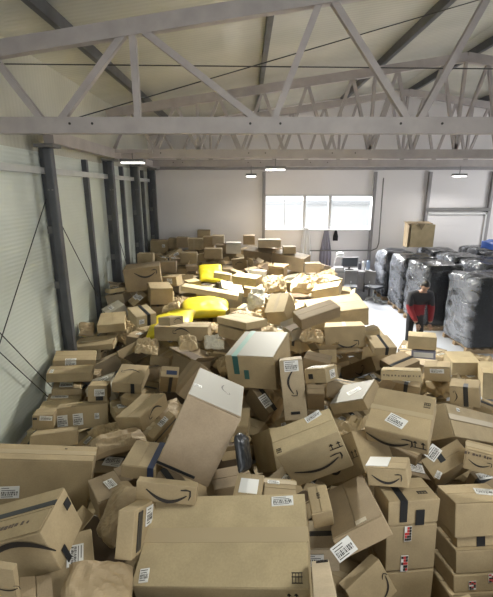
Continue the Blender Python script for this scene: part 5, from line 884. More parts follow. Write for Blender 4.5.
    [1.76, 1.26, 0.65, -0.01, 0.0, -0.31, 0.41, 0.31, 0.23],
    [1.67, 1.28, 0.31, -0.01, -0.01, -0.27, 0.42, 0.31, 0.21],
    [2.23, 1.27, 0.79, 0.05, 0.01, 0.12, 0.38, 0.31, 0.24],
    [2.11, 1.37, 0.44, 0.03, -0.02, 0.04, 0.35, 0.35, 0.25],
    [2.23, 1.39, 0.18, 0.11, 0.01, -0.11, 0.43, 0.38, 0.26],
    [2.69, 1.3, 1.2, -0.12, -0.07, -0.21, 0.42, 0.28, 0.23],
    [2.68, 1.31, 0.83, -0.04, 0.02, 0.24, 0.4, 0.3, 0.27],
    [2.62, 1.33, 0.56, -0.08, 0.0, -0.39, 0.31, 0.3, 0.3],
    [3.11, 1.33, 1.2, 0.08, -0.02, 0.13, 0.35, 0.35, 0.22],
    [3.07, 1.33, 0.88, -0.02, -0.04, -0.15, 0.32, 0.27, 0.28],
    [3.13, 1.36, 0.58, -0.0, -0.09, -0.07, 0.38, 0.34, 0.26],
    [3.13, 1.29, 0.3, 0.18, -0.01, 0.04, 0.36, 0.36, 0.22],
    [-2.94, 1.76, 1.35, -0.03, 0.1, 0.07, 0.37, 0.4, 0.26],
    [-2.95, 1.84, 1.03, -0.06, -0.06, -0.04, 0.36, 0.36, 0.3],
    [-2.87, 1.77, 0.77, -0.02, 0.03, -0.27, 0.41, 0.31, 0.23],
    [-2.84, 1.8, 0.45, -0.08, 0.05, -0.45, 0.37, 0.39, 0.27],
    [-2.46, 1.81, 1.33, 0.1, 0.03, -0.48, 0.31, 0.37, 0.3],
    [-2.43, 1.71, 1.05, 0.07, 0.01, -0.24, 0.36, 0.26, 0.26],
    [-2.38, 1.81, 0.75, 0.14, 0.07, 0.46, 0.39, 0.31, 0.27],
    [-2.37, 1.74, 0.42, -0.07, -0.05, 0.2, 0.32, 0.29, 0.22],
    [-1.9, 1.72, 1.37, 0.05, 0.01, 0.05, 0.39, 0.32, 0.22],
    [-1.9, 1.73, 0.62, 0.05, 0.12, 0.32, 0.41, 0.29, 0.23],
    [-1.92, 1.84, 0.38, -0.11, -0.06, 0.46, 0.38, 0.29, 0.2],
    [-1.49, 1.82, 1.36, 0.1, -0.02, 0.28, 0.37, 0.27, 0.24],
    [-1.53, 1.75, 1.01, 0.02, -0.02, 0.5, 0.34, 0.31, 0.25],
    [-1.45, 1.71, 0.53, 0.01, -0.07, 0.48, 0.4, 0.35, 0.31],
    [-0.99, 1.86, 1.0, -0.11, -0.09, -0.41, 0.36, 0.38, 0.27],
    [-1.02, 1.77, 0.58, -0.03, 0.07, 0.24, 0.38, 0.28, 0.2],
    [-0.6, 1.84, 0.65, 0.0, -0.13, 0.04, 0.4, 0.28, 0.26],
    [-0.54, 1.72, 0.42, -0.06, -0.14, -0.12, 0.43, 0.27, 0.22],
    [-0.17, 1.78, 1.18, 0.04, 0.07, 0.33, 0.32, 0.35, 0.3],
    [-0.07, 1.81, 0.83, -0.02, 0.06, -0.21, 0.3, 0.3, 0.31],
    [-0.13, 1.81, 0.58, 0.09, 0.0, 0.24, 0.4, 0.32, 0.2],
    [-0.11, 1.84, 0.31, 0.06, 0.01, 0.48, 0.33, 0.36, 0.24],
    [0.33, 1.8, 1.16, 0.05, -0.13, -0.19, 0.41, 0.28, 0.22],
    [0.31, 1.71, 0.91, -0.11, -0.06, -0.14, 0.43, 0.39, 0.22],
    [0.34, 1.7, 0.61, 0.19, -0.08, -0.43, 0.31, 0.34, 0.32],
    [0.35, 1.79, 0.29, -0.11, 0.0, 0.29, 0.35, 0.27, 0.26],
    [0.72, 1.71, 0.71, -0.1, 0.04, -0.16, 0.38, 0.38, 0.26],
    [0.77, 1.77, 0.43, 0.02, 0.01, -0.06, 0.31, 0.31, 0.23],
    [0.72, 1.81, 0.16, -0.02, 0.01, -0.38, 0.33, 0.29, 0.27],
    [1.24, 1.74, 1.07, 0.1, -0.01, 0.28, 0.34, 0.26, 0.23],
    [1.19, 1.84, 0.73, 0.01, -0.01, -0.43, 0.37, 0.29, 0.31],
    [1.17, 1.84, 0.47, -0.01, -0.05, 0.22, 0.41, 0.26, 0.22],
    [1.71, 1.81, 1.08, 0.08, 0.13, -0.38, 0.33, 0.29, 0.21],
    [1.68, 1.74, 0.68, 0.08, 0.01, 0.01, 0.4, 0.37, 0.21],
    [1.66, 1.77, 0.38, -0.09, -0.09, 0.07, 0.31, 0.34, 0.31],
    [2.22, 1.73, 1.08, 0.08, -0.04, -0.27, 0.31, 0.27, 0.2],
    [2.13, 1.74, 0.75, -0.04, -0.0, 0.34, 0.43, 0.32, 0.27],
    [2.18, 1.85, 0.43, 0.02, -0.01, -0.49, 0.42, 0.37, 0.3],
    [2.61, 1.74, 0.99, 0.15, 0.1, -0.22, 0.39, 0.37, 0.28],
    [2.57, 1.73, 0.72, 0.12, 0.05, -0.14, 0.33, 0.29, 0.22],
    [2.66, 1.74, 0.35, -0.03, -0.19, 0.04, 0.41, 0.36, 0.26],
    [3.11, 1.78, 1.04, 0.03, 0.04, 0.4, 0.36, 0.4, 0.29],
    [3.09, 1.8, 0.73, -0.01, 0.09, -0.48, 0.39, 0.27, 0.31],
    [3.08, 1.8, 0.42, -0.03, 0.08, 0.16, 0.33, 0.37, 0.23],
    [-2.83, 2.2, 1.22, 0.06, 0.01, 0.35, 0.3, 0.28, 0.32],
    [-2.83, 2.24, 0.93, 0.07, 0.0, 0.48, 0.3, 0.29, 0.31],
    [-2.94, 2.19, 0.63, 0.05, 0.02, -0.33, 0.38, 0.27, 0.31],
    [-2.94, 2.25, 0.35, -0.05, -0.02, -0.44, 0.4, 0.3, 0.26],
    [-2.38, 2.28, 1.22, 0.07, 0.12, 0.11, 0.44, 0.36, 0.22],
    [-2.39, 2.3, 0.95, -0.04, -0.04, -0.25, 0.44, 0.38, 0.25],
    [-2.44, 2.23, 0.61, 0.09, 0.05, 0.46, 0.35, 0.36, 0.23],
    [-2.41, 2.26, 0.35, 0.09, -0.04, 0.17, 0.33, 0.31, 0.27],
    [-1.95, 2.16, 1.26, 0.04, 0.07, 0.0, 0.42, 0.31, 0.23],
    [-1.95, 2.28, 0.95, -0.02, 0.11, -0.08, 0.35, 0.39, 0.26],
    [-1.99, 2.24, 0.68, 0.04, 0.08, 0.36, 0.4, 0.35, 0.2],
    [-2.01, 2.2, 0.35, 0.11, 0.12, 0.3, 0.35, 0.28, 0.26],
    [-1.48, 2.31, 1.23, 0.08, 0.05, 0.28, 0.42, 0.27, 0.2],
    [-1.51, 2.2, 0.97, 0.07, -0.07, -0.32, 0.32, 0.39, 0.21],
    [-1.49, 2.22, 0.67, 0.1, -0.22, -0.5, 0.31, 0.39, 0.22],
    [-1.54, 2.29, 0.37, 0.01, 0.1, -0.32, 0.37, 0.3, 0.23],
    [-1.03, 2.22, 0.54, -0.05, -0.16, -0.49, 0.35, 0.31, 0.27],
    [-1.11, 2.28, 0.22, 0.08, 0.02, -0.11, 0.44, 0.38, 0.32],
    [-0.52, 2.31, 1.25, -0.05, -0.05, -0.41, 0.33, 0.26, 0.26],
    [-0.53, 2.23, 0.92, 0.04, -0.14, -0.42, 0.44, 0.38, 0.31],
    [-0.64, 2.31, 0.6, -0.23, 0.02, -0.18, 0.32, 0.31, 0.25],
    [-0.61, 2.32, 0.32, -0.07, -0.09, 0.1, 0.42, 0.39, 0.21],
    [-0.06, 2.17, 1.23, 0.07, -0.11, 0.19, 0.34, 0.4, 0.2],
    [-0.2, 2.18, 0.65, -0.11, -0.05, -0.06, 0.33, 0.29, 0.27],
    [-0.18, 2.32, 0.32, -0.04, 0.08, 0.08, 0.36, 0.35, 0.22],
    [0.31, 2.32, 1.07, 0.08, -0.1, -0.23, 0.37, 0.35, 0.21],
    [0.31, 2.28, 0.61, -0.23, -0.01, -0.38, 0.3, 0.38, 0.22],
    [0.34, 2.25, 0.37, 0.06, -0.03, -0.3, 0.35, 0.28, 0.21],
    [0.76, 2.26, 0.59, 0.18, -0.14, -0.13, 0.32, 0.34, 0.21],
    [0.84, 2.23, 0.31, -0.04, 0.07, 0.17, 0.35, 0.33, 0.27],
    [1.23, 2.23, 0.43, -0.09, -0.09, -0.34, 0.33, 0.35, 0.25],
    [1.7, 2.2, 0.39, -0.2, 0.01, -0.2, 0.36, 0.37, 0.32],
    [2.09, 2.25, 1.01, 0.06, -0.06, 0.14, 0.31, 0.26, 0.29],
    [2.19, 2.23, 0.69, 0.01, 0.03, -0.44, 0.44, 0.37, 0.32],
    [2.13, 2.29, 0.38, -0.01, -0.16, -0.35, 0.32, 0.35, 0.25],
    [2.67, 2.29, 1.01, -0.11, 0.05, -0.13, 0.4, 0.35, 0.29],
    [2.65, 2.2, 0.67, -0.05, -0.01, 0.31, 0.35, 0.26, 0.26],
    [2.66, 2.29, 0.43, 0.13, 0.06, -0.13, 0.43, 0.35, 0.25],
    [2.66, 2.19, 0.15, 0.05, -0.08, 0.45, 0.34, 0.32, 0.2],
    [3.14, 2.22, 0.93, 0.16, 0.09, -0.41, 0.42, 0.28, 0.25],
    [3.08, 2.24, 0.39, 0.1, 0.03, -0.4, 0.33, 0.35, 0.23],
    [-2.89, 2.63, 1.19, 0.01, -0.01, -0.34, 0.4, 0.33, 0.21],
    [-2.87, 2.66, 0.88, 0.07, 0.06, 0.27, 0.31, 0.39, 0.23],
    [-2.95, 2.75, 0.54, -0.02, -0.12, -0.33, 0.39, 0.28, 0.3],
    [-2.96, 2.7, 0.23, 0.01, -0.09, -0.21, 0.32, 0.32, 0.32],
    [-2.37, 2.65, 0.83, -0.07, -0.02, -0.08, 0.31, 0.31, 0.22],
    [-2.5, 2.71, 0.54, 0.01, 0.0, 0.25, 0.33, 0.29, 0.2],
    [-2.36, 2.75, 0.23, -0.01, -0.02, -0.23, 0.41, 0.37, 0.31],
    [-2.02, 2.78, 0.71, 0.08, 0.06, -0.39, 0.32, 0.29, 0.26],
    [-1.96, 2.69, 0.37, -0.12, -0.02, -0.46, 0.38, 0.28, 0.24],
    [-1.6, 2.62, 0.66, -0.14, 0.09, 0.2, 0.38, 0.32, 0.25],
    [-1.48, 2.69, 0.36, -0.03, -0.08, 0.1, 0.3, 0.28, 0.26],
    [-1.09, 2.71, 0.78, 0.07, -0.08, -0.07, 0.33, 0.26, 0.32],
    [-1.11, 2.72, 0.45, -0.04, 0.17, 0.16, 0.42, 0.33, 0.28],
    [-0.52, 2.71, 0.55, 0.06, 0.05, -0.46, 0.35, 0.29, 0.28],
    [-0.6, 2.7, 0.23, 0.02, 0.05, 0.02, 0.34, 0.38, 0.22],
    [-0.08, 2.62, 1.03, -0.02, -0.02, -0.38, 0.33, 0.38, 0.21],
    [-0.1, 2.71, 0.43, 0.0, -0.11, -0.16, 0.32, 0.26, 0.22],
    [-0.16, 2.71, 0.19, -0.0, 0.09, 0.39, 0.31, 0.3, 0.2],
    [0.29, 2.68, 0.73, -0.06, -0.04, -0.49, 0.34, 0.3, 0.3],
    [0.36, 2.66, 0.44, -0.09, -0.12, -0.1, 0.31, 0.37, 0.3],
    [0.38, 2.65, 0.19, 0.04, -0.1, -0.38, 0.32, 0.38, 0.2],
    [0.82, 2.64, 1.08, -0.05, -0.08, -0.32, 0.31, 0.29, 0.28],
    [0.8, 2.76, 0.43, -0.1, 0.13, 0.08, 0.45, 0.36, 0.27],
    [0.81, 2.65, 0.14, -0.05, 0.01, -0.16, 0.41, 0.27, 0.24],
    [1.23, 2.65, 0.45, -0.07, 0.06, 0.15, 0.4, 0.33, 0.21],
    [1.24, 2.67, 0.17, -0.02, 0.05, -0.04, 0.41, 0.3, 0.26],
    [1.71, 2.68, 0.94, 0.14, 0.09, 0.26, 0.41, 0.27, 0.32],
    [1.67, 2.76, 0.62, -0.03, -0.06, -0.34, 0.36, 0.28, 0.26],
    [1.72, 2.67, 0.37, -0.06, -0.04, 0.15, 0.38, 0.33, 0.25],
    [2.17, 2.74, 0.96, 0.03, 0.0, 0.36, 0.36, 0.32, 0.28],
    [2.19, 2.71, 0.7, -0.05, 0.06, -0.21, 0.41, 0.33, 0.21],
    [2.16, 2.75, 0.49, -0.04, -0.01, -0.42, 0.43, 0.36, 0.22],
    [2.6, 2.66, 1.08, 0.08, 0.04, -0.17, 0.38, 0.35, 0.24],
    [2.69, 2.65, 0.69, -0.08, -0.04, 0.26, 0.38, 0.29, 0.31],
    [2.58, 2.74, 0.34, -0.0, 0.01, -0.03, 0.35, 0.36, 0.32],
    [3.13, 2.67, 1.06, -0.08, -0.13, 0.4, 0.43, 0.37, 0.28],
    [3.14, 2.77, 0.65, -0.09, -0.06, 0.28, 0.45, 0.28, 0.3],
    [3.03, 2.71, 0.34, -0.08, -0.04, -0.36, 0.39, 0.35, 0.31],
    [-2.87, 3.21, 0.93, 0.02, -0.08, -0.46, 0.44, 0.3, 0.32],
    [-2.92, 3.19, 0.61, 0.22, 0.05, 0.11, 0.42, 0.39, 0.26],
    [-2.83, 3.1, 0.33, 0.02, -0.01, 0.07, 0.45, 0.29, 0.23],
    [-2.39, 3.12, 0.97, 0.07, 0.01, -0.42, 0.36, 0.28, 0.31],
    [-2.4, 3.23, 0.56, 0.13, -0.06, 0.22, 0.39, 0.39, 0.23],
    [-2.41, 3.23, 0.19, 0.04, -0.11, 0.41, 0.39, 0.35, 0.26],
    [-1.97, 3.15, 0.99, -0.09, -0.02, -0.1, 0.42, 0.34, 0.24],
    [-1.93, 3.24, 0.56, 0.05, -0.03, 0.19, 0.31, 0.32, 0.3],
    [-1.9, 3.19, 0.3, 0.1, -0.06, 0.3, 0.32, 0.27, 0.21],
    [-1.44, 3.08, 0.57, -0.08, 0.0, 0.06, 0.34, 0.4, 0.25],
    [-1.51, 3.22, 0.28, -0.04, -0.1, 0.01, 0.32, 0.27, 0.24],
    [-1.07, 3.21, 0.51, -0.05, 0.05, -0.05, 0.42, 0.39, 0.25],
    [-1.11, 3.14, 0.2, -0.08, 0.02, -0.1, 0.43, 0.27, 0.26],
    [-0.6, 3.18, 0.67, -0.08, 0.02, -0.04, 0.39, 0.33, 0.24],
    [-0.54, 3.2, 0.42, 0.0, -0.06, 0.47, 0.38, 0.3, 0.23],
    [-0.07, 3.14, 0.66, -0.06, -0.05, -0.01, 0.34, 0.3, 0.25],
    [-0.19, 3.17, 0.21, 0.07, -0.09, 0.22, 0.37, 0.32, 0.25],
    [0.3, 3.13, 0.83, 0.08, -0.16, 0.39, 0.34, 0.31, 0.22],
    [0.39, 3.23, 0.48, 0.04, -0.11, -0.34, 0.3, 0.35, 0.22],
    [0.8, 3.14, 0.72, -0.05, 0.03, -0.01, 0.41, 0.33, 0.23],
    [0.78, 3.22, 0.45, -0.01, -0.12, -0.13, 0.43, 0.33, 0.28],
    [1.26, 3.22, 0.7, -0.11, -0.04, -0.07, 0.36, 0.38, 0.27],
    [1.23, 3.11, 0.38, 0.04, 0.14, 0.22, 0.3, 0.28, 0.32],
    [1.76, 3.22, 0.68, -0.01, 0.12, 0.08, 0.43, 0.32, 0.21],
    [1.71, 3.11, 0.38, 0.02, 0.03, -0.03, 0.3, 0.36, 0.22],
    [2.17, 3.1, 0.72, -0.06, -0.05, -0.2, 0.34, 0.29, 0.24],
    [2.21, 3.23, 0.39, 0.04, -0.12, 0.24, 0.36, 0.31, 0.29],
    [2.69, 3.17, 1.1, 0.06, 0.02, 0.16, 0.3, 0.27, 0.27],
    [2.6, 3.18, 0.78, 0.05, -0.2, -0.2, 0.41, 0.28, 0.31],
    [2.7, 3.09, 0.23, -0.03, -0.05, -0.02, 0.38, 0.27, 0.21],
    [3.11, 3.22, 1.09, 0.03, -0.02, -0.1, 0.39, 0.34, 0.3],
    [3.1, 3.14, 0.8, 0.09, -0.05, -0.11, 0.45, 0.33, 0.27],
    [3.13, 3.21, 0.5, 0.01, 0.09, -0.24, 0.35, 0.32, 0.28],
    [-2.91, 3.63, 0.46, -0.04, 0.0, -0.47, 0.3, 0.38, 0.32],
    [-2.82, 3.65, 0.16, 0.07, 0.0, 0.43, 0.43, 0.35, 0.21],
    [-2.37, 3.63, 0.63, -0.04, 0.09, -0.25, 0.35, 0.29, 0.22],
    [-1.97, 3.61, 0.75, 0.02, -0.03, 0.15, 0.41, 0.26, 0.26],
    [-1.96, 3.61, 0.47, 0.15, -0.07, 0.09, 0.42, 0.3, 0.23],
    [-1.55, 3.65, 0.5, -0.02, -0.14, 0.04, 0.34, 0.29, 0.25],
    [-1.47, 3.63, 0.22, -0.0, -0.05, -0.32, 0.39, 0.27, 0.2],
    [-1.13, 3.64, 0.59, -0.08, 0.11, -0.29, 0.3, 0.26, 0.26],
    [-1.03, 3.65, 0.26, -0.04, 0.05, 0.02, 0.42, 0.34, 0.22],
    [-0.61, 3.55, 1.05, 0.15, 0.12, 0.3, 0.38, 0.36, 0.27],
    [-0.55, 3.66, 0.31, -0.09, -0.02, -0.25, 0.38, 0.34, 0.26],
    [-0.16, 3.66, 0.27, -0.09, -0.06, -0.2, 0.34, 0.34, 0.24],
    [0.33, 3.66, 0.39, 0.16, -0.06, 0.36, 0.33, 0.38, 0.3],
    [0.78, 3.69, 0.85, 0.07, -0.01, -0.32, 0.37, 0.36, 0.26],
    [0.71, 3.68, 0.56, 0.17, 0.01, -0.05, 0.35, 0.36, 0.26],
    [0.73, 3.56, 0.23, -0.06, 0.12, 0.29, 0.34, 0.26, 0.31],
    [1.26, 3.66, 0.59, 0.01, -0.1, -0.03, 0.36, 0.32, 0.29],
    [1.22, 3.54, 0.28, 0.0, -0.04, 0.24, 0.36, 0.28, 0.3],
    [1.71, 3.6, 0.63, -0.07, 0.08, 0.4, 0.34, 0.28, 0.31],
    [1.64, 3.68, 0.28, -0.03, 0.05, 0.3, 0.35, 0.34, 0.31],
    [2.12, 3.54, 0.61, 0.01, 0.13, 0.28, 0.4, 0.32, 0.24],
    [2.16, 3.68, 0.34, 0.06, -0.13, 0.03, 0.34, 0.34, 0.28],
    [2.64, 3.56, 0.72, -0.08, 0.03, -0.37, 0.33, 0.32, 0.29],
    [2.68, 3.69, 0.44, 0.07, -0.08, -0.02, 0.37, 0.4, 0.25],
    [3.12, 3.68, 1.04, 0.02, -0.08, 0.36, 0.33, 0.27, 0.23],
    [3.12, 3.62, 0.76, -0.15, 0.18, -0.01, 0.34, 0.3, 0.21],
    [3.13, 3.69, 0.42, -0.07, 0.08, 0.36, 0.36, 0.31, 0.28],
    [3.13, 3.63, 0.14, 0.03, 0.02, -0.32, 0.31, 0.4, 0.24],
    [-2.5, 4.05, 0.2, 0.02, 0.06, -0.04, 0.35, 0.39, 0.31],
    [-1.96, 4.12, 0.18, 0.07, 0.05, 0.09, 0.44, 0.35, 0.24],
    [-1.54, 4.08, 0.41, -0.18, -0.08, 0.33, 0.31, 0.37, 0.28],
    [-1.08, 4.14, 0.5, 0.09, -0.01, 0.25, 0.37, 0.3, 0.3],
    [-1.09, 4.09, 0.2, -0.01, 0.04, 0.32, 0.44, 0.27, 0.31],
    [-0.54, 4.02, 0.69, -0.09, 0.05, 0.06, 0.45, 0.36, 0.3],
    [-0.59, 4.15, 0.31, 0.04, -0.09, 0.21, 0.36, 0.4, 0.24],
    [-0.09, 4.0, 0.51, -0.02, -0.07, 0.0, 0.3, 0.35, 0.25],
    [-0.16, 4.06, 0.2, -0.17, 0.08, -0.41, 0.38, 0.33, 0.27],
    [0.39, 4.07, 0.53, 0.16, -0.03, -0.27, 0.33, 0.38, 0.3],
    [0.29, 4.12, 0.19, 0.03, -0.07, 0.36, 0.36, 0.38, 0.28],
    [0.82, 4.11, 0.7, -0.06, -0.03, 0.25, 0.41, 0.26, 0.27],
    [0.77, 4.14, 0.26, -0.12, 0.02, 0.48, 0.4, 0.38, 0.25],
    [1.31, 4.03, 0.69, -0.06, 0.07, 0.19, 0.43, 0.31, 0.29],
    [1.27, 4.15, 0.37, -0.12, 0.12, -0.45, 0.39, 0.33, 0.23],
    [1.65, 4.12, 1.01, 0.01, -0.09, -0.42, 0.4, 0.3, 0.24],
    [1.72, 4.08, 0.62, -0.01, -0.02, 0.14, 0.32, 0.36, 0.22],
    [1.74, 4.05, 0.3, 0.05, 0.09, -0.04, 0.33, 0.33, 0.26],
    [2.2, 4.09, 0.28, -0.06, -0.0, 0.34, 0.42, 0.37, 0.23],
    [2.63, 4.01, 0.85, -0.05, 0.05, 0.26, 0.32, 0.34, 0.21],
    [2.67, 4.14, 0.54, 0.01, 0.02, 0.1, 0.44, 0.37, 0.24],
    [2.58, 4.14, 0.28, 0.0, -0.08, 0.17, 0.33, 0.35, 0.26],
    [3.11, 4.07, 0.75, 0.11, -0.03, 0.06, 0.43, 0.39, 0.24],
    [3.1, 4.1, 0.32, -0.07, 0.08, 0.05, 0.42, 0.37, 0.21],
    [-1.91, 4.6, 0.28, 0.23, -0.03, 0.23, 0.3, 0.39, 0.21],
    [-1.55, 4.58, 0.35, 0.14, 0.09, 0.04, 0.37, 0.4, 0.31],
    [-0.98, 4.51, 0.59, 0.07, -0.1, 0.43, 0.4, 0.35, 0.28],
    [-1.03, 4.59, 0.32, 0.15, 0.0, 0.17, 0.41, 0.4, 0.23],
    [-0.54, 4.52, 0.81, 0.0, -0.01, 0.26, 0.4, 0.3, 0.23],
    [-0.55, 4.58, 0.5, -0.08, 0.03, 0.4, 0.38, 0.36, 0.24],
    [-0.58, 4.57, 0.22, -0.01, -0.09, -0.34, 0.43, 0.28, 0.31],
    [-0.1, 4.47, 0.37, -0.01, 0.07, 0.04, 0.33, 0.34, 0.3],
    [0.25, 4.6, 0.36, 0.01, -0.05, -0.23, 0.33, 0.26, 0.32],
    [0.81, 4.57, 0.41, 0.04, -0.02, 0.35, 0.33, 0.31, 0.23],
    [1.27, 4.55, 0.37, 0.05, 0.05, -0.3, 0.42, 0.37, 0.3],
    [1.76, 4.58, 0.31, 0.01, 0.12, 0.21, 0.4, 0.4, 0.31],
    [2.13, 4.46, 0.92, -0.04, 0.06, -0.16, 0.37, 0.27, 0.26],
    [2.16, 4.47, 0.64, 0.02, -0.04, 0.31, 0.31, 0.35, 0.23],
    [2.21, 4.59, 0.32, 0.01, 0.06, 0.45, 0.33, 0.33, 0.27],
    [2.64, 4.59, 0.57, 0.07, 0.01, -0.02, 0.33, 0.27, 0.23],
    [2.6, 4.62, 0.26, -0.02, 0.18, 0.18, 0.3, 0.39, 0.25],
    [3.11, 4.52, 0.65, 0.05, 0.01, -0.17, 0.33, 0.4, 0.25],
    [3.12, 4.56, 0.39, 0.13, -0.06, 0.32, 0.37, 0.35, 0.25],
    [-1.59, 5.01, 0.26, 0.02, -0.05, -0.14, 0.37, 0.35, 0.29],
    [-0.52, 4.97, 0.4, -0.03, -0.07, -0.17, 0.32, 0.3, 0.24],
    [-0.1, 5.03, 0.52, -0.01, -0.01, 0.04, 0.31, 0.35, 0.31],
    [-0.17, 5.07, 0.23, -0.03, 0.14, -0.14, 0.35, 0.29, 0.27],
    [0.38, 5.08, 0.35, 0.05, -0.05, 0.29, 0.41, 0.27, 0.23],
    [0.78, 4.96, 0.42, 0.12, -0.12, -0.33, 0.36, 0.33, 0.2],
    [1.17, 4.93, 0.3, 0.09, -0.04, 0.21, 0.33, 0.3, 0.23],
    [1.71, 4.98, 0.37, -0.04, -0.06, -0.43, 0.35, 0.29, 0.31],
    [2.17, 5.07, 0.58, 0.08, -0.06, 0.08, 0.33, 0.31, 0.28],
    [2.18, 5.04, 0.31, -0.05, 0.04, -0.28, 0.44, 0.29, 0.22],
    [2.68, 5.02, 0.52, -0.02, 0.1, 0.13, 0.33, 0.29, 0.22],
    [3.12, 5.01, 0.31, 0.08, 0.04, 0.12, 0.35, 0.33, 0.25],
    [-1.96, 5.42, 0.33, 0.03, 0.03, -0.13, 0.32, 0.3, 0.21],
    [-1.45, 5.4, 0.38, 0.05, -0.05, -0.41, 0.38, 0.31, 0.26],
    [-1.01, 5.45, 0.2, -0.16, 0.01, 0.02, 0.38, 0.29, 0.26],
    [-0.59, 5.45, 0.61, -0.06, 0.02, 0.12, 0.3, 0.35, 0.21],
    [-0.57, 5.44, 0.31, 0.09, -0.06, 0.27, 0.42, 0.29, 0.22],
    [-0.15, 5.5, 0.5, -0.01, -0.05, 0.43, 0.33, 0.3, 0.24],
    [0.34, 5.52, 0.94, 0.17, -0.07, 0.25, 0.41, 0.29, 0.27],
    [0.37, 5.41, 0.55, 0.08, -0.01, 0.42, 0.43, 0.27, 0.24],
    [0.3, 5.47, 0.28, 0.15, 0.03, 0.28, 0.43, 0.39, 0.28],
    [0.85, 5.41, 0.63, -0.02, -0.06, -0.34, 0.33, 0.27, 0.28],
    [0.81, 5.51, 0.35, 0.09, 0.02, -0.48, 0.42, 0.28, 0.23],
    [1.31, 5.48, 0.21, -0.05, -0.08, -0.37, 0.4, 0.29, 0.21],
    [1.76, 5.4, 0.67, -0.13, 0.23, -0.5, 0.41, 0.35, 0.21],
    [1.75, 5.54, 0.3, 0.14, -0.14, 0.43, 0.37, 0.26, 0.24],
    [2.65, 5.51, 0.36, -0.06, 0.06, 0.26, 0.39, 0.32, 0.21],
    [2.6, 5.38, 0.15, 0.06, 0.0, -0.41, 0.42, 0.28, 0.24],
    [3.16, 5.52, 0.26, -0.06, -0.15, -0.04, 0.41, 0.28, 0.26],
    [-1.05, 5.97, 0.57, 0.08, 0.09, -0.15, 0.33, 0.34, 0.23],
    [-0.98, 5.91, 0.3, -0.04, -0.04, 0.02, 0.36, 0.26, 0.26],
    [-0.63, 5.99, 0.55, -0.11, 0.01, 0.23, 0.4, 0.34, 0.25],
    [-0.52, 5.96, 0.26, 0.13, 0.01, -0.3, 0.4, 0.35, 0.22],
    [-0.1, 5.86, 0.96, 0.0, -0.03, 0.3, 0.32, 0.29, 0.21],
    [-0.1, 5.98, 0.67, 0.06, -0.03, 0.25, 0.41, 0.37, 0.31],
    [-0.07, 5.9, 0.22, 0.12, 0.0, -0.25, 0.38, 0.27, 0.21],
    [0.37, 5.99, 1.02, 0.05, 0.05, 0.39, 0.32, 0.35, 0.21],
    [0.31, 5.92, 0.69, -0.16, -0.03, 0.21, 0.32, 0.28, 0.26],
    [0.35, 5.97, 0.31, -0.01, 0.14, 0.22, 0.33, 0.37, 0.22],
    [0.73, 5.86, 0.62, -0.03, 0.08, 0.21, 0.41, 0.28, 0.31],
    [0.8, 5.99, 0.35, -0.0, 0.0, 0.12, 0.41, 0.32, 0.23],
    [1.23, 5.89, 0.8, 0.03, 0.11, 0.45, 0.4, 0.35, 0.24],
    [1.29, 5.85, 0.51, -0.06, 0.01, 0.37, 0.32, 0.35, 0.32],
    [1.25, 5.85, 0.19, -0.03, 0.11, -0.21, 0.34, 0.36, 0.27],
    [1.75, 5.9, 0.25, 0.13, -0.08, 0.29, 0.4, 0.35, 0.24],
    [2.17, 5.86, 0.43, 0.0, -0.08, 0.39, 0.37, 0.38, 0.28],
    [2.62, 5.92, 0.65, -0.01, -0.04, -0.17, 0.31, 0.32, 0.21],
    [2.63, 5.99, 0.33, 0.01, -0.03, 0.45, 0.39, 0.27, 0.26],
    [3.12, 5.94, 0.54, 0.03, 0.14, -0.01, 0.41, 0.27, 0.22],
    [3.1, 6.0, 0.22, 0.03, -0.01, -0.22, 0.33, 0.36, 0.27],
    [-1.45, 6.35, 0.32, 0.06, -0.03, -0.37, 0.35, 0.32, 0.28],
    [-0.98, 6.37, 0.32, -0.17, -0.1, -0.1, 0.35, 0.37, 0.27],
    [-0.55, 6.39, 0.69, -0.08, 0.01, -0.16, 0.44, 0.26, 0.28],
    [-0.52, 6.4, 0.32, -0.04, 0.07, 0.2, 0.4, 0.36, 0.32],
    [-0.11, 6.42, 0.72, 0.14, 0.06, 0.15, 0.34, 0.27, 0.23],
    [-0.11, 6.39, 0.39, -0.09, -0.04, 0.14, 0.39, 0.33, 0.28],
    [0.31, 6.38, 0.78, -0.12, -0.09, 0.11, 0.45, 0.39, 0.31],
    [0.35, 6.36, 0.39, 0.0, -0.13, 0.12, 0.3, 0.3, 0.29],
    [0.83, 6.37, 0.54, 0.18, -0.04, 0.28, 0.42, 0.3, 0.29],
    [0.82, 6.45, 0.23, 0.16, 0.01, 0.18, 0.42, 0.39, 0.3],
    [1.22, 6.34, 0.82, -0.03, 0.05, 0.3, 0.37, 0.35, 0.23],
    [1.26, 6.44, 0.52, -0.04, 0.02, 0.41, 0.41, 0.33, 0.23],
    [1.29, 6.39, 0.28, -0.05, 0.1, 0.3, 0.42, 0.32, 0.21],
    [2.2, 6.41, 0.25, 0.01, 0.06, 0.26, 0.36, 0.3, 0.2],
    [2.61, 6.37, 0.43, 0.05, -0.14, -0.23, 0.4, 0.29, 0.26],
    [-1.93, 6.88, 0.39, 0.0, 0.03, 0.17, 0.44, 0.29, 0.27],
    [-1.93, 6.88, 0.15, -0.03, 0.02, -0.2, 0.36, 0.37, 0.24],
    [-1.47, 6.8, 0.5, -0.11, -0.13, 0.5, 0.36, 0.37, 0.25],
    [-0.99, 6.87, 0.88, -0.02, -0.07, -0.44, 0.33, 0.27, 0.29],
    [-1.06, 6.8, 0.6, 0.1, -0.08, 0.21, 0.35, 0.33, 0.24],
    [-0.99, 6.86, 0.26, -0.01, 0.01, 0.14, 0.32, 0.29, 0.23],
    [-0.56, 6.87, 0.86, -0.08, -0.03, -0.18, 0.43, 0.34, 0.28],
    [-0.62, 6.86, 0.59, 0.02, 0.04, -0.04, 0.42, 0.26, 0.22],
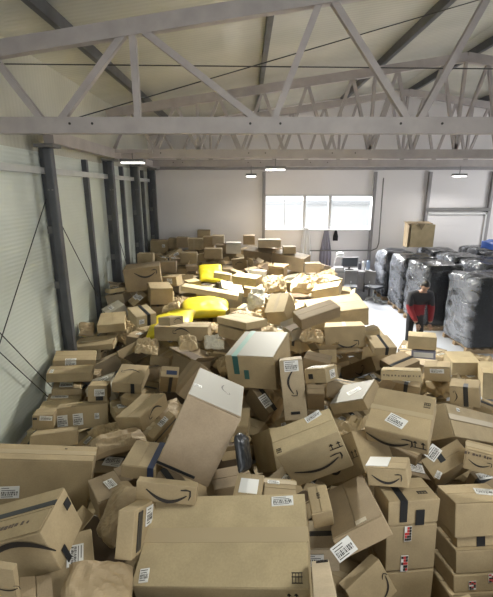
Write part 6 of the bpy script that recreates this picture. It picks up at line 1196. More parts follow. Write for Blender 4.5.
    [-0.56, 6.79, 0.26, 0.09, -0.05, 0.08, 0.43, 0.3, 0.28],
    [-0.16, 6.8, 0.89, 0.02, -0.16, -0.25, 0.31, 0.36, 0.21],
    [-0.11, 6.78, 0.63, -0.0, 0.1, -0.16, 0.31, 0.35, 0.24],
    [-0.08, 6.89, 0.31, -0.07, -0.06, -0.16, 0.32, 0.35, 0.29],
    [0.25, 6.8, 0.84, -0.07, -0.08, -0.39, 0.34, 0.34, 0.22],
    [0.36, 6.89, 0.55, -0.03, 0.05, 0.01, 0.35, 0.39, 0.2],
    [0.26, 6.86, 0.24, 0.09, 0.18, -0.34, 0.32, 0.29, 0.31],
    [0.86, 6.85, 0.89, 0.08, -0.02, 0.29, 0.33, 0.33, 0.22],
    [0.75, 6.91, 0.62, 0.02, -0.15, -0.38, 0.33, 0.36, 0.26],
    [0.77, 6.85, 0.25, 0.12, 0.08, 0.41, 0.38, 0.32, 0.3],
    [1.21, 6.88, 0.57, -0.01, 0.04, -0.22, 0.32, 0.32, 0.25],
    [1.21, 6.81, 0.25, -0.07, -0.04, -0.05, 0.38, 0.37, 0.3],
    [2.58, 6.87, 0.31, 0.09, 0.01, 0.21, 0.36, 0.28, 0.3],
    [-2.83, 7.24, 0.23, -0.05, -0.02, 0.13, 0.35, 0.37, 0.31],
    [-1.97, 7.24, 0.57, 0.1, 0.01, -0.0, 0.42, 0.31, 0.21],
    [-1.91, 7.23, 0.32, 0.1, 0.04, -0.02, 0.36, 0.34, 0.31],
    [-1.47, 7.34, 0.53, 0.02, 0.09, -0.37, 0.35, 0.4, 0.22],
    [-1.44, 7.33, 0.23, 0.0, 0.04, -0.49, 0.44, 0.33, 0.31],
    [-1.08, 7.29, 0.8, -0.07, 0.04, -0.42, 0.41, 0.26, 0.29],
    [-0.99, 7.38, 0.32, 0.09, 0.06, 0.37, 0.33, 0.37, 0.25],
    [-0.52, 7.35, 0.72, 0.05, -0.01, 0.5, 0.38, 0.27, 0.28],
    [-0.55, 7.24, 0.41, -0.01, -0.03, 0.05, 0.41, 0.36, 0.2],
    [-0.2, 7.36, 1.02, -0.14, 0.03, 0.43, 0.32, 0.37, 0.29],
    [-0.08, 7.23, 0.63, -0.06, -0.01, 0.38, 0.31, 0.36, 0.26],
    [-0.18, 7.28, 0.36, -0.05, 0.05, 0.2, 0.32, 0.3, 0.31],
    [0.29, 7.23, 0.95, -0.01, -0.09, 0.12, 0.4, 0.28, 0.23],
    [0.3, 7.32, 0.45, 0.04, -0.04, 0.44, 0.32, 0.29, 0.23],
    [0.71, 7.34, 0.92, 0.12, -0.07, 0.17, 0.31, 0.31, 0.28],
    [0.81, 7.23, 0.65, 0.09, 0.08, -0.34, 0.35, 0.33, 0.23],
    [0.81, 7.27, 0.41, -0.03, -0.06, -0.03, 0.44, 0.34, 0.22],
    [1.29, 7.31, 0.36, 0.0, -0.01, 0.13, 0.34, 0.28, 0.3],
    [1.76, 7.36, 0.94, 0.12, 0.16, -0.42, 0.44, 0.26, 0.24],
    [1.76, 7.25, 0.37, -0.03, 0.08, 0.14, 0.34, 0.37, 0.29],
    [2.18, 7.36, 0.21, -0.05, -0.09, 0.4, 0.31, 0.35, 0.23],
    [2.6, 7.24, 0.29, -0.14, -0.05, 0.39, 0.33, 0.36, 0.27],
    [3.05, 7.28, 0.33, 0.05, -0.0, -0.11, 0.43, 0.27, 0.21],
    [3.04, 7.27, 0.13, -0.04, 0.03, 0.32, 0.4, 0.35, 0.21],
    [-2.41, 7.7, 0.13, 0.06, -0.01, 0.09, 0.4, 0.27, 0.2],
    [-2.06, 7.82, 0.72, 0.09, -0.02, -0.24, 0.34, 0.27, 0.23],
    [-1.94, 7.76, 0.49, 0.01, -0.06, -0.22, 0.37, 0.31, 0.2],
    [-2.0, 7.74, 0.19, -0.03, 0.06, 0.17, 0.3, 0.31, 0.29],
    [-1.51, 7.82, 0.7, -0.2, -0.11, 0.14, 0.34, 0.27, 0.3],
    [-1.54, 7.83, 0.33, 0.05, 0.04, 0.14, 0.39, 0.39, 0.25],
    [-1.04, 7.78, 0.65, 0.03, 0.0, -0.41, 0.38, 0.27, 0.23],
    [-1.09, 7.71, 0.39, 0.05, 0.07, 0.4, 0.34, 0.35, 0.25],
    [-1.13, 7.76, 0.16, 0.02, -0.02, 0.22, 0.37, 0.33, 0.21],
    [-0.54, 7.75, 0.72, 0.09, -0.12, 0.13, 0.4, 0.36, 0.22],
    [-0.55, 7.77, 0.46, 0.01, -0.03, 0.49, 0.37, 0.3, 0.24],
    [-0.06, 7.82, 0.93, 0.05, -0.17, -0.09, 0.45, 0.37, 0.31],
    [-0.07, 7.68, 0.58, -0.07, -0.01, -0.37, 0.38, 0.39, 0.31],
    [-0.1, 7.76, 0.24, 0.02, 0.02, 0.38, 0.37, 0.39, 0.28],
    [0.4, 7.81, 0.37, 0.02, -0.08, 0.27, 0.36, 0.37, 0.22],
    [0.85, 7.71, 0.83, 0.08, 0.02, -0.08, 0.37, 0.33, 0.31],
    [0.78, 7.75, 0.37, -0.05, 0.16, 0.08, 0.35, 0.29, 0.22],
    [1.32, 7.78, 0.95, 0.01, 0.06, -0.45, 0.31, 0.29, 0.26],
    [1.27, 7.82, 0.58, 0.04, -0.05, 0.38, 0.33, 0.29, 0.21],
    [1.22, 7.72, 0.33, -0.05, -0.04, 0.27, 0.32, 0.29, 0.31],
    [1.75, 7.7, 0.99, -0.05, -0.01, -0.46, 0.31, 0.35, 0.29],
    [1.76, 7.81, 0.68, -0.09, -0.05, 0.05, 0.41, 0.32, 0.32],
    [1.72, 7.77, 0.33, 0.03, 0.09, 0.34, 0.39, 0.33, 0.32],
    [2.13, 7.83, 0.87, -0.06, 0.1, 0.09, 0.32, 0.38, 0.23],
    [2.65, 7.75, 0.36, -0.09, 0.02, 0.25, 0.36, 0.27, 0.27],
    [-2.95, 8.28, 0.43, -0.07, -0.03, 0.27, 0.36, 0.29, 0.28],
    [-2.4, 8.15, 0.88, 0.1, -0.15, 0.13, 0.31, 0.38, 0.2],
    [-2.47, 8.3, 0.56, -0.1, -0.06, -0.21, 0.42, 0.28, 0.24],
    [-2.51, 8.16, 0.22, -0.14, 0.03, 0.02, 0.45, 0.38, 0.32],
    [-2.05, 8.15, 0.62, -0.02, 0.06, -0.45, 0.4, 0.3, 0.28],
    [-1.94, 8.28, 0.33, 0.01, 0.01, -0.44, 0.45, 0.39, 0.26],
    [-1.48, 8.2, 0.69, -0.01, -0.03, 0.27, 0.38, 0.29, 0.26],
    [-1.49, 8.18, 0.29, 0.02, 0.04, 0.03, 0.31, 0.3, 0.26],
    [-1.02, 8.29, 0.66, 0.01, -0.05, -0.1, 0.3, 0.35, 0.27],
    [-1.03, 8.25, 0.34, -0.04, 0.09, -0.02, 0.44, 0.31, 0.32],
    [-0.54, 8.16, 0.66, 0.02, -0.1, 0.3, 0.4, 0.38, 0.3],
    [-0.58, 8.19, 0.3, -0.09, 0.06, -0.29, 0.32, 0.35, 0.21],
    [-0.07, 8.19, 0.5, 0.07, 0.13, 0.07, 0.38, 0.31, 0.22],
    [-0.07, 8.14, 0.21, 0.16, -0.01, 0.28, 0.42, 0.31, 0.2],
    [0.4, 8.17, 0.66, 0.0, -0.17, 0.43, 0.34, 0.36, 0.3],
    [0.33, 8.29, 0.34, 0.1, 0.02, 0.17, 0.37, 0.3, 0.24],
    [0.86, 8.19, 0.8, 0.07, 0.01, 0.4, 0.32, 0.27, 0.22],
    [0.81, 8.24, 0.5, -0.01, -0.0, -0.37, 0.31, 0.32, 0.22],
    [0.72, 8.27, 0.21, -0.12, -0.11, 0.04, 0.31, 0.37, 0.2],
    [1.27, 8.2, 0.77, -0.11, -0.07, 0.1, 0.44, 0.35, 0.27],
    [1.3, 8.27, 0.37, 0.18, 0.03, -0.42, 0.43, 0.33, 0.28],
    [1.64, 8.29, 1.1, 0.07, 0.11, 0.29, 0.42, 0.29, 0.21],
    [1.74, 8.22, 0.7, -0.07, 0.04, -0.24, 0.32, 0.31, 0.32],
    [2.18, 8.28, 0.87, -0.06, -0.02, 0.12, 0.35, 0.28, 0.28],
    [2.12, 8.18, 0.55, -0.05, 0.04, 0.19, 0.34, 0.39, 0.32],
    [2.24, 8.15, 0.25, -0.08, 0.14, 0.44, 0.31, 0.3, 0.24],
    [-2.94, 8.76, 0.48, -0.01, 0.08, -0.24, 0.41, 0.37, 0.28],
    [-2.4, 8.76, 0.52, 0.03, 0.04, -0.3, 0.33, 0.29, 0.23],
    [-2.38, 8.65, 0.24, 0.12, 0.07, -0.44, 0.35, 0.32, 0.3],
    [-1.92, 8.69, 0.67, -0.05, 0.09, -0.49, 0.44, 0.32, 0.29],
    [-1.93, 8.71, 0.32, -0.07, 0.03, -0.42, 0.32, 0.4, 0.29],
    [-1.5, 8.63, 0.59, 0.09, 0.06, 0.45, 0.31, 0.27, 0.31],
    [-1.51, 8.64, 0.15, -0.05, 0.07, 0.24, 0.45, 0.33, 0.2],
    [-1.04, 8.65, 0.62, -0.1, 0.0, -0.21, 0.32, 0.27, 0.22],
    [-1.01, 8.75, 0.32, -0.07, -0.0, -0.28, 0.43, 0.27, 0.32],
    [-0.59, 8.73, 0.72, -0.03, -0.03, -0.07, 0.31, 0.38, 0.23],
    [-0.63, 8.63, 0.18, -0.1, -0.02, 0.07, 0.33, 0.26, 0.3],
    [-0.17, 8.74, 0.73, -0.02, -0.07, 0.05, 0.37, 0.39, 0.31],
    [-0.12, 8.75, 0.42, -0.07, -0.17, 0.06, 0.32, 0.39, 0.21],
    [-0.11, 8.68, 0.17, -0.09, -0.04, 0.15, 0.37, 0.39, 0.23],
    [0.31, 8.7, 0.6, -0.08, 0.1, 0.29, 0.42, 0.3, 0.27],
    [0.37, 8.63, 0.22, 0.05, 0.06, -0.16, 0.41, 0.3, 0.22],
    [0.83, 8.71, 1.01, -0.02, 0.07, -0.09, 0.45, 0.4, 0.25],
    [0.83, 8.65, 0.78, -0.06, 0.05, 0.1, 0.32, 0.3, 0.2],
    [0.74, 8.7, 0.53, 0.01, 0.15, 0.05, 0.36, 0.35, 0.21],
    [1.3, 8.63, 1.03, -0.02, 0.16, 0.17, 0.36, 0.36, 0.29],
    [1.23, 8.65, 0.69, 0.16, -0.07, -0.06, 0.33, 0.31, 0.29],
    [1.32, 8.71, 0.35, 0.09, 0.01, 0.45, 0.42, 0.29, 0.26],
    [1.73, 8.71, 1.11, 0.07, -0.11, -0.14, 0.37, 0.29, 0.25],
    [1.68, 8.67, 0.69, 0.12, -0.12, 0.49, 0.31, 0.3, 0.28],
    [1.76, 8.67, 0.38, -0.02, 0.0, 0.1, 0.31, 0.33, 0.3],
    [2.19, 8.71, 0.89, -0.11, 0.05, -0.32, 0.33, 0.39, 0.3],
    [2.21, 8.69, 0.59, -0.08, -0.01, 0.47, 0.3, 0.28, 0.3],
    [-2.94, 9.07, 0.77, 0.03, -0.04, -0.03, 0.38, 0.26, 0.27],
    [-2.87, 9.14, 0.5, 0.08, -0.04, -0.28, 0.36, 0.33, 0.2],
    [-2.87, 9.17, 0.23, -0.05, 0.0, -0.41, 0.36, 0.4, 0.24],
    [-2.51, 9.21, 0.7, -0.02, 0.03, 0.23, 0.35, 0.38, 0.2],
    [-2.39, 9.08, 0.41, -0.06, 0.15, -0.49, 0.38, 0.3, 0.2],
    [-1.96, 9.21, 1.14, -0.17, -0.04, -0.06, 0.4, 0.34, 0.23],
    [-1.92, 9.16, 0.79, 0.07, 0.02, -0.02, 0.35, 0.32, 0.22],
    [-1.97, 9.16, 0.38, -0.02, -0.12, 0.23, 0.31, 0.36, 0.24],
    [-1.52, 9.08, 0.68, -0.01, 0.03, 0.2, 0.32, 0.32, 0.24],
    [-1.48, 9.17, 0.42, -0.02, 0.04, -0.01, 0.43, 0.3, 0.26],
    [-1.01, 9.12, 0.62, 0.01, 0.04, -0.24, 0.41, 0.38, 0.27],
    [-1.02, 9.2, 0.33, 0.17, 0.1, -0.32, 0.41, 0.34, 0.25],
    [-0.56, 9.1, 0.62, -0.02, 0.11, 0.1, 0.42, 0.28, 0.28],
    [-0.19, 9.2, 0.45, -0.03, -0.0, 0.23, 0.32, 0.34, 0.31],
    [0.3, 9.07, 0.68, -0.07, -0.01, -0.06, 0.36, 0.3, 0.24],
    [0.27, 9.13, 0.43, 0.07, 0.04, 0.43, 0.41, 0.39, 0.24],
    [0.27, 9.16, 0.17, 0.04, -0.03, 0.05, 0.43, 0.28, 0.28],
    [0.84, 9.12, 0.75, -0.02, 0.14, -0.34, 0.37, 0.39, 0.21],
    [0.83, 9.07, 0.5, 0.07, -0.11, 0.15, 0.36, 0.39, 0.2],
    [0.75, 9.1, 0.22, -0.06, 0.08, -0.15, 0.31, 0.39, 0.26],
    [1.29, 9.19, 0.55, 0.04, 0.0, 0.14, 0.39, 0.37, 0.21],
    [1.77, 9.07, 0.73, 0.0, 0.05, 0.33, 0.42, 0.32, 0.26],
    [1.71, 9.15, 0.49, -0.01, -0.03, -0.12, 0.34, 0.33, 0.24],
    [1.73, 9.09, 0.23, -0.02, -0.14, -0.26, 0.35, 0.3, 0.25],
    [2.22, 9.17, 0.76, 0.09, -0.1, -0.5, 0.4, 0.26, 0.31],
    [2.11, 9.12, 0.36, -0.1, 0.12, -0.12, 0.36, 0.3, 0.21],
    [-2.41, 9.66, 1.13, -0.08, -0.12, -0.17, 0.43, 0.36, 0.31],
    [-2.48, 9.6, 0.49, 0.14, -0.06, -0.39, 0.38, 0.29, 0.27],
    [-2.42, 9.64, 0.23, 0.0, 0.01, -0.28, 0.4, 0.3, 0.21],
    [-2.04, 9.6, 0.56, 0.05, 0.05, -0.2, 0.31, 0.28, 0.23],
    [-2.0, 9.66, 0.24, 0.06, 0.01, 0.08, 0.4, 0.4, 0.28],
    [-1.46, 9.55, 0.52, 0.16, -0.05, -0.47, 0.32, 0.33, 0.22],
    [-1.54, 9.56, 0.24, 0.03, 0.07, -0.27, 0.36, 0.32, 0.27],
    [-1.03, 9.59, 1.16, -0.03, -0.1, 0.17, 0.42, 0.29, 0.24],
    [-1.03, 9.65, 0.87, 0.07, 0.0, 0.44, 0.33, 0.4, 0.22],
    [-1.02, 9.66, 0.47, 0.0, -0.05, -0.19, 0.32, 0.37, 0.31],
    [-0.59, 9.63, 0.64, 0.01, -0.02, 0.06, 0.33, 0.39, 0.28],
    [-0.57, 9.64, 0.37, -0.0, 0.08, -0.44, 0.43, 0.28, 0.22],
    [-0.15, 9.56, 0.53, -0.11, 0.09, -0.13, 0.33, 0.32, 0.2],
    [-0.13, 9.55, 0.17, -0.02, -0.04, 0.49, 0.35, 0.34, 0.21],
    [0.26, 9.59, 0.77, -0.07, -0.13, 0.43, 0.36, 0.27, 0.32],
    [0.34, 9.66, 0.45, 0.0, -0.07, -0.21, 0.45, 0.28, 0.25],
    [0.73, 9.68, 1.13, 0.01, -0.07, -0.42, 0.33, 0.3, 0.3],
    [0.79, 9.59, 0.85, 0.04, -0.03, 0.24, 0.4, 0.38, 0.26],
    [0.84, 9.57, 0.55, -0.02, 0.12, 0.11, 0.32, 0.39, 0.25],
    [0.82, 9.58, 0.24, 0.06, -0.05, -0.07, 0.36, 0.38, 0.28],
    [1.28, 9.66, 0.54, 0.02, 0.15, -0.25, 0.33, 0.3, 0.27],
    [1.28, 9.59, 0.27, -0.06, -0.02, -0.46, 0.37, 0.34, 0.23],
    [1.76, 9.55, 0.73, -0.08, 0.02, 0.2, 0.3, 0.4, 0.29],
    [1.75, 9.62, 0.42, -0.08, -0.03, -0.29, 0.38, 0.28, 0.31],
    [2.15, 9.64, 0.92, -0.04, 0.01, 0.34, 0.34, 0.28, 0.22],
    [2.23, 9.63, 0.66, 0.04, -0.05, -0.18, 0.35, 0.32, 0.25],
    [2.22, 9.58, 0.34, -0.1, 0.04, -0.08, 0.4, 0.29, 0.3],
    [-2.97, 10.07, 0.57, -0.06, 0.0, -0.28, 0.39, 0.26, 0.27],
    [-2.9, 10.09, 0.26, -0.12, 0.0, -0.34, 0.41, 0.38, 0.3],
    [-2.36, 10.01, 1.15, 0.09, 0.05, -0.07, 0.36, 0.31, 0.2],
    [-2.36, 10.14, 0.83, 0.11, -0.04, -0.26, 0.3, 0.3, 0.25],
    [-2.51, 10.02, 0.56, -0.0, -0.04, -0.09, 0.42, 0.3, 0.29],
    [-2.37, 10.11, 0.27, -0.06, -0.02, 0.14, 0.39, 0.35, 0.26],
    [-2.02, 10.05, 0.68, -0.04, -0.03, 0.2, 0.31, 0.35, 0.26],
    [-1.44, 10.05, 0.66, 0.03, -0.03, -0.22, 0.34, 0.39, 0.29],
    [-1.59, 10.01, 0.37, 0.06, -0.07, 0.35, 0.43, 0.32, 0.27],
    [-1.14, 10.01, 1.08, 0.06, 0.04, 0.39, 0.3, 0.29, 0.25],
    [-1.0, 10.06, 0.5, -0.04, 0.1, -0.28, 0.44, 0.38, 0.22],
    [-1.04, 10.08, 0.25, 0.11, 0.01, 0.4, 0.44, 0.31, 0.21],
    [-0.55, 9.98, 0.7, -0.03, -0.1, 0.27, 0.34, 0.29, 0.21],
    [-0.58, 10.06, 0.29, -0.08, 0.1, 0.14, 0.32, 0.37, 0.24],
    [-0.1, 10.09, 0.57, 0.16, -0.03, 0.11, 0.35, 0.32, 0.26],
    [-0.17, 10.01, 0.3, -0.02, -0.06, 0.34, 0.35, 0.3, 0.2],
    [0.39, 10.04, 0.55, -0.02, 0.03, -0.14, 0.42, 0.36, 0.32],
    [0.4, 10.07, 0.21, 0.09, 0.09, -0.46, 0.4, 0.35, 0.28],
    [0.7, 10.11, 1.21, -0.07, 0.03, -0.06, 0.37, 0.35, 0.2],
    [0.77, 10.14, 0.89, -0.08, -0.09, 0.15, 0.31, 0.3, 0.23],
    [1.17, 10.03, 1.19, -0.08, 0.13, 0.07, 0.35, 0.3, 0.24],
    [1.26, 10.05, 0.86, 0.02, -0.01, 0.26, 0.42, 0.29, 0.29],
    [1.3, 10.13, 0.57, -0.04, 0.06, 0.19, 0.44, 0.3, 0.28],
    [1.23, 10.08, 0.27, -0.18, 0.03, -0.0, 0.36, 0.27, 0.27],
    [1.67, 10.09, 0.95, -0.03, -0.09, -0.22, 0.3, 0.32, 0.32],
    [1.78, 10.07, 0.56, 0.05, -0.15, -0.02, 0.44, 0.27, 0.2],
    [1.68, 10.07, 0.29, 0.08, -0.18, -0.08, 0.39, 0.31, 0.24],
    [2.11, 10.12, 0.91, 0.0, -0.03, 0.44, 0.4, 0.29, 0.21],
    [2.14, 9.99, 0.54, -0.01, -0.04, -0.13, 0.3, 0.36, 0.25],
    [2.19, 10.05, 0.28, 0.1, 0.04, 0.38, 0.3, 0.29, 0.26],
    [-2.85, 10.49, 1.22, 0.0, 0.01, 0.39, 0.34, 0.33, 0.25],
    [-2.95, 10.56, 0.87, -0.01, -0.04, -0.16, 0.41, 0.36, 0.26],
    [-2.94, 10.49, 0.62, 0.07, -0.03, -0.47, 0.43, 0.39, 0.26],
    [-2.84, 10.5, 0.31, -0.1, 0.09, -0.29, 0.35, 0.31, 0.29],
    [-2.39, 10.48, 1.11, 0.01, 0.13, -0.41, 0.33, 0.38, 0.28],
    [-2.47, 10.55, 0.82, -0.08, -0.12, -0.28, 0.31, 0.38, 0.25],
    [-2.45, 10.5, 0.43, 0.08, -0.14, -0.18, 0.34, 0.26, 0.25],
    [-1.99, 10.53, 0.6, -0.0, 0.05, 0.18, 0.44, 0.31, 0.3],
    [-1.92, 10.46, 0.31, 0.02, 0.02, -0.3, 0.42, 0.39, 0.28],
    [-1.49, 10.44, 0.78, 0.06, -0.07, -0.09, 0.42, 0.37, 0.25],
    [-1.48, 10.53, 0.44, 0.09, -0.03, 0.34, 0.36, 0.37, 0.21],
    [-1.47, 10.51, 0.18, 0.15, -0.09, 0.33, 0.39, 0.27, 0.25],
    [-1.01, 10.51, 0.6, 0.03, -0.07, 0.06, 0.41, 0.36, 0.3],
    [-1.0, 10.54, 0.35, 0.07, -0.01, 0.22, 0.37, 0.31, 0.21],
    [-0.63, 10.45, 1.05, 0.1, 0.08, 0.47, 0.35, 0.29, 0.3],
    [-0.59, 10.5, 0.58, -0.08, -0.09, -0.14, 0.38, 0.38, 0.24],
    [-0.55, 10.6, 0.32, 0.01, -0.18, -0.41, 0.39, 0.31, 0.26],
    [-0.1, 10.58, 1.05, 0.09, 0.04, 0.27, 0.44, 0.39, 0.31],
    [-0.18, 10.45, 0.74, 0.11, -0.08, -0.24, 0.41, 0.37, 0.23],
    [-0.12, 10.56, 0.43, 0.02, 0.05, -0.21, 0.43, 0.31, 0.24],
    [0.39, 10.56, 0.92, -0.17, 0.02, -0.2, 0.35, 0.35, 0.26],
    [0.4, 10.45, 0.62, 0.1, -0.05, -0.31, 0.45, 0.29, 0.27],
    [0.26, 10.49, 0.18, -0.08, -0.12, 0.17, 0.45, 0.3, 0.24],
    [0.74, 10.57, 1.2, 0.0, 0.05, 0.47, 0.45, 0.37, 0.3],
    [0.83, 10.54, 0.63, 0.05, -0.01, 0.18, 0.36, 0.29, 0.24],
    [0.85, 10.45, 0.35, -0.1, 0.01, 0.17, 0.31, 0.3, 0.21],
    [1.17, 10.46, 0.93, 0.18, -0.07, -0.24, 0.34, 0.36, 0.25],
    [1.28, 10.6, 0.65, -0.0, -0.02, 0.19, 0.34, 0.26, 0.21],
    [1.27, 10.58, 0.35, 0.01, -0.03, 0.14, 0.4, 0.32, 0.2],
    [1.67, 10.47, 1.09, 0.08, -0.02, -0.12, 0.36, 0.3, 0.22],
    [1.76, 10.57, 0.75, 0.06, 0.08, 0.23, 0.35, 0.39, 0.31],
    [1.66, 10.48, 0.49, 0.02, 0.06, -0.03, 0.33, 0.28, 0.23],
    [1.68, 10.51, 0.2, 0.06, -0.09, 0.17, 0.32, 0.3, 0.31],
    [-2.93, 11.06, 1.3, -0.04, 0.11, 0.02, 0.35, 0.34, 0.2],
    [-2.98, 11.04, 0.95, -0.02, 0.08, 0.07, 0.38, 0.28, 0.29],
    [-2.87, 10.97, 0.68, -0.05, -0.03, 0.41, 0.35, 0.33, 0.23],
    [-2.86, 10.93, 0.37, -0.01, 0.08, 0.41, 0.41, 0.39, 0.25],
    [-2.52, 11.04, 0.95, -0.05, -0.11, 0.27, 0.44, 0.34, 0.29],
    [-2.38, 10.98, 0.59, -0.07, 0.07, -0.1, 0.33, 0.32, 0.31],
    [-2.0, 10.94, 0.99, -0.05, -0.1, 0.32, 0.38, 0.33, 0.21],
    [-1.96, 11.04, 0.66, 0.04, 0.1, -0.29, 0.44, 0.27, 0.28],
    [-2.01, 10.91, 0.38, -0.05, -0.1, -0.32, 0.35, 0.29, 0.24],
    [-1.5, 10.98, 0.88, -0.03, -0.02, -0.49, 0.32, 0.33, 0.23],
    [-1.49, 11.0, 0.61, -0.02, 0.04, 0.16, 0.36, 0.38, 0.28],
    [-1.57, 10.98, 0.31, 0.01, -0.09, -0.42, 0.41, 0.3, 0.28],
    [-1.1, 10.99, 0.76, 0.12, 0.13, 0.11, 0.36, 0.37, 0.28],
    [-1.04, 11.03, 0.48, 0.0, -0.05, 0.48, 0.37, 0.27, 0.23],
    [-1.03, 10.91, 0.19, -0.1, -0.01, -0.13, 0.31, 0.34, 0.32],
    [-0.62, 10.97, 0.67, -0.01, -0.01, -0.13, 0.42, 0.37, 0.25],
    [-0.58, 11.02, 0.35, 0.02, -0.05, -0.15, 0.38, 0.29, 0.29],
    [-0.16, 10.92, 0.76, 0.01, -0.01, -0.38, 0.34, 0.36, 0.27],
    [-0.2, 11.03, 0.46, 0.02, -0.02, 0.1, 0.38, 0.32, 0.27],
    [-0.12, 10.96, 0.17, 0.08, 0.01, 0.09, 0.45, 0.37, 0.25],
    [0.25, 11.03, 1.14, -0.05, -0.04, 0.21, 0.42, 0.31, 0.31],
    [0.28, 10.95, 0.9, 0.05, -0.04, 0.24, 0.3, 0.28, 0.2],
    [0.29, 11.0, 0.69, 0.08, -0.11, 0.14, 0.35, 0.29, 0.21],
    [0.35, 11.04, 0.37, -0.01, 0.04, -0.25, 0.3, 0.28, 0.25],
    [0.75, 10.93, 0.69, 0.03, 0.0, 0.04, 0.39, 0.34, 0.22],
    [0.77, 11.05, 0.38, -0.08, 0.11, -0.33, 0.41, 0.27, 0.23],
    [1.25, 10.93, 0.69, 0.04, -0.06, 0.34, 0.35, 0.33, 0.21],
    [1.17, 11.01, 0.37, 0.0, 0.09, -0.17, 0.31, 0.27, 0.26],
    [1.78, 11.0, 0.95, 0.01, 0.01, -0.07, 0.39, 0.29, 0.3],
    [1.77, 11.03, 0.64, 0.01, 0.02, -0.22, 0.44, 0.28, 0.22],
    [1.68, 10.94, 0.35, 0.0, 0.0, 0.06, 0.42, 0.36, 0.3],
    [-2.94, 11.49, 1.22, 0.01, -0.14, 0.43, 0.44, 0.29, 0.24],
    [-2.87, 11.45, 0.95, 0.03, 0.04, 0.23, 0.45, 0.3, 0.29],
    [-2.83, 11.5, 0.67, 0.05, 0.01, -0.18, 0.4, 0.29, 0.25],
    [-2.83, 11.41, 0.44, 0.13, 0.04, 0.4, 0.36, 0.33, 0.22],
    [-2.42, 11.43, 0.98, 0.12, -0.06, 0.12, 0.39, 0.35, 0.22],
    [-2.41, 11.47, 0.39, -0.06, 0.04, 0.4, 0.34, 0.29, 0.31],
    [-1.97, 11.49, 0.86, 0.07, -0.07, -0.12, 0.32, 0.28, 0.26],
    [-1.92, 11.5, 0.62, 0.02, -0.1, -0.29, 0.44, 0.32, 0.25],
    [-1.95, 11.51, 0.38, -0.1, -0.02, 0.07, 0.41, 0.34, 0.24],
    [-1.5, 11.37, 1.19, 0.04, 0.1, 0.1, 0.32, 0.38, 0.31],
    [-1.51, 11.49, 0.94, -0.07, 0.14, -0.25, 0.32, 0.38, 0.21],
    [-1.53, 11.46, 0.58, 0.07, 0.01, -0.28, 0.32, 0.27, 0.22],
    [-1.56, 11.48, 0.32, -0.07, 0.02, 0.02, 0.35, 0.31, 0.25],
    [-1.1, 11.5, 1.31, -0.0, 0.0, -0.18, 0.39, 0.33, 0.26],
    [-1.03, 11.46, 1.01, 0.09, -0.12, 0.05, 0.35, 0.29, 0.26],
    [-1.11, 11.46, 0.73, 0.05, -0.05, -0.47, 0.37, 0.34, 0.22],
    [-1.12, 11.37, 0.44, -0.03, -0.01, 0.29, 0.43, 0.3, 0.21],
    [-0.59, 11.43, 1.32, 0.11, -0.05, -0.38, 0.3, 0.33, 0.25],
    [-0.54, 11.38, 0.56, -0.03, -0.06, -0.31, 0.39, 0.38, 0.27],
    [-0.57, 11.43, 0.25, 0.04, 0.12, -0.44, 0.34, 0.32, 0.29],
    [-0.11, 11.44, 0.74, 0.01, 0.03, 0.08, 0.33, 0.31, 0.21],
    [-0.09, 11.44, 0.43, -0.13, -0.02, -0.19, 0.44, 0.3, 0.23],
    [0.25, 11.39, 1.28, 0.05, -0.01, 0.02, 0.32, 0.37, 0.23],
    [0.3, 11.48, 0.94, 0.1, 0.04, 0.48, 0.4, 0.36, 0.31],
    [0.35, 11.4, 0.59, 0.05, 0.03, -0.16, 0.32, 0.28, 0.31],
    [0.78, 11.5, 1.29, 0.05, -0.03, -0.42, 0.31, 0.29, 0.21],
    [0.77, 11.52, 0.95, 0.01, 0.13, 0.46, 0.32, 0.32, 0.3],
    [0.83, 11.46, 0.67, -0.1, 0.04, 0.31, 0.41, 0.39, 0.24],
    [0.85, 11.49, 0.38, -0.01, -0.03, -0.41, 0.38, 0.38, 0.22],
    [1.31, 11.38, 0.56, 0.06, 0.03, 0.41, 0.34, 0.32, 0.26],
    [1.31, 11.43, 0.27, -0.1, 0.04, 0.44, 0.37, 0.31, 0.25],
    [1.64, 11.41, 1.04, 0.12, -0.21, 0.44, 0.3, 0.32, 0.21],
    [1.7, 11.42, 0.64, 0.06, 0.05, -0.03, 0.3, 0.37, 0.2],
    [1.75, 11.48, 0.43, 0.08, 0.03, 0.37, 0.4, 0.38, 0.24],
    [-2.5, 11.86, 0.78, -0.14, 0.04, 0.36, 0.31, 0.29, 0.23],
    [-2.36, 11.96, 0.44, 0.1, -0.05, -0.49, 0.44, 0.3, 0.3],
    [-1.92, 11.91, 0.38, -0.12, 0.08, -0.19, 0.31, 0.36, 0.22],
    [-1.55, 11.93, 1.35, 0.13, -0.09, -0.15, 0.31, 0.27, 0.28],
    [-1.45, 11.87, 0.89, -0.02, 0.12, -0.16, 0.31, 0.27, 0.31],
    [-1.53, 11.97, 0.59, -0.01, -0.01, 0.13, 0.37, 0.3, 0.3],
    [-1.52, 11.96, 0.28, -0.04, -0.04, -0.25, 0.33, 0.32, 0.22],
    [-1.14, 11.91, 1.34, -0.08, 0.02, 0.21, 0.44, 0.35, 0.3],
    [-1.02, 11.88, 1.07, -0.05, 0.01, 0.37, 0.4, 0.37, 0.25],
    [-1.1, 11.96, 0.78, 0.09, 0.17, 0.08, 0.39, 0.3, 0.21],
    [-1.11, 11.88, 0.48, 0.01, 0.0, 0.35, 0.34, 0.31, 0.21],
    [-0.58, 11.93, 0.84, 0.03, -0.09, -0.26, 0.32, 0.33, 0.3],
    [-0.59, 11.91, 0.55, 0.05, -0.1, 0.25, 0.32, 0.38, 0.29],
    [-0.08, 11.88, 0.77, 0.05, -0.05, -0.34, 0.38, 0.31, 0.25],
    [-0.14, 11.93, 0.43, 0.03, -0.01, -0.09, 0.42, 0.39, 0.31],
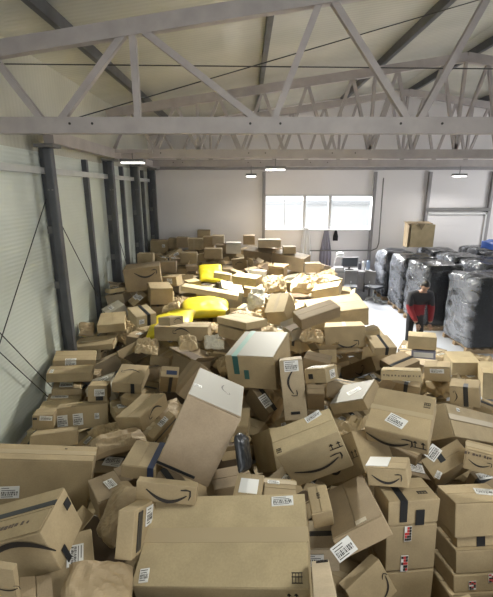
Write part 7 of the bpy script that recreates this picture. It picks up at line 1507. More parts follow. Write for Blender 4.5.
    [0.35, 11.87, 0.93, -0.06, 0.02, -0.25, 0.33, 0.27, 0.32],
    [0.29, 11.91, 0.63, 0.02, -0.08, -0.27, 0.3, 0.36, 0.22],
    [0.38, 11.89, 0.34, 0.15, -0.07, 0.48, 0.39, 0.27, 0.29],
    [0.84, 11.97, 0.73, -0.14, 0.03, 0.32, 0.4, 0.29, 0.32],
    [0.79, 11.94, 0.4, -0.07, 0.03, 0.28, 0.37, 0.32, 0.27],
    [1.24, 11.84, 0.87, -0.06, 0.02, 0.05, 0.34, 0.29, 0.25],
    [1.3, 11.97, 0.56, 0.1, 0.01, -0.29, 0.31, 0.34, 0.26],
    [1.26, 11.92, 0.27, 0.03, 0.09, 0.47, 0.36, 0.32, 0.23],
    [1.68, 11.94, 0.68, -0.11, 0.05, 0.25, 0.38, 0.3, 0.23],
    [-2.91, 12.35, 1.4, -0.04, -0.09, -0.19, 0.36, 0.37, 0.26],
    [-2.98, 12.32, 1.11, -0.11, 0.14, 0.31, 0.32, 0.32, 0.26],
    [-2.93, 12.43, 0.81, 0.05, -0.02, -0.29, 0.43, 0.38, 0.25],
    [-2.92, 12.3, 0.5, 0.18, 0.01, 0.22, 0.42, 0.29, 0.27],
    [-2.48, 12.44, 1.11, -0.1, 0.05, 0.26, 0.45, 0.36, 0.25],
    [-2.48, 12.39, 0.68, -0.07, -0.03, 0.12, 0.38, 0.38, 0.2],
    [-2.43, 12.4, 0.42, 0.09, 0.07, -0.18, 0.35, 0.32, 0.24],
    [-1.98, 12.43, 0.68, 0.09, 0.03, -0.0, 0.34, 0.32, 0.22],
    [-1.97, 12.34, 0.34, 0.14, -0.2, 0.46, 0.39, 0.27, 0.29],
    [-1.48, 12.39, 1.22, -0.02, -0.08, -0.46, 0.36, 0.33, 0.24],
    [-1.52, 12.33, 0.93, 0.08, -0.09, 0.28, 0.33, 0.36, 0.31],
    [-1.48, 12.41, 0.63, 0.1, -0.05, -0.25, 0.31, 0.31, 0.31],
    [-1.48, 12.31, 0.3, -0.11, -0.07, -0.45, 0.34, 0.28, 0.27],
    [-1.04, 12.41, 1.03, 0.02, -0.0, -0.26, 0.34, 0.3, 0.2],
    [-1.01, 12.34, 0.75, -0.13, -0.05, 0.11, 0.41, 0.32, 0.27],
    [-0.99, 12.38, 0.44, -0.05, -0.09, 0.32, 0.43, 0.32, 0.3],
    [-0.66, 12.29, 1.13, -0.17, 0.0, 0.48, 0.42, 0.28, 0.21],
    [-0.59, 12.38, 0.6, -0.04, 0.09, 0.06, 0.32, 0.32, 0.28],
    [-0.09, 12.38, 1.03, 0.01, -0.08, 0.32, 0.37, 0.3, 0.22],
    [-0.1, 12.37, 0.73, 0.03, 0.11, 0.49, 0.32, 0.34, 0.31],
    [-0.09, 12.31, 0.39, -0.07, -0.03, -0.12, 0.39, 0.34, 0.2],
    [0.3, 12.44, 0.89, -0.0, 0.04, 0.4, 0.4, 0.35, 0.3],
    [0.32, 12.4, 0.6, -0.03, 0.04, -0.34, 0.36, 0.34, 0.26],
    [0.36, 12.36, 0.37, 0.02, 0.0, 0.46, 0.4, 0.33, 0.24],
    [0.81, 12.41, 0.9, 0.1, 0.09, 0.3, 0.32, 0.28, 0.26],
    [0.77, 12.42, 0.52, 0.04, -0.07, 0.08, 0.36, 0.35, 0.23],
    [1.18, 12.36, 0.73, -0.08, 0.02, 0.01, 0.39, 0.34, 0.31],
    [1.22, 12.32, 0.4, -0.1, -0.04, -0.04, 0.34, 0.26, 0.28],
    [1.7, 12.3, 1.41, -0.05, -0.02, -0.15, 0.38, 0.38, 0.25],
    [1.68, 12.37, 0.69, 0.16, -0.27, 0.38, 0.38, 0.32, 0.28],
    [1.74, 12.4, 0.36, -0.02, 0.03, -0.12, 0.41, 0.28, 0.25],
    [-2.92, 12.88, 1.42, -0.11, 0.05, 0.23, 0.3, 0.31, 0.31],
    [-2.89, 12.75, 1.14, 0.03, -0.02, 0.3, 0.35, 0.31, 0.27],
    [-2.88, 12.87, 0.85, -0.07, 0.15, 0.08, 0.32, 0.36, 0.25],
    [-2.97, 12.85, 0.54, 0.05, 0.11, 0.39, 0.4, 0.28, 0.26],
    [-2.38, 12.88, 1.27, 0.03, -0.11, 0.31, 0.33, 0.32, 0.3],
    [-2.38, 12.88, 0.95, 0.05, -0.18, 0.07, 0.44, 0.27, 0.25],
    [-2.48, 12.8, 0.53, 0.05, -0.02, -0.44, 0.33, 0.31, 0.28],
    [-2.0, 12.83, 1.42, 0.14, -0.06, -0.04, 0.39, 0.27, 0.31],
    [-1.93, 12.84, 1.12, 0.05, -0.03, -0.12, 0.4, 0.26, 0.21],
    [-1.92, 12.8, 0.72, 0.04, 0.04, 0.14, 0.4, 0.3, 0.21],
    [-1.99, 12.74, 0.49, 0.07, 0.01, 0.05, 0.44, 0.29, 0.27],
    [-1.57, 12.89, 1.44, -0.02, -0.07, -0.45, 0.34, 0.34, 0.26],
    [-1.51, 12.79, 0.94, -0.05, -0.06, 0.08, 0.33, 0.27, 0.26],
    [-1.57, 12.85, 0.67, 0.15, 0.14, 0.22, 0.33, 0.32, 0.21],
    [-1.52, 12.84, 0.41, -0.03, -0.13, -0.39, 0.45, 0.35, 0.23],
    [-0.99, 12.83, 1.15, -0.15, -0.02, 0.37, 0.31, 0.37, 0.24],
    [-1.12, 12.75, 0.85, 0.06, -0.1, -0.0, 0.34, 0.31, 0.23],
    [-1.0, 12.87, 0.47, -0.02, -0.11, -0.39, 0.33, 0.38, 0.31],
    [-0.59, 12.8, 1.01, 0.04, 0.05, -0.1, 0.39, 0.39, 0.23],
    [-0.61, 12.85, 0.75, -0.13, 0.11, 0.45, 0.41, 0.31, 0.25],
    [-0.62, 12.83, 0.49, -0.0, 0.04, -0.46, 0.31, 0.27, 0.26],
    [-0.12, 12.89, 1.02, -0.01, 0.01, 0.14, 0.35, 0.27, 0.21],
    [-0.19, 12.79, 0.77, 0.05, -0.02, -0.37, 0.35, 0.32, 0.3],
    [-0.12, 12.88, 0.48, -0.02, 0.09, 0.15, 0.36, 0.33, 0.28],
    [0.34, 12.86, 1.43, -0.03, 0.04, 0.21, 0.37, 0.3, 0.29],
    [0.38, 12.81, 1.15, 0.04, 0.05, -0.3, 0.38, 0.4, 0.24],
    [0.38, 12.86, 0.82, -0.06, -0.13, 0.08, 0.44, 0.39, 0.3],
    [0.31, 12.81, 0.46, -0.03, -0.02, -0.13, 0.34, 0.26, 0.32],
    [0.84, 12.78, 1.14, -0.01, -0.17, -0.11, 0.44, 0.36, 0.26],
    [0.85, 12.83, 0.76, 0.13, -0.0, -0.14, 0.44, 0.36, 0.22],
    [0.73, 12.8, 0.52, -0.07, -0.1, -0.2, 0.34, 0.32, 0.2],
    [1.23, 12.83, 1.46, -0.06, -0.04, -0.26, 0.42, 0.3, 0.22],
    [1.28, 12.87, 0.95, 0.14, -0.04, -0.34, 0.36, 0.34, 0.25],
    [1.32, 12.86, 0.7, 0.07, -0.03, -0.41, 0.33, 0.32, 0.24],
    [1.3, 12.83, 0.46, 0.01, -0.16, -0.35, 0.34, 0.28, 0.23],
    [1.69, 12.76, 1.45, -0.01, 0.09, -0.32, 0.38, 0.39, 0.24],
    [1.77, 12.84, 0.67, 0.02, 0.14, -0.34, 0.4, 0.29, 0.2],
    [-2.87, 13.32, 1.44, -0.14, 0.07, -0.24, 0.3, 0.39, 0.23],
    [-2.89, 13.3, 1.13, -0.14, -0.06, 0.37, 0.39, 0.3, 0.25],
    [-2.91, 13.32, 0.83, -0.07, -0.1, -0.38, 0.37, 0.38, 0.25],
    [-2.93, 13.33, 0.59, -0.06, -0.06, 0.4, 0.37, 0.39, 0.23],
    [-2.48, 13.31, 1.48, -0.02, 0.01, 0.22, 0.4, 0.31, 0.25],
    [-2.42, 13.26, 1.16, -0.03, -0.04, -0.06, 0.42, 0.3, 0.28],
    [-2.47, 13.22, 0.87, 0.02, -0.04, -0.23, 0.35, 0.37, 0.26],
    [-2.46, 13.26, 0.55, -0.1, -0.05, -0.06, 0.34, 0.39, 0.21],
    [-1.94, 13.29, 1.48, 0.06, 0.13, 0.15, 0.37, 0.38, 0.25],
    [-1.94, 13.32, 1.2, -0.04, 0.06, 0.08, 0.36, 0.31, 0.2],
    [-2.04, 13.31, 0.8, 0.21, 0.02, 0.23, 0.36, 0.26, 0.31],
    [-1.92, 13.3, 0.49, -0.06, -0.04, 0.35, 0.41, 0.31, 0.22],
    [-1.47, 13.33, 1.35, 0.19, 0.01, 0.33, 0.44, 0.32, 0.31],
    [-1.5, 13.32, 1.04, -0.13, 0.05, 0.13, 0.44, 0.28, 0.21],
    [-1.51, 13.22, 0.76, 0.06, -0.05, -0.46, 0.33, 0.31, 0.28],
    [-1.02, 13.33, 1.31, -0.01, 0.04, -0.39, 0.35, 0.28, 0.29],
    [-1.07, 13.26, 1.02, 0.14, -0.04, 0.22, 0.35, 0.26, 0.27],
    [-1.08, 13.33, 0.73, -0.03, 0.02, 0.45, 0.41, 0.35, 0.24],
    [-1.08, 13.34, 0.45, -0.07, 0.1, -0.11, 0.33, 0.35, 0.31],
    [-0.6, 13.28, 1.45, 0.1, 0.02, -0.04, 0.32, 0.36, 0.31],
    [-0.63, 13.29, 1.04, -0.06, 0.02, 0.44, 0.42, 0.34, 0.22],
    [-0.54, 13.28, 0.78, -0.07, -0.06, 0.19, 0.33, 0.29, 0.23],
    [-0.57, 13.26, 0.51, -0.13, 0.16, -0.14, 0.34, 0.38, 0.28],
    [-0.2, 13.27, 1.19, -0.14, -0.03, -0.47, 0.33, 0.29, 0.22],
    [-0.17, 13.28, 0.89, 0.02, -0.04, 0.33, 0.38, 0.34, 0.22],
    [-0.19, 13.28, 0.54, -0.08, -0.02, -0.1, 0.36, 0.27, 0.23],
    [0.26, 13.24, 1.47, -0.03, -0.1, 0.07, 0.4, 0.29, 0.26],
    [0.31, 13.29, 1.14, 0.1, 0.07, -0.23, 0.43, 0.3, 0.32],
    [0.39, 13.33, 0.83, -0.11, -0.09, -0.26, 0.42, 0.37, 0.24],
    [0.3, 13.24, 0.5, -0.03, 0.05, 0.0, 0.39, 0.32, 0.3],
    [0.79, 13.32, 1.45, -0.01, -0.02, 0.47, 0.37, 0.37, 0.3],
    [0.83, 13.2, 1.15, 0.03, 0.06, -0.48, 0.34, 0.27, 0.31],
    [0.82, 13.33, 0.84, -0.02, 0.11, -0.36, 0.38, 0.29, 0.22],
    [0.85, 13.29, 0.56, 0.02, -0.02, -0.34, 0.32, 0.27, 0.28],
    [1.28, 13.36, 1.44, -0.07, 0.11, -0.15, 0.43, 0.38, 0.22],
    [1.18, 13.27, 0.83, -0.03, -0.05, -0.16, 0.31, 0.31, 0.25],
    [1.22, 13.23, 0.51, -0.0, -0.14, 0.42, 0.33, 0.29, 0.29],
    [1.68, 13.22, 1.14, -0.1, 0.02, 0.4, 0.31, 0.38, 0.31],
    [1.69, 13.31, 0.83, -0.11, 0.08, -0.06, 0.38, 0.4, 0.25],
    [1.71, 13.26, 0.5, 0.05, 0.02, -0.5, 0.44, 0.3, 0.31],
    [-2.89, 13.82, 1.35, -0.05, 0.06, 0.23, 0.31, 0.3, 0.26],
    [-2.95, 13.77, 0.72, 0.05, -0.05, 0.25, 0.32, 0.36, 0.32],
    [-2.91, 13.76, 0.38, -0.1, -0.19, 0.04, 0.38, 0.26, 0.31],
    [-2.44, 13.74, 1.51, 0.03, 0.01, -0.01, 0.36, 0.3, 0.25],
    [-2.41, 13.71, 1.22, 0.11, 0.03, -0.14, 0.32, 0.27, 0.22],
    [-2.45, 13.67, 0.88, 0.08, -0.06, 0.3, 0.36, 0.32, 0.31],
    [-2.4, 13.67, 0.52, -0.05, -0.08, -0.36, 0.45, 0.27, 0.32],
    [-1.91, 13.7, 1.48, 0.08, -0.06, -0.04, 0.41, 0.29, 0.21],
    [-1.92, 13.78, 1.18, 0.01, -0.15, 0.09, 0.44, 0.38, 0.31],
    [-2.01, 13.74, 0.86, -0.05, -0.13, 0.48, 0.35, 0.38, 0.25],
    [-1.94, 13.67, 0.58, -0.07, -0.13, -0.05, 0.34, 0.28, 0.3],
    [-1.48, 13.75, 1.5, 0.11, -0.08, 0.28, 0.39, 0.35, 0.26],
    [-1.54, 13.82, 1.17, 0.01, -0.15, 0.07, 0.33, 0.3, 0.32],
    [-1.55, 13.78, 0.85, -0.08, -0.02, -0.19, 0.33, 0.28, 0.27],
    [-1.47, 13.81, 0.53, 0.04, -0.03, 0.06, 0.44, 0.27, 0.31],
    [-1.01, 13.72, 1.5, 0.02, 0.03, 0.22, 0.36, 0.38, 0.27],
    [-1.08, 13.8, 1.19, -0.08, -0.11, 0.12, 0.36, 0.34, 0.29],
    [-1.03, 13.8, 0.87, -0.09, -0.01, 0.06, 0.45, 0.27, 0.22],
    [-1.0, 13.75, 0.61, 0.14, -0.05, -0.03, 0.36, 0.3, 0.24],
    [-0.62, 13.71, 1.5, 0.01, -0.01, 0.2, 0.31, 0.37, 0.27],
    [-0.63, 13.68, 1.23, 0.0, -0.01, 0.1, 0.44, 0.36, 0.21],
    [-0.52, 13.79, 0.91, 0.1, 0.04, 0.45, 0.34, 0.35, 0.25],
    [-0.56, 13.7, 0.58, 0.08, 0.06, -0.46, 0.4, 0.33, 0.31],
    [-0.11, 13.73, 1.5, 0.05, -0.21, 0.29, 0.4, 0.36, 0.27],
    [-0.2, 13.73, 1.13, 0.04, 0.02, 0.18, 0.41, 0.26, 0.21],
    [-0.13, 13.78, 0.86, -0.07, -0.01, 0.23, 0.33, 0.29, 0.24],
    [-0.16, 13.7, 0.6, -0.04, -0.11, -0.27, 0.32, 0.31, 0.27],
    [0.39, 13.71, 1.53, -0.16, -0.03, 0.25, 0.38, 0.26, 0.21],
    [0.39, 13.76, 1.18, -0.05, -0.04, 0.36, 0.33, 0.38, 0.3],
    [0.28, 13.77, 0.86, -0.0, 0.03, -0.29, 0.36, 0.34, 0.25],
    [0.3, 13.7, 0.6, -0.12, 0.12, -0.03, 0.43, 0.27, 0.27],
    [0.8, 13.74, 1.33, -0.0, -0.12, -0.27, 0.39, 0.34, 0.21],
    [0.73, 13.68, 0.92, -0.04, -0.06, 0.32, 0.32, 0.28, 0.22],
    [0.8, 13.71, 0.6, 0.01, 0.13, -0.3, 0.36, 0.33, 0.26],
    [1.31, 13.82, 1.43, 0.19, -0.1, 0.38, 0.44, 0.39, 0.21],
    [1.25, 13.78, 1.11, -0.01, 0.07, -0.18, 0.42, 0.38, 0.25],
    [1.19, 13.72, 0.78, -0.0, -0.1, -0.13, 0.37, 0.34, 0.3],
    [1.32, 13.8, 0.48, 0.06, 0.03, -0.37, 0.34, 0.26, 0.31],
    [1.68, 13.81, 1.17, -0.05, 0.14, -0.3, 0.33, 0.34, 0.22],
    [1.74, 13.77, 0.83, -0.1, -0.05, 0.44, 0.38, 0.35, 0.3],
    [1.72, 13.72, 0.52, 0.1, 0.01, -0.11, 0.39, 0.26, 0.22],
]

for i, (label, c, tone, decals) in enumerate(ANN):
    carton(label, c[0:3], c[3:6], c[6:9], tone, decals, 100 + i, 'cartons in the heap', True)
for i, (label, c, tone, decals, opened) in enumerate(FILL):
    carton(label, c[0:3], c[3:6], c[6:9], tone, decals, 900 + i, 'cartons in the heap', math.hypot(c[0], c[1]) < 9, opened)
for i, (name, label, cat, c, kind) in enumerate(BAGS):
    soft(name, label, cat, c[0:3], c[3:6], c[6:9], kind, 11 + i, {'sack': 'yellow sacks in the heap', 'packing paper': 'crumpled packing paper in the heap'}.get(cat, 'paper mailers in the heap'))

# the uncounted cartons buried under the visible ones
bm = NB()
for c in HEAP: box(bm, c[0:3], c[6:9], 0, Euler(c[3:6]).to_matrix())
link('carton_heap', bm, CB['k'], label='jumble of brown cartons buried deep inside the heap', cat='carton heap', kind='stuff')

# ------------------------------------------------------------------ wrapped bales at the right
def film():
    m = bpy.data.materials.new('stretch_film_lit_left'); m.use_nodes = True; nt = m.node_tree
    for n in list(nt.nodes): nt.nodes.remove(n)
    o = nt.nodes.new('ShaderNodeOutputMaterial'); mx = nt.nodes.new('ShaderNodeMixShader'); t = nt.nodes.new('ShaderNodeBsdfTransparent')
    p = nt.nodes.new('ShaderNodeBsdfPrincipled'); p.inputs['Base Color'].default_value = (.34, .36, .41, 1); p.inputs['Roughness'].default_value = .16; p.inputs['Specular IOR Level'].default_value = .9
    tc = nt.nodes.new('ShaderNodeTexCoord'); mp = nt.nodes.new('ShaderNodeMapping'); mp.inputs['Scale'].default_value = (.7, .7, 1.3)
    n = nt.nodes.new('ShaderNodeTexNoise'); n.inputs['Scale'].default_value = 3.2; n.inputs['Detail'].default_value = 3.5; n.inputs['Distortion'].default_value = .9
    nt.links.new(tc.outputs['Object'], mp.inputs[0]); nt.links.new(mp.outputs[0], n.inputs['Vector'])
    mr = nt.nodes.new('ShaderNodeMapRange'); mr.inputs[1].default_value = .58; mr.inputs[2].default_value = .80; mr.inputs[3].default_value = .07; mr.inputs[4].default_value = .6
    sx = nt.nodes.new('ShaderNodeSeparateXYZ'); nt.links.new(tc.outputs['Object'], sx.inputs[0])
    left_light = nt.nodes.new('ShaderNodeMapRange'); left_light.inputs[1].default_value = -.53; left_light.inputs[2].default_value = -.40; left_light.inputs[3].default_value = .30; left_light.inputs[4].default_value = 0; nt.links.new(sx.outputs[0], left_light.inputs[0])  # film coloured silvery on the left, standing in for window light
    ad = nt.nodes.new('ShaderNodeMath'); ad.operation = 'ADD'; nt.links.new(n.outputs['Fac'], ad.inputs[0]); nt.links.new(left_light.outputs[0], ad.inputs[1])
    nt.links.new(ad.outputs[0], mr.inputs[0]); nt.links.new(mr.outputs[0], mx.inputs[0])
    bp = nt.nodes.new('ShaderNodeBump'); bp.inputs['Strength'].default_value = 1.0; bp.inputs['Distance'].default_value = .05
    n2 = nt.nodes.new('ShaderNodeTexNoise'); n2.inputs['Scale'].default_value = 7; n2.inputs['Detail'].default_value = 3; n2.inputs['Distortion'].default_value = 1.2; nt.links.new(mp.outputs[0], n2.inputs['Vector'])
    nt.links.new(n2.outputs['Fac'], bp.inputs['Height']); nt.links.new(bp.outputs[0], p.inputs['Normal'])
    nt.links.new(t.outputs[0], mx.inputs[1]); nt.links.new(p.outputs[0], mx.inputs[2]); nt.links.new(mx.outputs[0], o.inputs[0])
    return m
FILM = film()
BALE = mat('black_plastic_load', (.010, .011, .014), .2, bump=.7, bump_scale=3.5)
PAL = mat('pallet_wood', (.36, .26, .16), .8, noise_amt=.15)
def bale(x0, x1, y0, y1, h, lab, seed):
    w_, d_ = x1 - x0, y1 - y0
    t = empty('wrapped_bale', ((x0 + x1) / 2, (y0 + y1) / 2, 0), label=lab, cat='bale', group='black wrapped bales on pallets')
    bm = NB()
    for yy in (-d_ / 2 + .06, 0, d_ / 2 - .06): box(bm, (0, yy, .045), (w_ - .02, .1, .09))
    for k in range(6): box(bm, (-w_ / 2 + .08 + k * (w_ - .16) / 5, 0, .105), (.11, d_ - .02, .03))
    link('pallet', bm, PAL, t)
    def blob(grow, amp, sc, name, m):
        bm = NB(); r = bmesh.ops.create_cube(bm, size=1.0)
        bmesh.ops.subdivide_edges(bm, edges=bm.edges[:], cuts=17, use_grid_fill=True)
        for v in bm.verts:
            p = Vector((v.co.x * w_, v.co.y * d_, v.co.z * (h - .12)))
            rr = .14
            q = Vector([max(-s / 2 + rr, min(s / 2 - rr, c)) for c, s in zip(p, (w_, d_, h - .12))])
            n_ = (p - q); n_ = n_.normalized() * rr if n_.length > 1e-6 else n_
            p = q + n_ if (p - q).length > rr else p
            o_ = Vector((seed * 7.3, seed * 2.1, seed))
            f = noise.fractal(p * sc + o_, 1, 2, 4) * amp + (.5 - abs(noise.noise(Vector((p.x * 1.5, p.y * 1.5, p.z * 4.5)) + o_))) * amp * 1.3
            nn = v.co.normalized(); p = p + nn * (f + grow)
            v.co = p + Vector((0, 0, .12 + (h - .12) / 2))
            v.co.z = max(v.co.z, .125)
        link(name, bm, m, t, smooth=True)
    blob(0, .05, 2.0, 'black_load', BALE)
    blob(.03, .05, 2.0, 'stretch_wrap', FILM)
bale(4.55, 5.55, 13.0, 14.05, 1.62, 'black wrapped bale farthest back at the left end of the row', 1)
bale(4.60, 5.65, 11.55, 12.6, 1.68, 'black wrapped bale second from the back wall in the front row', 2)
bale(4.58, 5.6, 10.0, 11.2, 1.72, 'black wrapped bale just behind the worker', 3)
bale(4.98, 6.1, 8.45, 9.6, 1.72, 'nearest black wrapped bale, film painted silvery on its window-lit left side, right edge', 4)
bale(5.95, 7.0, 12.9, 14.0, 1.66, 'black wrapped bale behind the second row, below the shutter gate', 5)
bale(5.95, 7.0, 11.4, 12.5, 1.72, 'black wrapped bale in the second row, right of the second front bale', 6)
bale(5.95, 7.05, 9.95, 11.1, 1.76, 'black wrapped bale in the second row, right of the one behind the worker', 7)
bale(7.35, 8.4, 11.2, 12.3, 1.8, 'black wrapped bale at the right edge with a blue bundle on top', 8)
bale(7.35, 8.4, 12.8, 13.9, 1.75, 'black wrapped bale at the right edge nearest the shutter gate', 9)
# blue bundle and tall open carton on the bales
bm = NB(); box(bm, (0, 0, 0), (1.0, .7, .3)); bmesh.ops.subdivide_edges(bm, edges=bm.edges[:], cuts=8, use_grid_fill=True)
for v in bm.verts:
    v.co.z = v.co.z * (1 - .5 * (abs(v.co.x) * 1.6) ** 2) + .05 * noise.noise(v.co * 5)
    v.co.x += .04 * noise.noise(v.co * 4 + Vector((3, 1, 2)))
link('blue_bundle', bm, mat('blue_tarpaulin', (.03, .10, .42), .4), None, smooth=True, loc=(7.55, 11.7, 2.02), label='blue plastic bundle lying on the bale at the right edge', cat='bundle')
t = empty('tall_carton', (5.70, 13.45, 1.76), label='tall pale cardboard sheet box with torn top standing on the far bales', cat='carton')
bm = NB(); box(bm, (.1, 0, .37), (.78, .35, .74)); link('carton_body', bm, CB['l'], t)
bm = NB(); box(bm, (-.34, .03, .38), (.05, .38, .78)); link('side_flap', bm, CB['d'], t)
bm = NB()
vs = [(-.42, -.19, .74), (-.1, -.21, .78), (.02, -.22, .56), (.14, -.21, .76), (.4, -.19, .76), (.4, .18, .8), (-.42, .18, .8)]
a = [bm.verts.new(v) for v in vs]; b = [bm.verts.new((v[0], v[1], v[2] + .02)) for v in vs]
bm.faces.new(b); bm.faces.new(a[::-1])
for i in range(7): bm.faces.new((a[i], a[(i + 1) % 7], b[(i + 1) % 7], b[i]))
link('torn_top_flap', bm, CB['d'], t)

# ------------------------------------------------------------------ work corner under the window
DESK = mat('grey_table_top', (.5, .5, .52), .4); WHITE = mat('white_plastic', (.72, .72, .74), .4); GREYF = mat('grey_cloth', (.26, .25, .31), .9)
SCREEN = mat('dark_screen', (.08, .09, .11), .25)
t = empty('packing_table', (3.4, 13.85, 0), label='packing table under the window cluttered with equipment', cat='table')
bm = NB(); box(bm, (0, 0, .88), (1.9, .75, .04)); link('tabletop', bm, DESK, t)
for sx in (-.88, .88):
    for sy_ in (-.32, .32):
        bm = NB(); box(bm, (sx, sy_, .43), (.05, .05, .86)); link('leg', bm, steel_mid, t)
t = empty('monitor', (3.6, 13.8, .90), label='grey monitor standing on the packing table', cat='monitor')
bm = NB(); box(bm, (0, 0, .01), (.26, .18, .02)); box(bm, (0, .03, .08), (.05, .04, .14)); link('stand', bm, steel_mid, t)
bm = NB(); box(bm, (0, 0, .27), (.58, .05, .34)); bevel(bm, .01); link('case', bm, mat('grey_case', (.3, .3, .33), .5), t)
bm = NB(); box(bm, (0, -.027, .27), (.53, .006, .29)); link('screen', bm, SCREEN, t)
t = empty('desk_lamp', (3.02, 13.75, .90), label='white round-headed lamp on the packing table left of the monitor', cat='lamp')
bm = NB(); bmesh.ops.create_cone(bm, cap_ends=True, segments=16, radius1=.12, radius2=.1, depth=.03, matrix=Matrix.Translation((0, 0, .015))); rod(bm, (0, 0, .02), (.05, 0, .38), .016); rod(bm, (.05, 0, .38), (.17, 0, .52), .016); link('stand', bm, WHITE, t)
bm = NB(); bmesh.ops.create_uvsphere(bm, u_segments=16, v_segments=10, radius=.13, matrix=Matrix.Translation((.22, 0, .54)) @ Matrix.Diagonal((1.1, 1, .7, 1))); link('lamp_head', bm, WHITE, t, smooth=True)
def bottle(x, y, h, m, lab):
    t = empty('bottle', (x, y, .90), label=lab, cat='bottle', group='bottles on the packing table')
    bm = NB(); bmesh.ops.create_cone(bm, cap_ends=True, segments=14, radius1=.06, radius2=.058, depth=h * .7, matrix=Matrix.Translation((0, 0, h * .35)))
    bmesh.ops.create_cone(bm, cap_ends=True, segments=14, radius1=.058, radius2=.022, depth=h * .15, matrix=Matrix.Translation((0, 0, h * .775))); link('bottle_body', bm, m, t, smooth=False)
    bm = NB(); bmesh.ops.create_cone(bm, cap_ends=True, segments=12, radius1=.026, radius2=.024, depth=h * .15, matrix=Matrix.Translation((0, 0, h * .92))); link('cap', bm, steel_mid, t)
bottle(4.08, 13.75, .38, WHITE, 'white bottle at the right end of the packing table')
bottle(3.98, 13.85, .30, mat('dark_bottle', (.1, .1, .12), .3), 'dark bottle on the packing table right of the monitor')
bottle(4.22, 13.7, .42, mat('blue_bottle', (.35, .45, .62), .3), 'bluish bottle at the far right end of the packing table')
def tray(x, y, w_, d_, h, m, lab, nm='storage_box'):
    t = empty(nm, (x, y, .90), label=lab, cat='box')
    bm = NB(); box(bm, (0, 0, .01), (w_, d_, .02))
    for sx in (-1, 1): box(bm, (sx * (w_ / 2 - .01), 0, h / 2), (.02, d_, h))
    for sy_ in (-1, 1): box(bm, (0, sy_ * (d_ / 2 - .01), h / 2), (w_, .02, h))
    link('tray', bm, m, t)
    bm = NB(); box(bm, (0, 0, h * .55), (w_ * .8, d_ * .75, h * .7)); link('contents', bm, LABEL, t)
tray(3.18, 13.58, .3, .3, .14, WHITE, 'white tray of papers at the front left of the packing table')
def chair(x, y, rz, lab):
    t = empty('office_chair', (x, y, 0), (0, 0, rz), label=lab, cat='chair', group='chairs at the packing table')
    bm = NB(); box(bm, (0, 0, .47), (.44, .44, .07)); bevel(bm, .02); link('seat', bm, steel_dark, t)
    bm = NB(); box(bm, (0, .22, .82), (.42, .05, .46)); bevel(bm, .02); link('backrest', bm, steel_mid, t)
    bm = NB(); rod(bm, (0, 0, .1), (0, 0, .44), .03); rod(bm, (0, .2, .48), (0, .24, .7), .02); link('stem', bm, galv, t)
    for k in range(5):
        a_ = k * 2 * math.pi / 5; bm = NB(); bar(bm, (0, 0, .12), (.26 * math.cos(a_), .26 * math.sin(a_), .07), .035, .035); rod(bm, (.26 * math.cos(a_) - .02, .26 * math.sin(a_), .035), (.26 * math.cos(a_) + .02, .26 * math.sin(a_), .035), .033, 10); link('leg', bm, galv, t)
chair(3.5, 13.1, 2.9, 'office chair in front of the packing table, left one')
chair(4.25, 13.0, 2.2, 'office chair in front of the packing table beside the farthest bale')
# cloths hung on the back wall
def cloth(name, x, z0, z1, w_, m, lab, seed, cat):
    bm = NB(); n = 18; mrow = 10; rows = []
    for j in range(mrow + 1):
        z = z1 + (z0 - z1) * j / mrow; r_ = []
        for i in range(n + 1):
            u = i / n - .5; wd = w_ * (.35 + .65 * min(1, j / mrow * 1.6))
            r_.append((u * wd, -.06 - .035 * math.sin(u * 22 + seed) * (.3 + j / mrow), z))
        rows.append(r_)
    f_ = [[bm.verts.new(p) for p in r_] for r_ in rows]; g_ = [[bm.verts.new((p[0], p[1] + .012, p[2])) for p in r_] for r_ in rows]
    for j in range(mrow):
        for i in range(n):
            bm.faces.new((f_[j][i], f_[j + 1][i], f_[j + 1][i + 1], f_[j][i + 1])); bm.faces.new((g_[j][i], g_[j][i + 1], g_[j + 1][i + 1], g_[j + 1][i]))
    link(name, bm, m, None, smooth=True, loc=(x, YB - .02, 0), label=lab, cat=cat)
cloth('white_curtain', 2.16, .85, 2.3, .46, mat('white_cloth', (.72, .72, .74), .8), 'white cloth hanging from the window mullion', 1, 'cloth')
cloth('grey_coat', 2.88, .9, 2.2, .42, GREYF, 'grey coat hanging on the back wall under the window', 2.4, 'coat')
cloth('black_bag', 3.22, 1.82, 2.22, .2, SOFT['black'], 'small black bag hanging on the wall right of the grey coat', .4, 'bag')

# ------------------------------------------------------------------ the worker
PX, PY = 3.77, 8.42
person = empty('person', (PX, PY, 0), label='worker in dark and red jacket bending over a carton in front of the bales', cat='person')
SKIN = mat('skin', (.42, .26, .19), .55); NAVY = mat('dark_jacket', (.018, .019, .026), .75); REDJ = mat('red_jacket', (.20, .012, .02), .75); HAIR = mat('dark_hair', (.012, .011, .011), .6); TROU = mat('dark_trousers', (.02, .021, .026), .8)
def skin(name, verts, edges, radii, m, root=0, sub=2, parent=person, paint=None):
    me = bpy.data.meshes.new(name); me.from_pydata(verts, edges, []); o = bpy.data.objects.new(name, me); C.objects.link(o); o.parent = parent
    sk = o.modifiers.new('skin', 'SKIN'); sk.use_smooth_shade = True
    for i, r_ in enumerate(radii):
        sv = me.skin_vertices[0].data[i]; sv.radius = r_ if isinstance(r_, tuple) else (r_, r_); sv.use_root = (i == root)
    sb = o.modifiers.new('sub', 'SUBSURF'); sb.levels = sub; sb.render_levels = sub
    dg = bpy.context.evaluated_depsgraph_get(); ev = o.evaluated_get(dg); me2 = bpy.data.meshes.new_from_object(ev)
    o.modifiers.clear(); o.data = me2; me2.materials.clear()
    for x in (m if isinstance(m, list) else [m]): me2.materials.append(x)
    for p in me2.polygons:
        p.use_smooth = True
        if paint: p.material_index = paint(p.center)
    return o
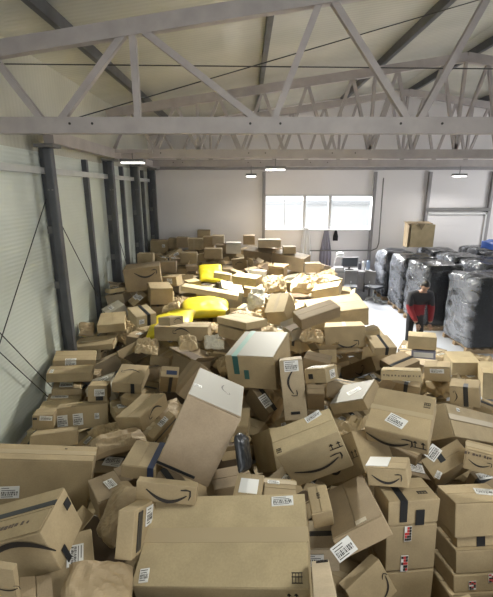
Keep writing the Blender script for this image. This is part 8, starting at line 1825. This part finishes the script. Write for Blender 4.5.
# body facing the camera (-y), back bowed, arms reaching down to the carton
V = [(0, .10, .92), (0, .08, 1.10), (0, .0, 1.28), (0, -.07, 1.42), (0, -.13, 1.50), (0, -.18, 1.57),
     (-.10, .10, .86), (-.12, .05, .48), (-.13, .10, .08), (-.14, -.08, .04),
     (.10, .10, .86), (.12, .03, .48), (.13, .08, .08), (.14, -.10, .04),
     (-.20, -.05, 1.41), (-.24, -.10, 1.13), (-.17, -.27, .93), (-.135, -.33, .86),
     (.20, -.05, 1.41), (.24, -.10, 1.13), (.17, -.27, .93), (.135, -.33, .86)]
Ed = [(0, 1), (1, 2), (2, 3), (3, 4), (4, 5), (0, 6), (6, 7), (7, 8), (8, 9), (0, 10), (10, 11), (11, 12), (12, 13), (3, 14), (14, 15), (15, 16), (16, 17), (3, 18), (18, 19), (19, 20), (20, 21)]
Rd = [(.18, .13), (.185, .13), (.185, .14), (.165, .125), .06, .055, .10, .075, .05, .045, .10, .075, .05, .045, (.1),.078, .058, .042, .1, .078, .058, .042]
def paint(c):
    arm = abs(c.x) > .1 and c.y < -.2
    if c.z > 1.475 and abs(c.x) < .085: return 0
    if c.z < .90 and c.y < -.28 : return 0
    if c.z < .93 and c.y > -.18: return 3
    return 1 if c.z > 1.20 else 2
skin('body', V, Ed, Rd, [SKIN, NAVY, REDJ, TROU], 0, 2, person, paint)
# head: bent down a little, with face
hd = empty('head', (0, -.215, 1.635), (R(38), 0, 0)); hd.parent = person
bm = NB(); bmesh.ops.create_uvsphere(bm, u_segments=24, v_segments=18, radius=1)
for v in bm.verts:
    x, y, z = v.co; wx = .078 * (1 - .22 * max(0, -z) ** 1.5); v.co = Vector((x * wx, y * .098, z * .118))
    if y < 0:
        nose = math.exp(-(x / .16) ** 2 - ((z + .12) / .22) ** 2); v.co.y -= .022 * nose
        eye = math.exp(-((abs(x) - .38) / .16) ** 2 - ((z - .06) / .12) ** 2); v.co.y += .010 * eye
        lip = math.exp(-(x / .3) ** 2 - ((z + .5) / .07) ** 2); v.co.y -= .005 * lip
        chin = math.exp(-(x / .35) ** 2 - ((z + .85) / .2) ** 2); v.co.y -= .014 * chin
link('face', bm, SKIN, hd, smooth=True)
for s in (-1, 1):
    bm = NB(); bmesh.ops.create_uvsphere(bm, u_segments=10, v_segments=8, radius=.011, matrix=Matrix.Translation((s * .03, -.083, .008))); link('eye', bm, INK, hd, smooth=True)
    bm = NB(); bmesh.ops.create_uvsphere(bm, u_segments=10, v_segments=8, radius=1, matrix=Matrix.Translation((s * .079, .008, -.008)) @ Matrix.Diagonal((.012, .02, .032, 1))); link('ear', bm, SKIN, hd, smooth=True)
bm = NB(); bar(bm, (-.022, -.094, -.058), (.022, -.094, -.058), .006, .006); link('mouth', bm, mat('lips', (.30, .12, .10), .5), hd)
bm = NB(); bmesh.ops.create_uvsphere(bm, u_segments=24, v_segments=16, radius=1, matrix=Matrix.Translation((0, .012, .022)) @ Matrix.Diagonal((.088, .103, .122, 1)))
bmesh.ops.delete(bm, geom=[v for v in bm.verts if (v.co.y < -.03 and v.co.z < .058) or v.co.z < -.05], context='VERTS')
bmesh.ops.solidify(bm, geom=bm.faces[:], thickness=.008)
link('hair', bm, HAIR, hd, smooth=True)
# hands: palm plus five fingers closing on the carton's edge
for s in (-1, 1):
    hx, hy, hz = s * .135, -.34, .85
    hv = [(hx, hy, hz), (hx - s * .005, hy - .035, hz - .045)]; he = [(0, 1)]; hr = [(.032, .022), (.036, .016)]
    for k, (dx, L_) in enumerate(((-.030, .070), (-.010, .082), (.010, .078), (.029, .060))):
        b0 = len(hv); px = hx - s * .005 + dx
        hv += [(px, hy - .050, hz - .062), (px, hy - .062 - .2 * L_, hz - .062 - .42 * L_), (px, hy - .060 - .1 * L_, hz - .062 - L_)]
        he += [(1, b0), (b0, b0 + 1), (b0 + 1, b0 + 2)]; hr += [.0095, .0088, .0075]
    b0 = len(hv); hv += [(hx - s * .042, hy - .02, hz - .03), (hx - s * .058, hy - .045, hz - .055), (hx - s * .055, hy - .065, hz - .08)]
    he += [(0, b0), (b0, b0 + 1), (b0 + 1, b0 + 2)]; hr += [.012, .0105, .009]
    skin('hand', hv, he, hr, SKIN, 0, 1)
